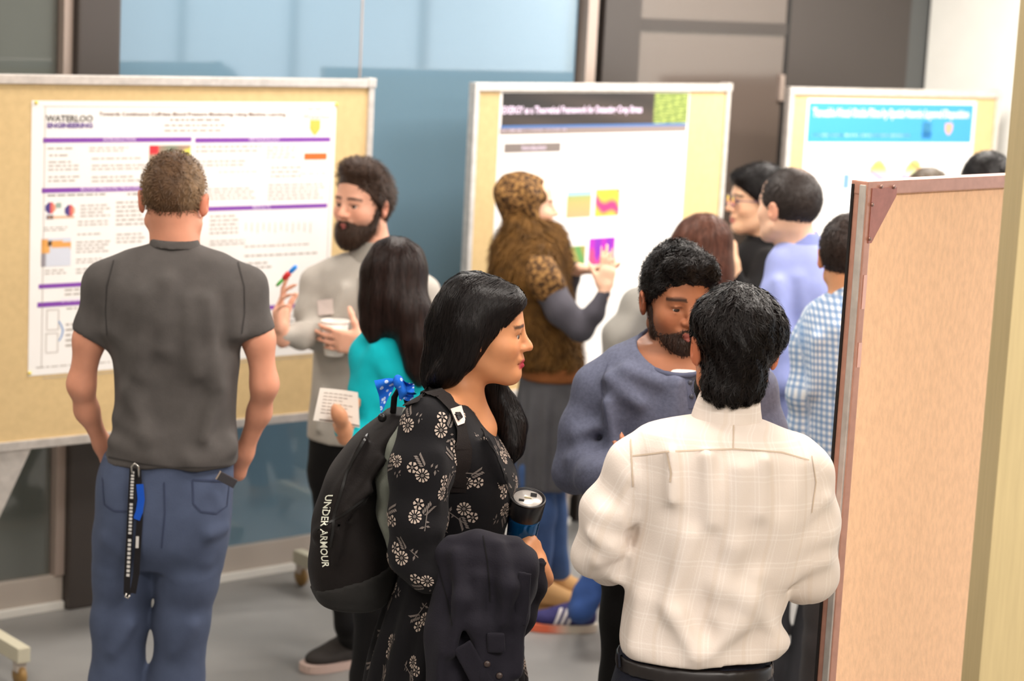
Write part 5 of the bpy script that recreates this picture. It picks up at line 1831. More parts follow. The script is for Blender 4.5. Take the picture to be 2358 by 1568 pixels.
    ld = lathe('lid', [(.0362, Z - .048), (.0375, Z - .046), (.040, Z - .012), (.0405, Z - .004), (.0390, Z), (.037, Z + .001), (.0365, Z - .003), (0, Z - .003)], mat('lid_black', (30, 29, 31), rough=.3), tm, n=40, M=Mt, cap=False)
    lathe('lid_plate', [(.0325, Z - .0028), (.032, Z - .0008), (0, Z - .0008)], mat('lid_silver', (196, 190, 184), rough=.3, metal=.5), ld, n=40, M=Mt)
    lathe('lid_rim', [(.0372, Z + .0012), (.0400, Z + .0012), (.0405, Z - .003), (.0395, Z + .002), (.0378, Z + .002)], mat('rim_dark', (70, 68, 68), rough=.3, metal=.3), ld, n=40, M=Mt, cap=False)
    def lidbox(name, cx, cy, w, d, mt):
        bm = bmesh.new(); abox(bm, cx - w, cx + w, cy - d, cy + d, Z - .0005, Z + .0016)
        T = Matrix([list(r) for r in Mt]).transposed().to_4x4(); bmesh.ops.transform(bm, matrix=T, verts=bm.verts[:])
        bm_obj(name, bm, mt, ld)
    lidbox('drink_opening', .012, .014, .007, .006, mat('opening_dark', (20, 20, 22), rough=.2))
    lidbox('vent_slot', -.014, -.014, .006, .003, mat('opening_dark', (20, 20, 22), rough=.2))
    lidbox('lid_lettering', .0, .0, .008, .0016, mat('lid_print', (170, 160, 130), rough=.4))

    # ---- coat over the arm
    cc = pe.p(1110, 1560, -.28)
    ct = empty('coat', cc, 0, 'dark navy coat draped over the forearm of the woman in the floral dress', 'coat')
    m_ct = fabric('navy_wool', (27, 25, 33), noise=.1, bump=.3)
    sh_ = Loft([pe.st(1246, 1035, 1190, .025, .05, -.26), pe.st(1262, 1012, 1228, .045, .07, -.26), pe.st(1300, 1003, 1240, .055, .08, -.26), pe.st(1380, 998, 1235, .055, .08, -.26), pe.st(1450, 975, 1222, .055, .08, -.27), pe.st(1568, 966, 1213, .06, .08, -.28), pe.st(1720, 960, 1205, .055, .07, -.29)], n=2.6)
    sh_.disp = lambda th, t, u, v: .019 * np.sin(52 * u + 2.4 * np.sin(6 * t) + 1) * np.clip((pe.p(1100, 1255)[2] - t) / .10, 0, 1) + .005 * np.sin(130 * u - 9 * t) * np.clip((pe.p(1100, 1290)[2] - t) / .10, 0, 1)
    def ct_part(name, build, mt=m_ct, res=.0055, parent=ct, warp=True):
        prs = build
        F = Field(np.min([q[1] for q in prs], 0) - .02, np.max([q[2] for q in prs], 0) + .02, res)
        for i, q in enumerate(prs): F.add(q, .03 if i else 0)
        if warp: F.warp(lambda x, y, z: .0016 * np.sin(36 * x + 22 * z) * np.cos(24 * z))
        V, Q = F.mesh(2)
        return np_mesh(name, V, Q, mt, parent, True, off=cc), V, Q
    o, V, Q = ct_part('body_cloth', [sh_.prim()] + pe.chain([(1030, 1268, -.26, 24), (1100, 1252, -.27, 27), (1180, 1262, -.25, 22)]) + pe.chain([(1050, 1275, -.31, 10), (1062, 1380, -.335, 13), (1040, 1500, -.345, 15)]) + pe.chain([(1150, 1262, -.30, 10), (1172, 1350, -.33, 14), (1160, 1430, -.335, 10)]) + pe.chain([(1105, 1330, -.32, 9), (1098, 1440, -.335, 13), (1110, 1560, -.345, 15)]) + pe.chain([(1195, 1270, -.27, 14), (1215, 1310, -.29, 15), (1200, 1420, -.31, 12), (1190, 1550, -.33, 14)]))
    bc = tree(V, Q)
    class _C:
        base = cc; root = ct
        def raw(s, name, V, F, material, parent=None, smooth=True, col=None): return np_mesh(name, V, F, material, parent or ct, smooth, col, None, cc)
    C_ = _C()
    ct_part('sleeve', pe.chain([(1237, 1300, -.09, 24), (1228, 1350, -.10, 26), (1200, 1420, -.12, 30), (1160, 1470, -.14, 34)]))
    ct_part('cuff', [clip(cone(pe.p(1238, 1282, -.088), pe.p(1235, 1310, -.09), pe.r(23), pe.r(24)), pe.p(1238, 1288, -.088), (0.05, 0, 1))], res=.004, warp=False)
    ct_part('lapel', [rbox(pe.p(1203, 1380, -.325), (pe.r(16), .004, pe.r(62)), axes(0, 0, 3), .003)], res=.0035)
    ct_part('belt_tab', [rbox(pe.p(1100, 1550, -.352), (pe.r(24), .005, pe.r(75)), axes(0, 0, -32), .004)], res=.0035)
    ct_part('pocket_flap', [rbox(pe.p(1142, 1480, -.352), (pe.r(19), .004, pe.r(22)), axes(0, 0, -4), .003)], res=.0035)
    seam(C_, 'seam', bc, [(1112, 1234), (1122, 1290), (1126, 1340), (1128, 1385)], .0026, m_pip, o, lift=.0015)
    seam(C_, 'seam', bc, [(1008, 1300), (1030, 1380), (1042, 1440)], .0026, m_pip, o, lift=.0015)
    for x, y in ((1122, 1528), (1150, 1555)):
        loc, nn, _, _ = bc.ray_cast(Vector(CAMP), Vector(ray(x, y)).normalized())
        if loc is not None:
            lathe('button', [(0, .003), (.006, .0025), (.007, 0), (.007, -.002)], mat('brown_button', (62, 50, 46), rough=.35), ct, n=16, loc=np.array(loc) - cc + np.array([0, -.003, 0]), M=[(1, 0, 0), (0, 0, 1), (0, -1, 0)])


person_floral()

# ================================================================== man in slate henley
def person_henley():
    pe = Person(5.15, 'bearded man in a slate blue henley facing the camera, half hidden by the white shirt', (1510, 1140))
    H = Head(pe.p(1560, 690), 164, -6, 1, sc=1.0, jaw=1.0, lid=.0022, brow_w=.0056)
    m_h = fabric('slate_heather', (92, 96, 116), noise=.14, nscale=120, bump=.25)
    tor = Loft([pe.st(772, 1478, 1640, .07, .07), pe.st(800, 1432, 1690, .09, .09), pe.st(840, 1392, 1728, .11, .10), pe.st(900, 1362, 1752, .125, .11), pe.st(1000, 1366, 1742, .13, .115), pe.st(1090, 1380, 1720, .125, .11), pe.st(1150, 1390, 1700, .12, .11)], n=2.4)
    ra = [(1425, 842, 0, 44), (1375, 890, 0, 52), (1338, 985, -.01, 48), (1322, 1085, -.02, 46), (1380, 1102, -.16, 40), (1460, 1090, -.26, 32), (1500, 1085, -.28, 28)]
    la = [(1690, 842, 0, 44), (1735, 890, 0, 50), (1765, 1000, -.01, 46), (1760, 1090, -.02, 44), (1690, 1095, -.18, 38), (1600, 1085, -.27, 30), (1570, 1085, -.28, 28)]
    fl_ = (pe.p(1445, 1140)[0], pe.Y + .02); fr_ = (pe.p(1600, 1140)[0], pe.Y)
    lgs = [[(1462, 1260, 0, 78), (1450, 1420, 0, 68), (1440, 1568, 0, 60)], [(1612, 1260, 0, 78), (1600, 1420, 0, 68), (1592, 1568, 0, 60)]]
    lw = [leg_skin(pe, lgs, (fl_, fr_))]
    prims = [tor.prim(-.018), cone(H.w(0, -.035, -.05), pe.p(1562, 805, .045), .055, .058), cone(pe.p(1562, 800, .045), pe.p(1562, 850, .02), .060, .08), cone(pe.p(1482, 820, .02), pe.p(1562, 830, -.01), .045, .05)]
    prims += pe.chain([(a, b, c, d * .66) for a, b, c, d in ra]) + pe.chain([(a, b, c, d * .66) for a, b, c, d in la]) + [q for a in lw for q in a]
    b_, V, Q = body(pe, prims, H, .0085, .0040, 'brown_henley', (160, 104, 74), lips=(150, 84, 76), brow=(24, 17, 15), stubble=.45, stub_col=(58, 38, 30), blush=.10,
                    hands=[dict(wrist=pe.p(1505, 1084, -.285), d=(.8, -.1, .1), palm=(0, .9, .3), thumb_side=1, curl=(20, 30, 30, 32, 35)), dict(wrist=pe.p(1565, 1084, -.285), d=(-.8, -.1, .1), palm=(0, .9, .3), thumb_side=-1, curl=(20, 30, 30, 32, 35))])
    H.eyes(b_, pe.base, gaze=(4, -10), iris=(44, 30, 24))
    def wf(q):
        return np.where(q[:, 2] > .03, .0035 * np.sin(130 * q[:, 0] + 3 * np.sin(90 * q[:, 1])) * np.cos(120 * q[:, 1] + 2 * np.sin(80 * q[:, 2])), 0)
    def fl(p, nn):
        l = H.loc(np.array(p))
        return Vector((H.M[1] * .5 * np.sin(60 * l[0]) + H.M[0] * np.sin(70 * l[1] + 50 * l[0]) + H.M[2] * (-.2 + .7 * np.sin(90 * l[1]))).tolist())
    short_hair(pe, H, hair_mat('curly_black', (17, 13, 12), rough=.33), rad=(.081, .110, .110), center=(0, -.008, .028), n=3800, L=.034, seg=6, lift=.30, width=.0034, wave=.006, warp=wf, flow=fl,
               extra=[((0, .055, .098), (.062, .044, .028)), ((-.045, .062, .078), (.025, .030, .022))], p0=(0, .06, .036), hairline=(.62, -.78), pickmax=.97, jitter=.45, seed=9)
    beard(pe, H, hair_mat('short_black_beard', (46, 32, 26)), big=.003, n=2600, L=.007, mouth=.0085, seed=16)
    # shirt
    sl = [pe.chain(ra), pe.chain(la)]
    fo = [((1345, 1040, -.08), (1400, 1020, -.10), .010), ((1320, 1060, -.08), (1400, 1060, -.13), .010), ((1330, 1000, -.07), (1372, 985, -.09), .009), ((1395, 930, -.11), (1420, 1050, -.12), .009),
          ((1440, 850, -.10), (1520, 880, -.12), .009), ((1400, 870, -.09), (1470, 930, -.125), .008), ((1340, 1110, -.14), (1420, 1118, -.24), .010), ((1350, 1080, -.14), (1430, 1080, -.26), .008), ((1560, 880, -.13), (1545, 1000, -.13), .008)]
    sh, V, Q = garment(pe, 'henley_shirt', m_h, [tor], sl, res=.006, k=.03, folds=fo, fk=.03, warp=.0022, psubs=[ell(pe.p(1560, 790, -.035), (.098, .10, .058), axes(0, 24, 0)), cone(pe.p(1575, 820, -.09), pe.p(1588, 862, -.14), .03, .016)])
    bt = tree(V, Q)
    m_rb = fabric('slate_rib', (78, 82, 102))
    seam(pe, 'placket', bt, [(1582, 862), (1592, 900), (1596, 940)], .022, m_rb, sh, lift=.002)
    for y in (880, 912):
        loc, nn, _, _ = bt.ray_cast(Vector(CAMP), Vector(ray(1589 + (y - 880) * .1, y)).normalized())
        if loc is not None:
            lathe('button', [(0, .002), (.005, .002), (.006, 0)], mat('shirt_button', (70, 72, 84), rough=.4), sh, n=12, loc=np.array(loc) - pe.base + np.array([0, -.004, 0]), M=[(1, 0, 0), (0, 0, 1), (0, -1, 0)])
    seam(pe, 'shoulder_seam', bt, [(1400, 838), (1385, 880), (1392, 930), (1400, 980)], .003, m_rb, sh)
    # neck rib and undershirt
    Fc = Field(pe.p(1440, 870) - .15, pe.p(1680, 740) + .15, .005)
    def ring(c, r, rad, tilt):
        pts = []
        for i in range(25):
            a = 2 * math.pi * i / 24
            pts.append(np.array(c) + np.array([r[0] * math.cos(a), r[1] * math.sin(a), tilt * math.sin(a)]))
        return [cone(pts[i], pts[i + 1], rad, rad) for i in range(24)]
    for q in ring(pe.p(1560, 806, -.028), (.099, .090), .0075, .046): Fc.add(q, .004)
    pe.emit('neck_rib', Fc, m_rb, 1, parent=sh)
    us = Loft([pe.st(842, 1530, 1615, .06, .05, -.04), pe.st(862, 1510, 1630, .088, .05, -.03), pe.st(900, 1490, 1640, .10, .05)], n=2.2)
    Fu = Field(us.prim()[1] - .02, us.prim()[2] + .02, .007); Fu.add(us.prim(), 0)
    pe.emit('undershirt', Fu, fabric('white_jersey', (230, 222, 212)), 1)
    hip = Loft([pe.st(1120, 1396, 1690, .11, .10), pe.st(1180, 1388, 1690, .12, .115), pe.st(1260, 1385, 1685, .115, .115), pe.st(1340, 1390, 1680, .09, .09)], n=2.4)
    trousers(pe, 'trousers', fabric('black_twill', (13, 12, 12)), hip, [[(1462, 1260, 0, 78), (1450, 1420, 0, 68), (1440, 1568, 0, 60)], [(1612, 1260, 0, 78), (1600, 1420, 0, 68), (1592, 1568, 0, 60)]], [fl_, fr_])
    for ft in (fl_, fr_): make_shoe(pe, ft, (0, -1), mat('dark_shoe', (40, 40, 44), rough=.6), mat('white_sole', (225, 222, 214), rough=.6), res=.009)


person_henley()

# ================================================================== man in white shirt, seen from behind
def person_white():
    pe = Person(4.30, 'dark-haired man in a cream white checked dress shirt and jeans, seen from behind', (1610, 1520))
    H = Head(pe.p(1692, 800, .045), -9, -4, 2, sc=1.0, plain=True, jaw=1.05)
    m_sh = attr_uv_mat('cream_shirting', (222, 210, 200), [(0, .047, .06, 0, (240, 233, 226), .30), (0, .047, .05, .008, (240, 233, 226), .26), (1, .060, .06, 0, (240, 233, 226), .30), (1, .060, .05, .01, (240, 233, 226), .26),
                                                            (0, .094, .09, .02, (214, 198, 182), .35)])
    tor = Loft([pe.st(962, 1590, 1756, .055, .05), pe.st(985, 1500, 1815, .085, .08), pe.st(1015, 1468, 1862, .10, .09), pe.st(1080, 1462, 1878, .115, .10), pe.st(1180, 1462, 1872, .118, .11), pe.st(1280, 1450, 1842, .11, .11),
                pe.st(1380, 1434, 1812, .108, .11), pe.st(1440, 1424, 1792, .115, .115), pe.st(1490, 1422, 1792, .125, .12), pe.st(1520, 1432, 1780, .12, .115)], n=2.5)
    la = [(1500, 1040, 0, 52), (1462, 1075, 0, 60), (1400, 1180, .01, 60), (1372, 1275, .02, 53), (1405, 1292, .10, 52), (1450, 1270, .22, 42), (1500, 1240, .30, 36)]
    ra = [(1835, 1045, 0, 50), (1862, 1090, 0, 56), (1872, 1200, .01, 58), (1868, 1325, .02, 56), (1848, 1335, .10, 50), (1800, 1290, .24, 40), (1760, 1250, .30, 36)]
    slv = [pe.chain(la), pe.chain(ra)]
    fl_ = (pe.p(1505, 1560)[0] - .0, pe.Y + .02); fr_ = (pe.p(1690, 1560)[0], pe.Y)
    hipL, hipR = pe.p(1515, 1640), pe.p(1690, 1640)
    lw = legs_world(hipL, hipR, fl_, fr_, (.065, .048, .035))
    prims = [tor.prim(-.022), cone(H.w(0, -.03, -.05), pe.p(1672, 955, .01), .050, .050), cone(pe.p(1672, 950, .01), pe.p(1668, 1010, .01), .05, .06)]
    th = [[(a, b, c, d * .62) for a, b, c, d in q] for q in (la, ra)]
    prims += [q for a in th for q in pe.chain(a)] + [q for a in lw for q in a] + [ell(pe.p(1603, 1640), (.12, .08, .10))]
    body(pe, prims, H, .0085, .0048, 'tan_white', (196, 128, 92), lips=None, brow=None,
         hands=[dict(wrist=pe.p(1512, 1236, .32), d=(.75, .6, .25), palm=(.3, .2, .9), thumb_side=1, curl=(20, 30, 30, 32, 35)), dict(wrist=pe.p(1748, 1246, .32), d=(-.75, .6, .2), palm=(-.3, .2, .9), thumb_side=-1, curl=(20, 30, 30, 32, 35))])
    # hair
    def wf(q):
        a = np.arctan2(q[:, 0], -q[:, 1])
        return .0022 * np.sin(22 * a + 60 * q[:, 2] + 3 * np.sin(40 * q[:, 2])) + .003 * np.sin(55 * q[:, 2] + 4 * a)
    crown = H.w(.025, -.02, .115)
    sideways = H.M[0]
    def flow(p, nn):
        v = np.array(p) - crown
        v = v / (np.linalg.norm(v) + 1e-6)
        lx, ly, lz = H.loc(np.array(p))
        return Vector((v + sideways * (.55 * np.sin(38 * lz + 9 * lx) + (.9 if lz > .06 else .15) * np.sign(lx + .03)) - H.M[2] * .45).tolist())
    short_hair(pe, H, hair_mat('black_brown', (17, 12, 11), rough=.30), thick=.018, rad=(.081, .112, .102), center=(-.002, -.016, .029), n=4200, L=.062, seg=6, lift=.10, width=.0040, wave=.011, warp=wf, flow=flow,
               extra=[((.004, -.012, .048), (.094, .098, .056)), ((-.014, -.066, -.052), (.058, .042, .054)), ((-.010, -.078, -.086), (.044, .024, .026)), ((-.042, -.060, -.080), (.022, .024, .026))], p0=(0, .035, -.040), hairline=(.46, -.89), jitter=.30, seed=11)
    # beard glimpsed past the jaw
    Fb = Field(H.c - .16, H.c + .16, .005)
    Fb.add(H.E((0, .045, -.088), (.066, .064, .052)), 0); Fb.add(H.E((0, .07, -.118), (.035, .03, .03)), .03)
    Fb.cut(H.w(0, 0, -.035), H.M[2]); Fb.cut(H.w(0, .012, -.05), -H.M[1] * .9 + H.M[2] * .3)
    V, Q = Fb.mesh(1)
    SV, SQ = strands(V, Q, 600, .016, lambda p, n_: Vector((H.M[1] * .3 - H.M[2]).tolist()), lift=.4, width=.0022, seg=3, seed=5)
    np_mesh('beard', np.concatenate([V, SV]), np.concatenate([Q, SQ + len(V)]), hair_mat('black_brown', (17, 12, 11)), pe.root, True, off=pe.base)
    # shirt
    allp = [tor.prim()] + [q for a in slv for q in a]
    F = Field(np.min([q[1] for q in allp], 0) - .03, np.max([q[2] for q in allp], 0) + .03, .0055)
    F.add(tor.prim(), 0)
    for a in slv:
        for q in a: F.add(q, .03)
    D = -.118
    for a, b, r in [((1545, 1040, D + .01), (1550, 1150, D), .006), ((1630, 1050, D), (1640, 1200, D), .009), ((1760, 1060, D), (1752, 1180, D), .009), ((1705, 1080, D), (1690, 1250, D + .005), .009),
                    ((1840, 1070, D + .05), (1815, 1190, D + .045), .010), ((1590, 1240, D + .01), (1540, 1390, D + .01), .010), ((1690, 1260, D + .008), (1650, 1420, D + .005), .010),
                    ((1740, 1330, D + .01), (1728, 1400, D + .005), .010), ((1730, 1390, D), (1800, 1478, D + .05), .012), ((1700, 1440, D), (1640, 1500, D - .01), .010), ((1560, 1420, D), (1600, 1505, D - .01), .010),
                    ((1480, 1380, D + .05), (1460, 1490, D + .04), .010), ((1660, 1350, D + .005), (1722, 1372, D), .007), ((1790, 1200, D + .03), (1800, 1330, D + .05), .010),
                    ((1440, 1180, -.055), (1455, 1110, -.05), .010), ((1420, 1330, -.02), (1440, 1290, -.01), .010), ((1360, 1230, -.05), (1405, 1255, -.055), .008), ((1375, 1290, -.04), (1425, 1262, -.04), .008),
                    ((1385, 1180, -.05), (1440, 1200, -.05), .007), ((1840, 1250, -.05), (1905, 1235, -.04), .008), ((1830, 1310, -.05), (1900, 1290, -.04), .008), ((1835, 1180, -.055), (1900, 1150, -.05), .007)]:
        F.add(cone(pe.p(*a), pe.p(*b), r * .75, r * .5), .045)
    F.add(ell(pe.p(1775, 1470, -.03), (.038, .06, .022)), .03)
    F.sub(cone(pe.p(1455, 1130, -.075), pe.p(1446, 1300, -.06), .008, .010), .012)
    F.sub(cone(pe.p(1838, 1130, -.07), pe.p(1812, 1350, -.05), .008, .010), .012)
    F.cut(pe.p(1600, 1531, -.1), pe.p(1600, 1550) - pe.p(1600, 1530))
    F.sub(cone(pe.p(1668, 900, .01), pe.p(1668, 972, .01), .052, .05), .003)
    F.warp(lambda x, y, z: .0020 * np.sin(23 * x + 11 * z + 3 * np.sin(9 * z + 7 * x)) + .0016 * np.sin(48 * x - 20 * z) * np.cos(21 * z))
    sl_pts = [([pe.p(a, b, c) for a, b, c, d in q], .05) for q in (la, ra)]
    shirt, V, Q = pe.emit('dress_shirt', F, m_sh, 2, uv=lambda V: sleeve_uv(V, tor, sl_pts))
    bt = tree(V, Q)
    m_st = fabric('cream_stitch', (196, 178, 158))
    seam(pe, 'yoke_seam', bt, [(1458, 1050), (1540, 1040), (1690, 1034), (1800, 1042), (1862, 1060)], .0032, m_st, shirt)
    seam(pe, 'yoke_centre_seam', bt, [(1690, 958), (1688, 1032)], .0022, m_st, shirt)
    seam(pe, 'armhole_seam', bt, [(1453, 1012), (1455, 1060), (1458, 1120)], .0030, m_st, shirt)
    seam(pe, 'armhole_seam', bt, [(1868, 1050), (1878, 1110), (1868, 1180)], .0030, m_st, shirt)
    seam(pe, 'box_pleat', bt, [(1537, 1042), (1546, 1090), (1544, 1110)], .0040, m_st, shirt)
    Fc = Field(pe.p(1540, 1010) - .12, pe.p(1800, 880) + .12, .0045)
    co = Loft([pe.st(906, 1612, 1750, .060, .060, .01), pe.st(930, 1602, 1751, .066, .060, .01), pe.st(972, 1588, 1756, .074, .066, .01)], n=2.1)
    ci = Loft([pe.st(890, 1620, 1738, .052, .054, .01), pe.st(985, 1612, 1742, .056, .056, .01)], n=2.1, cap=False)
    Fc.add(shell(co.prim(), 0, ci.prim()), 0)
    col_, Vc, Qc = pe.emit('collar', Fc, m_sh, 1, parent=shirt, uv=lambda V: np.stack(tor.uv(V), 1))
    # jeans and belt
    m_j = fabric('dark_indigo_denim', (24, 26, 38), noise=.12, bump=.4, bscale=420)
    hip = Loft([pe.st(1496, 1424, 1778, .105, .11), pe.st(1530, 1418, 1780, .115, .115), pe.st(1600, 1400, 1782, .135, .12), pe.st(1680, 1400, 1780, .13, .115), pe.st(1760, 1410, 1770, .09, .09)], n=2.4)
    lg = [cone(hipL, np.array([fl_[0], fl_[1], .5]), .095, .068), cone(np.array([fl_[0], fl_[1], .5]), np.array([fl_[0], fl_[1], .05]), .068, .06),
          cone(hipR, np.array([fr_[0], fr_[1], .5]), .095, .068), cone(np.array([fr_[0], fr_[1], .5]), np.array([fr_[0], fr_[1], .05]), .068, .06)]
    F = Field(np.min([hip.prim()[1]] + [q[1] for q in lg], 0) - .03, np.max([hip.prim()[2]] + [q[2] for q in lg], 0) + .03, .009)
    F.add(hip.prim(), 0)
    for q in lg: F.add(q, .03)
    F.cut((0, 0, .012), (0, 0, -1))
    je, V, Q = pe.emit('jeans', F, m_j, 2)
    bt = tree(V, Q)
    m_th = fabric('amber_thread', (150, 100, 58))
    seam(pe, 'stitching', bt, [(1440, 1540), (1490, 1556), (1540, 1562), (1580, 1562)], .0020, m_th, je)
    seam(pe, 'stitching', bt, [(1770, 1540), (1730, 1556), (1690, 1563)], .0020, m_th, je)
    m_blt = mat('black_leather_belt', (30, 26, 26), rough=.4)
    Fb = Field(hip.prim()[1] - .03, hip.prim()[2] + .03, .006)
    bl = Loft([pe.st(1503, 1417, 1783, .118, .116), pe.st(1536, 1412, 1785, .124, .122)], n=2.4)
    bi = Loft([pe.st(1480, 1424, 1778, .102, .106), pe.st(1560, 1424, 1778, .102, .106)], n=2.4, cap=False)
    Fb.add(shell(bl.prim(), 0, bi.prim()), 0)
    be, Vb, Qb = pe.emit('belt', Fb, m_blt, 1)
    bb_ = tree(Vb, Qb)
    polyband(pe, 'leather_patch', bb_, [(1719, 1511), (1774, 1502), (1777, 1526), (1722, 1534)], mat('tan_leather_patch', (176, 112, 66), rough=.6), je, lift=.003)
    for x in (1428, 1624, 1768):
        seam(pe, 'belt_loop', bb_, [(x, 1506), (x + 2, 1536)], .010, m_j, je, lift=.003)
    m_so = mat('white_sole', (225, 222, 214), rough=.6)
    for ft in (fl_, fr_): make_shoe(pe, ft, (-.1, 1), mat('dark_shoe', (40, 40, 44), rough=.6), m_so, res=.009)


person_white()

# ================================================================== people further back
def arms_skin(pe, arms, f=.66): return [q for a in arms for q in pe.chain([(x, y, z, r * f) for x, y, z, r in a])]


def collar(pe, mt, tops, bots, parent, inset=.010, res=.005, ycut=None, uv=None):
    """tops/bots: Loft stations (outer)"""
    co = Loft([tops, bots], n=2.1)
    it = (tops[0] + np.array([0, 0, .03]), tops[1] - inset, tops[2] - inset, tops[3] - inset, tops[4] - inset)
    ib = (bots[0] - np.array([0, 0, .03]), bots[1] - inset * 1.6, bots[2] - inset * 1.6, bots[3] - inset * 1.6, bots[4] - inset * 1.6)
    ci = Loft([it, ib], n=2.1, cap=False)
    F = Field(co.prim()[1] - .03, co.prim()[2] + .03, res)
    F.add(shell(co.prim(), 0, ci.prim()), 0)
    for q in (ycut or []): F.sub(q, .004)
    return pe.emit('collar', F, mt, 1, parent=parent, uv=uv)


def person_beard():
    pe = Person(7.10, 'man with a full dark beard in a light grey button shirt, holding a paper cup', (815, 1000))
    H = Head(pe.p(836, 470), 215, 0, 0, sc=1.0, jaw=1.0)
    m_s = fabric('grey_chambray', (172, 166, 158), noise=.08)
    tor = Loft([pe.st(585, 790, 920, .065, .06), pe.st(605, 752, 955, .09, .08), pe.st(640, 728, 978, .11, .10), pe.st(720, 722, 984, .125, .11), pe.st(800, 722, 975, .125, .11), pe.st(900, 715, 955, .12, .11), pe.st(1012, 704, 935, .125, .12)], n=2.4)
    ra = [(765, 628, 0, 30), (728, 650, 0, 34), (715, 720, -.03, 35), (728, 768, -.07, 34), (692, 772, -.17, 28), (652, 772, -.24, 22)]
    la = [(945, 640, 0, 30), (976, 670, 0, 33), (985, 750, -.03, 33), (950, 805, -.08, 32), (890, 803, -.17, 26), (848, 795, -.21, 22)]
    ft1 = G(806, 1530); ft1 = (ft1[0], ft1[1]); ft2 = (ft1[0] + .22, ft1[1] + .25)
    lgs = [[(758, 1090, 0, 48), (768, 1200, -.03, 42), (785, 1320, -.08, 34), (800, 1440, -.14, 27)], [(870, 1090, 0, 50), (872, 1250, .02, 42), (872, 1400, .1, 32)]]
    lw = [leg_skin(pe, lgs, (ft1, ft2))]
    prims = [tor.prim(-.016), cone(H.w(0, -.03, -.05), pe.p(862, 590, .02), .056, .058), cone(pe.p(862, 585, .02), pe.p(858, 640, 0), .06, .08)] + arms_skin(pe, [ra, la]) + [q for a in lw for q in a]
    cupb = pe.p(769, 818, -.165)
    b_, V, Q = body(pe, prims, H, .008, .0045, 'fair_beard', (224, 168, 142), lips=(176, 96, 90), brow=(38, 26, 22), stubble=.5, stub_col=(60, 44, 38), blush=.14,
                    hands=[dict(wrist=pe.p(648, 765, -.245), d=(-.12, -.25, 1), palm=(1, -.25, .1), thumb_side=1, sc=1.0, curl=((12, 10, 10), (8, 14, 10), (26, 26, 20), (34, 30, 22), (40, 30, 22)), spread=10, thumb=(30, 10)),
                           dict(wrist=pe.p(842, 793, -.215), d=(-1, -.10, .10), palm=(-.1, 1, .05), thumb_side=-1, sc=.98, curl=(14, 20, 22, 22, 22), spread=5, thumb=(62, 16))])
    H.eyes(b_, pe.base, gaze=(-4, 2))
    hm = hair_mat('dark_brown', (58, 42, 33))
    def fl(p, nn):
        l = H.loc(np.array(p))
        return Vector((H.M[1] * (-.3 if l[2] > .05 else -.6) + H.M[2] * (.4 if l[1] > .02 and l[2] > .04 else -.8) + H.M[0] * .3 * np.sin(40 * l[1])).tolist())
    short_hair(pe, H, hm, rad=(.083, .108, .106), center=(0, -.010, .030), n=2600, L=.042, lift=.34, width=.0040, seg=4, flow=fl, extra=[((0, .045, .108), (.060, .055, .032)), ((.02, -.01, .12), (.05, .06, .024))], p0=(0, .06, .045), hairline=(.72, -.70), res=.0055, jitter=.4, seed=31)
    beard(pe, H, hm, big=.018, n=1600, L=.022, mouth=.0090)
    sl = [pe.chain(ra), pe.chain(la)]
    fo = [((735, 700, -.06), (760, 760, -.10), .010), ((790, 660, -.12), (770, 720, -.12), .008), ((880, 700, -.12), (870, 830, -.12), .008), ((740, 900, -.11), (730, 990, -.11), .009), ((700, 790, -.19), (735, 760, -.12), .008), ((830, 880, -.12), (820, 990, -.12), .008)]
    sh, V, Q = garment(pe, 'button_shirt', m_s, [tor], sl, res=.007, k=.028, folds=fo, warp=.0022, psubs=[ell(pe.p(850, 578, -.02), (.056, .070, .04), axes(0, 15, 0)), cone(pe.p(842, 575, -.09), pe.p(838, 612, -.13), .018, .006)])
    bt = tree(V, Q)
    seam(pe, 'placket', bt, [(838, 640), (836, 740), (828, 860), (818, 990)], .034, fabric('grey_placket', (182, 177, 169)), sh, lift=.0015)
    for y in (622, 676, 735, 870, 930):
        loc, nn, _, _ = bt.ray_cast(Vector(CAMP), Vector(ray(838 - (y - 640) * .05, y)).normalized())
        if loc is not None: lathe('button', [(0, .003), (.006, .0025), (.007, 0), (.006, -.004)], mat('pale_button', (226, 222, 214), rough=.4), sh, n=12, loc=np.array(loc) - pe.base + np.array([0, -.004, 0]), M=[(1, 0, 0), (0, 0, 1), (0, -1, 0)])
    for dx in (-13, 13): seam(pe, 'placket_stitch', bt, [(838 + dx, 640), (836 + dx, 740), (828 + dx, 860), (818 + dx, 990)], .004, fabric('grey_stitch', (136, 130, 122)), sh, lift=.0022)
    tg = polyband(pe, 'name_tag', bt, [(731, 692), (768, 688), (770, 722), (733, 728)], mat('name_tag_paper', (206, 192, 186), rough=.7), sh, lift=.003)
    for q in ([(737, 702), (745, 701), (745, 708), (738, 709)], [(749, 700), (762, 698), (762, 706), (750, 707)]):
        polyband(pe, 'tag_marks', bt, q, mat('tag_ink', (150, 140, 140)), tg, lift=.0045)
    m_c = fabric('grey_collar', (160, 154, 146))
    for e, pts in ((-1, [(838, 600), (822, 560), (866, 556), (850, 612)]), (1, [])):
        pass
    collar(pe, m_c, pe.st(553, 812, 906, .066, .066, .0), pe.st(610, 794, 920, .084, .074, -.005), sh, ycut=[cone(pe.p(838, 535, -.10), pe.p(837, 604, -.10), .040, .006)])
    # ring
    rg = pe.p(779, 795, -.222)
    hip = Loft([pe.st(995, 710, 930, .11, .10), pe.st(1050, 708, 928, .12, .11), pe.st(1120, 715, 915, .10, .10)], n=2.4)
    m_bp = fabric('black_denim', (12, 11, 12))
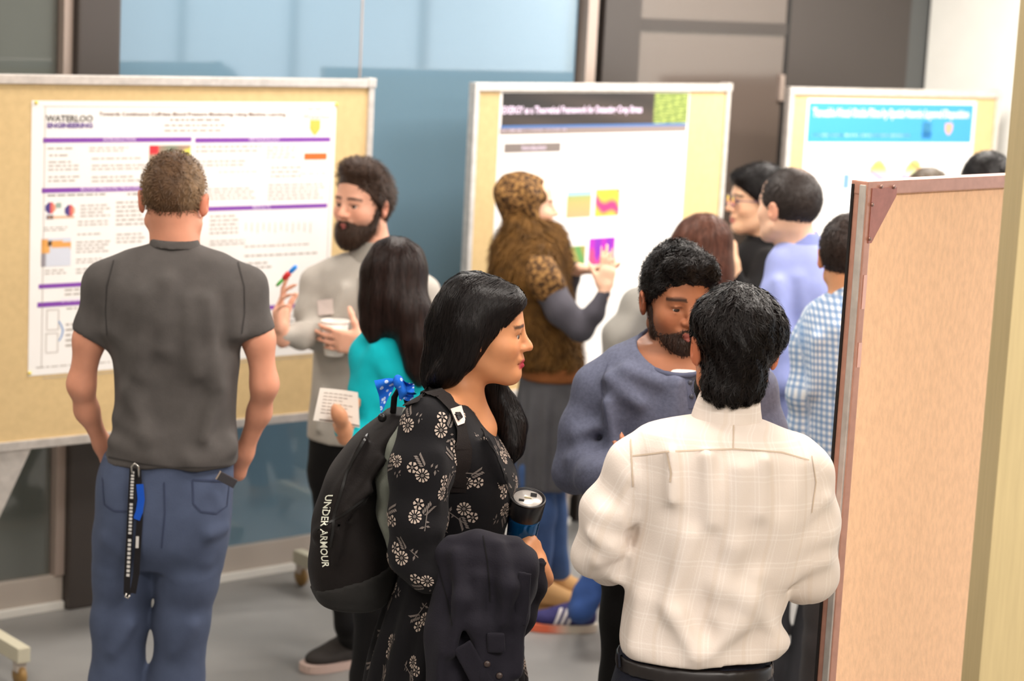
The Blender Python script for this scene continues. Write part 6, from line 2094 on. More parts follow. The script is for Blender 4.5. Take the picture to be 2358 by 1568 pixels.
    trousers(pe, 'trousers', m_bp, hip, [[(758, 1090, 0, 48), (768, 1200, -.03, 42), (785, 1320, -.08, 34), (800, 1440, -.14, 27)], [(870, 1090, 0, 50), (872, 1250, .02, 42), (872, 1400, .1, 32)]], [ft1, ft2], rbot=.038)
    m_up = mat('charcoal_canvas', (52, 48, 46), rough=.8); m_so = mat('pinkish_sole', (206, 182, 172), rough=.6)
    for ft in (ft1, ft2):
        up, a, d, M = make_shoe(pe, ft, (-1, -.75), m_up, m_so, L=.25, w=.047, res=.006, sole_h=.030)
        for i in range(4):
            c = a + d * (.27 * (.24 + .07 * i)); zt = .088 - .006 * i
            pts = [c + M[0] * x + np.array([0, 0, zt - 12 * x * x]) - pe.base for x in np.linspace(-.030, .030, 7)]
            tube('lace', pts, .0035, m_so, up, n=6)
    # cup, marker
    cp = empty('paper_cup', cupb, 0, 'white paper cup held by the bearded man', 'cup')
    m_cup = mat('white_paper_cup', (244, 240, 234), rough=.5)
    lathe('cup_wall', [(.028, .0), (.0305, .002), (.0445, .112), (.043, .112), (.029, .004), (0, .004)], m_cup, cp, n=36)
    lathe('rim', [(.0440, .1100), (.0468, .1105), (.0475, .1128), (.0460, .115), (.0440, .1145), (.0430, .112)], m_cup, cp, n=36, cap=False)
    rr = empty('ring', rg, 0, 'gold ring on the finger wrapped around the paper cup', 'ring')
    o = lathe('band', [(.0092, -.0025), (.0112, -.0025), (.0114, 0), (.0112, .0025), (.0092, .0025), (.0092, -.0025)], mat('gold', (222, 182, 90), rough=.25, metal=.9), rr, n=20, M=[(0, 0, 1), (0, 1, 0), (1, 0, 0)], cap=False)
    a = pe.p(643, 652, -.285); b = pe.p(683, 612, -.30)
    mk = empty('marker', a, 0, 'multicoloured pen with blue, red and green sections held up by the bearded man', 'pen')
    L = np.linalg.norm(b - a); ax = (b - a) / L; tx = np.cross((0, 1, 0), ax); tx /= np.linalg.norm(tx); M = np.array([tx, np.cross(ax, tx), ax])
    lathe('grip', [(0, -.016), (.004, -.012), (.0055, -.004), (.0055, L * .24)], mat('pen_green', (80, 170, 70), rough=.35), mk, n=16, M=M)
    lathe('barrel', [(.0060, L * .24), (.0095, L * .32), (.0095, L * .56), (.0060, L * .62)], mat('pen_red', (204, 50, 50), rough=.35), mk, n=16, M=M)
    lathe('cap', [(.0055, L * .62), (.0075, L * .70), (.0075, L * .92), (.004, L), (0, L)], mat('pen_blue', (52, 140, 226), rough=.35), mk, n=16, M=M)


def person_teal():
    pe = Person(6.10, 'woman with long dark hair in a turquoise sweater, seen from behind', (915, 1100))
    H = Head(pe.p(906, 640), -35, -2, 0, sc=.93, plain=True, female=True, jaw=.88)
    m_t = fabric('turquoise_knit', (10, 178, 190), noise=.08, bump=.35, bscale=350)
    tor = Loft([pe.st(742, 868, 985, .07, .06), pe.st(762, 842, 1008, .09, .08), pe.st(800, 826, 1024, .105, .095), pe.st(880, 828, 1026, .115, .10), pe.st(980, 838, 1018, .11, .10), pe.st(1060, 838, 1016, .115, .11), pe.st(1120, 834, 1018, .12, .12)], n=2.3)
    la = [(868, 782, 0, 32), (845, 815, -.02, 36), (840, 900, -.05, 35), (842, 985, -.07, 31), (815, 1003, -.15, 25), (788, 992, -.20, 20)]
    ra = [(985, 782, 0, 32), (1010, 815, 0, 35), (1018, 900, 0, 34), (1015, 985, .02, 30), (990, 1010, .14, 22), (960, 1005, .2, 19)]
    fx = pe.p(915, 1100)[0]; ft1 = (fx - .08, pe.Y + .02); ft2 = (fx + .09, pe.Y)
    lgs = [[(880, 1200, 0, 55), (862, 1400, 0, 44), (848, 1560, 0, 42)], [(968, 1200, 0, 55), (955, 1400, 0, 44), (945, 1560, 0, 42)]]
    lw = [leg_skin(pe, lgs, (ft1, ft2))]
    prims = [tor.prim(-.016), cone(H.w(0, -.03, -.05), pe.p(920, 745, .0), .046, .05), cone(pe.p(920, 740), pe.p(922, 790), .05, .07)] + arms_skin(pe, [la, ra]) + [q for a in lw for q in a]
    prims += pe.chain([(792, 985, -.205, 15), (784, 962, -.232, 11), (778, 950, -.238, 9), (773, 938, -.238, 7)])
    body(pe, prims, H, .006, .006, 'tan_teal', (206, 148, 112), lips=None, brow=None,
         hands=[dict(wrist=pe.p(792, 992, -.185), d=(-.12, .34, .9), palm=(.1, .9, -.3), thumb_side=-1, sc=.78, curl=(8, 62, 62, 62, 62), thumb=(14, 6)), dict(wrist=pe.p(955, 1003, .205), d=(-.5, .6, .3), palm=(0, .3, 1), thumb_side=1, sc=.85)])
    falls = pe.chain([(905, 630, -.03, 66), (905, 690, -.05, 62), (915, 730, -.06, 50)]) + pe.chain([(872, 640, -.03, 36), (868, 700, -.05, 32), (862, 752, -.07, 26), (858, 778, -.08, 12)])
    falls += pe.chain([(930, 640, -.04, 44), (945, 720, -.08, 44), (962, 790, -.10, 38), (966, 850, -.11, 26), (968, 876, -.11, 10)])
    long_hair(pe, H, hair_mat('dark_brown_long', (34, 22, 19), rough=.28), (.088, .108, .099), falls, lambda p, n_: Vector((.06, 0, -1)), n=3600, L=.14, res=.006, width=.0035, cut=((0, .05, .02), (.75, -.62)), seed=41, jitter=.05, lift=.004,
              warp=lambda x, y, z: .0018 * np.sin(150 * x + 5 * z))
    sh, V, Q = garment(pe, 'sweater', m_t, [tor], [pe.chain(la), pe.chain(ra)], res=.0075, k=.03, warp=.0025, folds=[((860, 800, -.10), (885, 860, -.11), .009), ((845, 870, -.08), (870, 920, -.10), .009), ((835, 930, -.09), (870, 960, -.10), .009), ((820, 990, -.16), (850, 970, -.12), .008), ((850, 830, -.09), (838, 900, -.09), .008)],
                       psubs=[cone(pe.p(920, 700), pe.p(920, 752), .055, .052)])
    hip = Loft([pe.st(1105, 842, 1010, .10, .10), pe.st(1160, 832, 1015, .12, .11), pe.st(1230, 835, 1010, .10, .10)], n=2.4)
    trousers(pe, 'trousers', fabric('black_stretch', (13, 12, 13)), hip, lgs, [ft1, ft2], rbot=.05)
    for ft in (ft1, ft2): make_shoe(pe, ft, (-.5, .8), mat('dark_shoe', (40, 40, 44), rough=.6), mat('white_sole', (225, 222, 214), rough=.6), L=.24, w=.042, res=.009)
    # paper in her hand
    c = [pe.p(737, 893, -.20), pe.p(824, 904, -.19), pe.p(828, 985, -.20), pe.p(721, 968, -.22)]
    pc = c[3]
    pp = empty('paper_sheet', pc, 0, 'white printed paper sheet held by the woman in turquoise', 'paper')
    V, Fq = [], []
    n = 8
    for s_ in (-.0006, .0006):
        for j in range(n + 1):
            for i in range(n + 1):
                u, v = i / n, j / n
                V.append((c[0] * (1 - u) + c[1] * u) * (1 - v) + (c[3] * (1 - u) + c[2] * u) * v + np.array([0, s_ + .010 * math.sin(3 * u), 0]) - pc)
    k = (n + 1) ** 2
    for j in range(n):
        for i in range(n):
            a = j * (n + 1) + i
            Fq += [(a, a + 1, a + n + 2, a + n + 1), (k + a, k + a + n + 1, k + a + n + 2, k + a + 1)]
    np_mesh('sheet', np.array(V), np.array(Fq), mat('paper_white', (238, 234, 226), rough=.6), pp)
    f = lambda u, v: (c[0] * (1 - u) + c[1] * u) * (1 - v) + (c[3] * (1 - u) + c[2] * u) * v + np.array([0, -.002 + .010 * math.sin(3 * u), 0]) - pc
    quad_m('printed_line', [[f(i / 8, .93), f((i + 1) / 8, .93), f((i + 1) / 8, .965), f(i / 8, .965)] for i in range(1, 8)], m_gtext, pp)
    q = []
    for r_ in range(7):
        v = .12 + .10 * r_
        for i in range(1, 7 - (r_ % 3)): q.append([f(i / 8, v), f((i + .8) / 8, v), f((i + .8) / 8, v + .022), f(i / 8, v + .022)])
    quad_m('printed_text', q, m_ltext, pp)['kind'] = 'stuff'


def person_hijab():
    pe = Person(7.80, 'woman in a gold patterned headscarf and brown fur vest gesturing at a poster', (1260, 1000))
    H = Head(pe.p(1214, 474), 82, 2, 0, sc=.95, female=True, jaw=.88, ears=False)
    tor = Loft([pe.st(515, 1172, 1258, .07, .07), pe.st(545, 1145, 1288, .12, .12), pe.st(600, 1128, 1302, .165, .16), pe.st(690, 1132, 1318, .175, .17), pe.st(770, 1152, 1335, .165, .16), pe.st(840, 1188, 1345, .155, .155)], n=2.3)
    ra = [(1240, 620, -.13, 34), (1262, 660, -.17, 36), (1292, 715, -.20, 34), (1338, 758, -.21, 28), (1370, 722, -.22, 21), (1391, 675, -.22, 16)]
    la = [(1240, 620, .13, 34), (1270, 700, .15, 30), (1300, 690, .13, 24), (1318, 640, .06, 18), (1325, 618, .02, 15)]
    f1, f2 = G(1236, 1400), G(1282, 1385)
    lw = legs_world(pe.p(1236, 1060, -.06), pe.p(1260, 1060, .07), f1, f2, (.05, .04, .03))
    prims = [tor.prim(-.03), cone(H.w(0, -.03, -.05), pe.p(1205, 545), .05, .055)] + arms_skin(pe, [ra, la], .6) + [q for a in lw for q in a]
    b_, V, Q = body(pe, prims, H, .008, .005, 'fair_hijab', (234, 190, 162), lips=(190, 120, 110), brow=(70, 50, 40),
                    hands=[dict(wrist=pe.p(1392, 668, -.22), d=(.10, .05, 1), palm=(-.4, .9, 0), thumb_side=1, sc=.84, curl=(10, 6, 6, 8, 12), spread=5, thumb=(30, 6)), dict(wrist=pe.p(1324, 620, .02), d=(1, -.3, .05), palm=(.0, .3, 1), thumb_side=-1, sc=.92, curl=(15, 12, 14, 16, 18), thumb=(34, 10))])
    H.eyes(b_, pe.base, gaze=(0, 0))
    m_lp = mat('gold_patterned_scarf', (150, 108, 56), rough=.75, spec=.25, bump=.2, bscale=80)
    nt = m_lp.node_tree
    vo = nt.nodes.new('ShaderNodeTexNoise'); vo.inputs['Scale'].default_value = 70; vo.inputs['Detail'].default_value = 5; vo.inputs['Roughness'].default_value = .65
    tcn = nt.nodes.new('ShaderNodeTexCoord'); nt.links.new(tcn.outputs['Object'], vo.inputs['Vector'])
    rp = nt.nodes.new('ShaderNodeValToRGB')
    rp.color_ramp.elements[0].position = .40; rp.color_ramp.elements[0].color = srgb(42, 27, 14)
    rp.color_ramp.elements[1].position = .60; rp.color_ramp.elements[1].color = srgb(152, 114, 66)
    e = rp.color_ramp.elements.new(.50); e.color = srgb(98, 68, 34)
    nt.links.new(vo.outputs['Fac'], rp.inputs[0]); nt.links.new(rp.outputs[0], nt.nodes['Principled BSDF'].inputs['Base Color'])
    # headscarf
    F = Field(H.c - .22, H.c + .22, .006)
    F.add(H.E((0, -.018, .030), (.090, .108, .102)), 0)
    F.add(H.E((0, -.055, .055), (.070, .070, .062)), .03)
    F.add(H.E((0, -.010, -.09), (.082, .085, .075)), .04)
    F.add(H.E((0, -.02, -.135), (.090, .090, .06)), .03)
    for e in (-1, 1): F.add(H.C((e * .076, .010, .04), (e * .066, .016, -.08), .020, .022), .02)
    F.sub(H.E((0, .085, -.005), (.058, .060, .098)), .010)
    F.warp(lambda x, y, z: .0035 * np.sin(60 * x + 50 * z) * np.cos(24 * z - 20 * x))
    sc_, V, Q = pe.emit('headscarf', F, m_lp, 1)
    # fur vest
    m_fur = mat('brown_fur', (94, 65, 28), rough=.8, spec=.2, noise=.45, nscale=26)
    garF = Field(tor.prim()[1] - .05, tor.prim()[2] + .05, .009)
    garF.add(tor.prim(), 0)
    for q in pe.chain([(1235, 600, -.10, 46), (1225, 640, -.13, 44)]) + pe.chain([(1200, 530, -.05, 42), (1262, 552, -.03, 36), (1290, 600, -.02, 28)]): garF.add(q, .04)
    V, Q = garF.mesh(1)
    def ff(p, nn):
        return Vector((.25 + .5 * math.sin(17 * p[2] + 9 * p[0]), 0, -1))
    SV, SQ = strands(V, Q, 6500, .060, ff, lift=.28, width=.0065, seg=3, seed=51, jitter=.35)
    np_mesh('fur_vest', np.concatenate([V, SV]), np.concatenate([Q, SQ + len(V)]), m_fur, pe.root, True, off=pe.base)
    dr = Loft([pe.st(588, 1218, 1270, .03, .03, -.17), pe.st(620, 1208, 1290, .06, .05, -.175), pe.st(660, 1212, 1304, .06, .05, -.18), pe.st(692, 1236, 1282, .04, .04, -.19)], n=2.2)
    Fd = Field(dr.prim()[1] - .02, dr.prim()[2] + .02, .008); Fd.add(dr.prim(), 0)
    pe.emit('shoulder_drape', Fd, m_lp, 1)
    garment(pe, 'sleeves', fabric('charcoal_knit', (78, 76, 84), noise=.1), [], [pe.chain(ra), pe.chain(la)], res=.0075, k=.02, warp=.0018)
    hb = Loft([pe.st(832, 1190, 1346, .155, .155), pe.st(868, 1194, 1346, .158, .158)], n=2.3)
    Fh = Field(hb.prim()[1] - .02, hb.prim()[2] + .02, .008); Fh.add(hb.prim(), 0)
    pe.emit('hem_band', Fh, fabric('rust_brown_band', (128, 78, 42)), 1)
    sk = Loft([pe.st(862, 1196, 1340, .145, .145), pe.st(950, 1186, 1344, .16, .16), pe.st(1050, 1182, 1340, .165, .165), pe.st(1112, 1182, 1336, .165, .165)], n=2.2)
    sk.disp = lambda th, t, u, v: .007 * np.sin(14 * th) * np.clip((pe.p(1250, 880)[2] - t) / .1, 0, 1)
    Fs = Field(sk.prim()[1] - .02, sk.prim()[2] + .02, .007); Fs.add(sk.prim(), 0)
    pe.emit('skirt', Fs, fabric('grey_wool', (84, 84, 88), noise=.1), 1)
    m_j = fabric('mid_blue_denim', (66, 92, 138), noise=.15)
    legs = [pe.chain([(1232, 1080, -.06, 48), (1238, 1180, -.06, 42)]), pe.chain([(1262, 1080, .07, 48), (1262, 1180, .07, 42)])]
    for t, ft, x in ((legs[0], f1, (1238, 1180, -.06)), (legs[1], f2, (1262, 1180, .07))):
        t.append(cone(pe.p(*x), np.array([ft[0], ft[1], .10]), pe.r(42), .045))
    garment(pe, 'jeans', m_j, [], legs, res=.008, warp=.0025)
    m_tan = mat('tan_suede', (196, 152, 100), rough=.8); m_ts = mat('tan_sole', (150, 112, 70), rough=.7)
    for ft in (f1, f2): make_shoe(pe, ft, (1, -.1), m_tan, m_ts, L=.24, w=.045, res=.007)


def person_brownhair():
    pe = Person(7.35, 'woman with long brown hair in a pale grey jacket and blue jeans, facing the poster', (1560, 1000))
    H = Head(pe.p(1612, 574), -58, -3, 0, sc=.93, female=True, jaw=.88)
    m_g = fabric('pale_grey_knit', (142, 139, 133))
    tor = Loft([pe.st(655, 1555, 1672, .07, .07), pe.st(680, 1512, 1695, .09, .09), pe.st(740, 1478, 1708, .11, .10), pe.st(850, 1462, 1704, .12, .11), pe.st(980, 1460, 1690, .12, .12), pe.st(1060, 1455, 1690, .13, .12)], n=2.3)
    la = [(1525, 690, -.03, 38), (1478, 712, -.06, 46), (1432, 775, -.10, 42), (1425, 850, -.12, 36), (1470, 890, -.16, 26), (1500, 890, -.2, 20)]
    ra = [(1670, 700, .05, 34), (1695, 780, .08, 34), (1680, 880, .10, 30), (1640, 900, .2, 22), (1610, 900, .26, 18)]
    sn = G(1338, 1452); f1 = (sn[0], sn[1]); f2 = (pe.p(1580, 1000)[0], pe.Y + .10)
    hw = pe.p(1500, 1080)
    prims = [tor.prim(-.02), cone(H.w(0, -.03, -.05), pe.p(1622, 660), .046, .05)] + arms_skin(pe, [la, ra], .6)
    prims += [cone(pe.p(1510, 1080), pe.p(1400, 1280, -.05), .06, .045), cone(pe.p(1400, 1280, -.05), np.array([f1[0], f1[1], .09]), .045, .035)] + legs_world(pe.p(1600, 1080), pe.p(1600, 1080), f2, f2, (.06, .045, .035))[0]
    body(pe, prims, H, .0085, .006, 'fair_brown', (230, 182, 156), lips=(184, 110, 104), brow=(60, 44, 36),
         hands=[dict(wrist=pe.p(1506, 890, -.2), d=(.8, .2, .1), palm=(0, .8, .3), thumb_side=1, sc=.85), dict(wrist=pe.p(1604, 900, .265), d=(-.7, .5, .2), palm=(0, .2, 1), thumb_side=1, sc=.85)])
    falls = pe.chain([(1618, 560, -.02, 64), (1628, 620, -.04, 58), (1645, 700, -.06, 48), (1655, 780, -.08, 38), (1655, 830, -.09, 14)]) + pe.chain([(1580, 570, -.02, 40), (1580, 640, -.03, 34), (1590, 700, -.05, 24)])
    long_hair(pe, H, hair_mat('chestnut', (84, 52, 40), rough=.3), (.088, .107, .098), falls, lambda p, n_: Vector((.06, 0, -1)), n=2200, L=.14, res=.007, width=.0045, cut=((0, .055, .02), (.75, -.62)), seed=61, jitter=.06, warp=lambda x, y, z: .0018 * np.sin(120 * x + 5 * z))
    garment(pe, 'jacket', m_g, [tor], [pe.chain(la), pe.chain(ra)], res=.008, k=.035, warp=.003, folds=[((1470, 720, -.12), (1420, 790, -.15), .010), ((1500, 720, -.11), (1470, 820, -.13), .009)], psubs=[cone(pe.p(1622, 620), pe.p(1622, 664), .055, .05)])
    m_j = fabric('deep_blue_denim', (48, 74, 128), noise=.18)
    hip = Loft([pe.st(1045, 1462, 1680, .12, .11), pe.st(1100, 1455, 1680, .125, .12), pe.st(1150, 1470, 1670, .10, .10)], n=2.4)
    trousers(pe, 'jeans', m_j, hip, [[(1505, 1120, 0, 58), (1425, 1260, -.04, 48), (1352, 1370, -.08, 32), (1338, 1405, -.09, 27)], [(1620, 1120, .02, 58), (1600, 1300, .05, 44)]], [f1, f2], rbot=.040, res=.008, zend=.105, folds=[((1330, 1400, -.14), (1370, 1385, -.13), .009), ((1325, 1418, -.14), (1362, 1408, -.13), .009)])
    m_up = mat('purple_navy_mesh', (50, 46, 100), rough=.8, noise=.2, nscale=60)
    m_so = mat('white_orange_sole', (255, 255, 255), rough=.6, attr=True)
    m_str = mat('white_stripe', (226, 220, 220), rough=.6)
    for i, ft in enumerate((f1, f2)):
        td = (-1, -.05) if i == 0 else (-.6, .6)
        up, a, d, M = make_shoe(pe, ft, td, m_up, m_so, L=.265, w=.046, res=.005, sole_h=.030)
        so = up.children[0]
        co = np.empty(len(so.data.vertices) * 3, np.float32); so.data.vertices.foreach_get('co', co); co = co.reshape(-1, 3) + pe.base
        t = np.clip((((co - a) @ d) / .265 - .18) / .25, 0, 1)[:, None]
        cc = np.ones((len(co), 4), np.float32); cc[:, :3] = np.array(srgb(232, 222, 204)[:3]) * (1 - t) + np.array(srgb(236, 118, 84)[:3]) * t
        at = so.data.color_attributes.new('Col', 'FLOAT_COLOR', 'POINT'); at.data.foreach_set('color', cc.ravel())
        # three side stripes laid on the camera side of the upper
        me = up.data
        V = np.empty(len(me.vertices) * 3, np.float32); me.vertices.foreach_get('co', V); V = V.reshape(-1, 3) + pe.base
        Q = np.array([list(p.vertices) for p in me.polygons])
        bt = tree(V, Q)
        for k in range(3):
            s0 = .12 + .085 * k
            pts = []
            for z in np.linspace(.034, .088, 8):
                o_ = Vector((a + d * (.265 * (s0 + (.088 - z) * 1.6)) + M[0] * (.12 if M[0][1] < 0 else -.12) + np.array([0, 0, z])).tolist())
                dr_ = Vector((M[0] * (-1 if M[0][1] < 0 else 1)).tolist())
                loc, nn, _, _ = bt.ray_cast(o_, dr_)
                if loc is not None: pts.append((loc, nn))
            if len(pts) > 2:
                VV, FF = [], []
                for loc, nn in pts:
                    s_ = Vector(d.tolist())
                    VV += [tuple(loc + nn * .002 + s_ * .006), tuple(loc + nn * .002 - s_ * .006)]
                for j in range(len(pts) - 1): FF.append((2 * j, 2 * j + 1, 2 * j + 3, 2 * j + 2))
                pe.raw('side_stripe', np.array(VV), np.array(FF), m_str, parent=up)


def back_person(Y, label, base, H, skin, base_col, shirt, tor, arms, hair, pants, feet_x, neck, hipst, shirt_name='shirt', res=.008, uv=False, hands=(), plain_kw=None, folds=(), toe=(0, 1), collar_st=None, collar_mat=None):
    pe = Person(Y, label, base)
    H.c = pe.p(*H.c)
    T = Loft([pe.st(*q) for q in tor], n=2.4)
    f1 = (pe.p(feet_x[0], base[1])[0], Y + .02); f2 = (pe.p(feet_x[1], base[1])[0], Y - .02)
    hp = [pe.p(feet_x[0], hipst[1][0]), pe.p(feet_x[1], hipst[1][0])]
    r0 = (hipst[1][2] - hipst[1][1]) * .25
    lgs = [[(x, hipst[-1][0] - 30, 0, r0), (x - 6, hipst[-1][0] + 160, 0, r0 * .8)] for x in feet_x]
    lw = [leg_skin(pe, lgs, (f1, f2))]
    hd = []
    for h in hands:
        h = dict(h); h['wrist'] = pe.p(*h['wrist']); hd.append(h)
    prims = [T.prim(-.018), cone(H.w(0, -.03, -.05), pe.p(*neck), .054, .056), cone(pe.p(*neck), pe.p(neck[0], neck[1] + 40, neck[2]), .056, .07)] + arms_skin(pe, arms) + [q for a in lw for q in a]
    b_, V, Q = body(pe, prims, H, .0095, .005 if not H.plain else .007, skin, base_col, hands=hd, **(plain_kw or {}))
    sl = [pe.chain(a) for a in arms]
    ups = [([pe.p(*q[:3]) for q in a], pe.r(36)) for a in arms]
    sh, V, Q = garment(pe, shirt_name, shirt, [T], sl, res=res, k=.03, warp=.0025, folds=folds, uv=(lambda V: sleeve_uv(V, T, ups)) if uv else None, psubs=[cone(pe.p(neck[0], neck[1] - 60, neck[2]), pe.p(*neck), .058, .054)])
    if collar_st: collar(pe, collar_mat or shirt, pe.st(*collar_st[0]), pe.st(*collar_st[1]), sh, res=.006, uv=(lambda V: np.stack(T.uv(V), 1)) if uv else None)
    hip = Loft([pe.st(*q) for q in hipst], n=2.4)
    trousers(pe, 'trousers', pants, hip, lgs, [f1, f2], rbot=.055)
    for ft in (f1, f2): make_shoe(pe, ft, toe, mat('dark_shoe', (40, 40, 44), rough=.6), mat('white_sole', (225, 222, 214), rough=.6), res=.009)
    hair(pe, H)
    return pe, H, b_, sh


def background():
    hb = hair_mat('black', (20, 17, 17)); hd = hair_mat('dark_brown_short', (50, 40, 36))
    # bespectacled man in black
    def hair9(pe, H):
        short_hair(pe, H, hb, rad=(.088, .112, .108), center=(0, -.008, .032), n=1500, L=.05, lift=.12, width=.005, p0=(0, .075, .045), hairline=(.60, -.80), res=.006, seg=4, extra=[((0, .06, .085), (.06, .042, .028))])
    H = Head((1746, 463, 0), 260, -1, 0, sc=1.0, jaw=1.0)
    pe, H, b_, sh = back_person(7.85, 'young man in glasses and a black shirt looking left, hand raised', (1760, 1000), H, 'light_specs', (226, 182, 148), fabric('black_cotton', (22, 21, 22)),
        [(552, 1718, 1800, .07, .07), (575, 1696, 1822, .10, .10), (620, 1686, 1842, .14, .14), (720, 1684, 1850, .15, .15), (850, 1690, 1850, .145, .145), (980, 1695, 1850, .15, .15)],
        [[(1770, 600, -.12, 30), (1745, 680, -.18, 32), (1725, 720, -.18, 28), (1700, 680, -.2, 22), (1692, 630, -.2, 17)], [(1770, 600, .12, 30), (1775, 720, .16, 30), (1730, 800, .2, 22)]],
        hair9, fabric('charcoal_twill', (50, 48, 50)), (1740, 1800), (1768, 560, 0), [(960, 1700, 1848, .11, .11), (1020, 1695, 1848, .12, .12), (1090, 1700, 1845, .10, .10)], 'button_shirt', toe=(-1, 0),
        hands=[dict(wrist=(1690, 618, -.2), d=(-.15, .1, 1), palm=(-.9, .3, 0), thumb_side=-1, curl=(20, 40, 46, 50, 54), sc=1.0)],
        plain_kw=dict(lips=(190, 120, 108), brow=(30, 24, 22)), collar_st=[(540, 1722, 1800, .07, .07), (572, 1712, 1812, .085, .085)])
    H.eyes(b_, pe.base, gaze=(0, -4), iris=(40, 28, 22))
    gl = empty('glasses', pe.base, 0); gl.parent = pe.root; gl.location = (0, 0, 0)
    m_fr = mat('violet_frame', (96, 70, 96), rough=.3)
    for e in (-1, 1):
        pts = [H.w(e * .033 + .024 * math.cos(t), .104, .002 + .019 * math.sin(t)) - pe.base for t in np.linspace(0, 2 * math.pi, 21)]
        tube('rim', pts, .0022, m_fr, gl, n=8)
        ml = mat('lens_glass', (200, 196, 230), rough=.02, trans=.9, ior=1.2)
        V = [H.w(e * .033, .104, .002) - pe.base] + pts[:-1]
        np_mesh('lens', np.array(V), np.array([(0, i + 1, (i + 1) % 20 + 1) for i in range(20)]), ml, gl)
        tube('temple_arm', [H.w(e * .058, .102, .006) - pe.base, H.w(e * .078, .06, .006) - pe.base, H.w(e * .084, -.01, .004) - pe.base], .002, m_fr, gl, n=8)
    tube('bridge', [H.w(-.010, .105, .004) - pe.base, H.w(0, .110, .007) - pe.base, H.w(.010, .105, .004) - pe.base], .002, m_fr, gl, n=8)

    # man in light blue shirt
    def hcol(q):
        c = np.tile(np.array(srgb(48, 40, 37)[:3]), (len(q), 1))
        m_ = np.exp(-(((q[:, 0] - .02) / .022) ** 2 + ((q[:, 1] + .03) / .03) ** 2)) * (q[:, 2] > .07)
        return c * (1 - m_[:, None]) + np.array(srgb(176, 134, 112)[:3]) * m_[:, None]
    def hair10(pe, H):
        short_hair(pe, H, mat('hair_thinning', (50, 40, 36), rough=.5, attr=True, spec=.35), thick=.009, n=2000, L=.028, lift=.12, width=.004, res=.006, p0=(0, .03, -.005), hairline=(.55, -.84), col=hcol)
    H = Head((1816, 477, 0), -40, 0, 0, sc=1.0, jaw=1.05)
    pe, H, b_, sh = back_person(6.9, 'man in a periwinkle blue shirt turned away towards the poster', (1840, 980), H, 'light_blue', (234, 190, 162), fabric('periwinkle_cotton', (150, 160, 212)),
        [(556, 1796, 1888, .07, .07), (580, 1782, 1906, .10, .09), (630, 1766, 1930, .125, .11), (730, 1766, 1940, .13, .12), (860, 1766, 1935, .125, .125), (990, 1776, 1930, .125, .125)],
        [[(1800, 610, -.04, 34), (1788, 680, -.08, 37), (1782, 790, -.12, 36), (1785, 870, -.12, 33), (1770, 850, .0, 24), (1762, 840, .1, 20)], [(1905, 620, .03, 32), (1928, 720, .06, 34), (1930, 830, .08, 30), (1900, 860, .2, 22)]],
        hair10, fabric('dark_grey_wool', (56, 56, 60)), (1810, 1890), (1836, 560, .01), [(965, 1782, 1925, .11, .11), (1030, 1775, 1928, .12, .12), (1110, 1782, 1922, .10, .10)], 'dress_shirt', folds=[((1790, 650, -.13), (1800, 760, -.15), .010), ((1840, 640, -.12), (1860, 760, -.125), .009), ((1880, 660, -.11), (1890, 760, -.11), .009)],
        plain_kw=dict(lips=(190, 120, 108), brow=(60, 48, 42)), toe=(-.5, .8), collar_st=[(530, 1806, 1884, .066, .066, .01), (568, 1790, 1896, .08, .078, .01)], collar_mat=fabric('periwinkle_collar', (132, 142, 196)))

    # man in gingham
    m_ck = attr_uv_mat('gingham', (226, 232, 238), [(0, .019, .5, 0, (120, 158, 200), .75), (1, .019, .5, 0, (92, 134, 186), .62)])
    def hair11(pe, H):
        short_hair(pe, H, hd, thick=.010, n=2200, L=.03, lift=.15, width=.004, res=.0055, p0=(0, .03, -.018), hairline=(.50, -.86))
    H = Head((1956, 592, .03), 14, -2, 0, sc=1.0, plain=True)
    back_person(6.2, 'dark-haired man in a blue and white gingham shirt beside the hardboard panel', (1960, 1150), H, 'tan_gingham', (214, 156, 116), m_ck,
        [(672, 1912, 2012, .07, .07), (692, 1884, 2042, .09, .09), (730, 1858, 2072, .115, .10), (820, 1850, 2085, .125, .115), (950, 1855, 2080, .12, .115), (1080, 1858, 2075, .12, .12), (1180, 1855, 2075, .125, .12)],
        [[(1885, 735, 0, 38), (1866, 790, 0, 42), (1852, 900, -.02, 39), (1852, 985, 0, 36), (1880, 1000, .12, 28), (1910, 990, .2, 22)], [(2050, 735, 0, 38), (2070, 800, 0, 42), (2085, 920, 0, 38), (2070, 1000, .05, 34), (2030, 1000, .18, 24)]],
        hair11, fabric('charcoal_chino', (62, 59, 60)), (1900, 2015), (1962, 668, .0), [(1150, 1864, 2066, .11, .11), (1230, 1856, 2068, .12, .12), (1320, 1862, 2062, .10, .10)], 'gingham_shirt', uv=True,
        plain_kw=dict(lips=None, brow=None), folds=[((1880, 780, -.10), (1870, 900, -.09), .009), ((1930, 760, -.11), (1925, 900, -.12), .009)], collar_st=[(650, 1918, 2004, .062, .062, .0), (690, 1904, 2018, .078, .074, .0)])
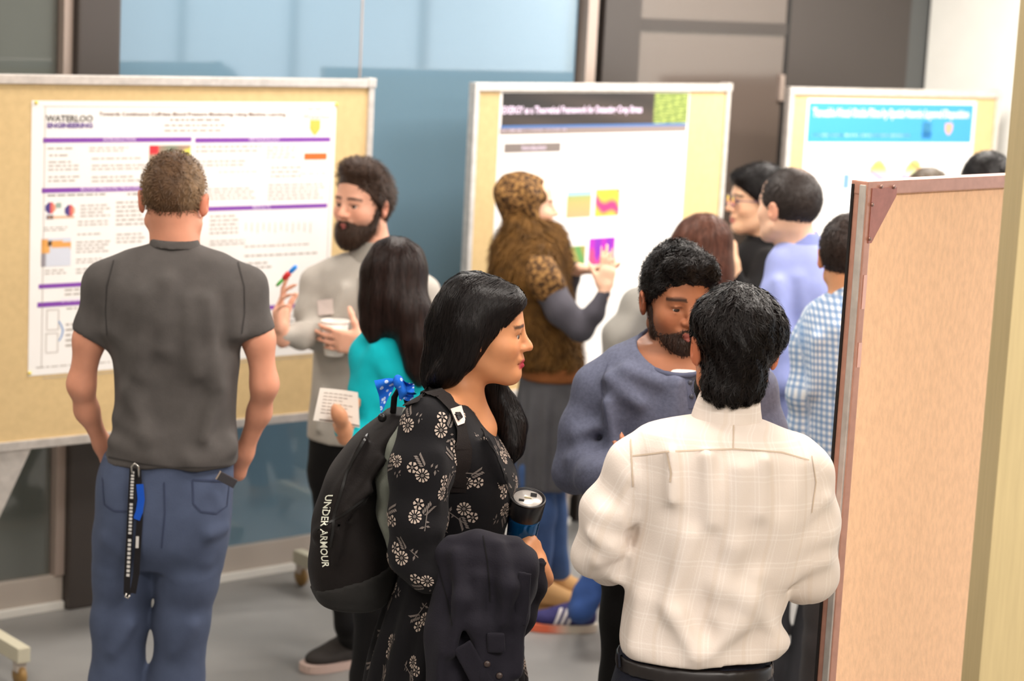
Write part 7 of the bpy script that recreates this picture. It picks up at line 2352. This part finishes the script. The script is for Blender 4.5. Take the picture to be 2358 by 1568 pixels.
    # two heads above the hardboard
    def hair12(pe, H): short_hair(pe, H, hair_mat('ash_brown', (92, 80, 66)), thick=.009, n=1200, L=.03, lift=.12, width=.004, res=.0065)
    H = Head((2135, 468, 0), 10, 0, 0, sc=1.0, plain=True)
    back_person(7.6, 'person with ash brown hair, only the top of the head showing above the hardboard', (2140, 1000), H, 'fair_ash', (226, 180, 150), fabric('grey_jersey', (120, 120, 124)),
        [(545, 2100, 2180, .07, .07), (580, 2065, 2215, .10, .09), (650, 2055, 2228, .12, .11), (800, 2062, 2220, .12, .12), (940, 2068, 2212, .12, .12)],
        [[(2080, 600, 0, 30), (2060, 700, 0, 32), (2055, 800, 0, 30), (2070, 880, .1, 22)], [(2205, 600, 0, 30), (2222, 700, 0, 32), (2225, 800, 0, 30), (2205, 880, .1, 22)]],
        hair12, fabric('navy_twill', (44, 48, 66)), (2105, 2175), (2138, 540, 0), [(920, 2072, 2210, .11, .11), (980, 2068, 2212, .12, .12), (1050, 2072, 2208, .10, .10)], 'jersey_top', plain_kw=dict(lips=None, brow=None))
    def hair13(pe, H): short_hair(pe, H, hb, thick=.012, n=1500, L=.035, lift=.12, width=.004, res=.006)
    H = Head((2272, 436, 0), 5, 0, 0, sc=1.0, plain=True)
    back_person(7.2, 'tall person with black hair, head showing above the hardboard beside the pillar', (2275, 1000), H, 'tan_black', (200, 150, 118), fabric('dark_teal_jersey', (52, 70, 76)),
        [(520, 2235, 2318, .07, .07), (555, 2200, 2350, .10, .09), (630, 2190, 2362, .12, .11), (800, 2196, 2354, .12, .12), (950, 2202, 2346, .12, .12)],
        [[(2215, 580, 0, 32), (2194, 690, 0, 33), (2190, 800, 0, 30), (2205, 890, .1, 22)], [(2340, 580, 0, 32), (2360, 690, 0, 33), (2362, 800, 0, 30), (2345, 890, .1, 22)]],
        hair13, fabric('navy_twill', (44, 48, 66)), (2240, 2312), (2275, 515, 0), [(930, 2206, 2344, .11, .11), (990, 2202, 2346, .12, .12), (1060, 2206, 2342, .10, .10)], 'jersey_top', plain_kw=dict(lips=None, brow=None))


person_beard()
person_teal()
person_hijab()
person_brownhair()
background()
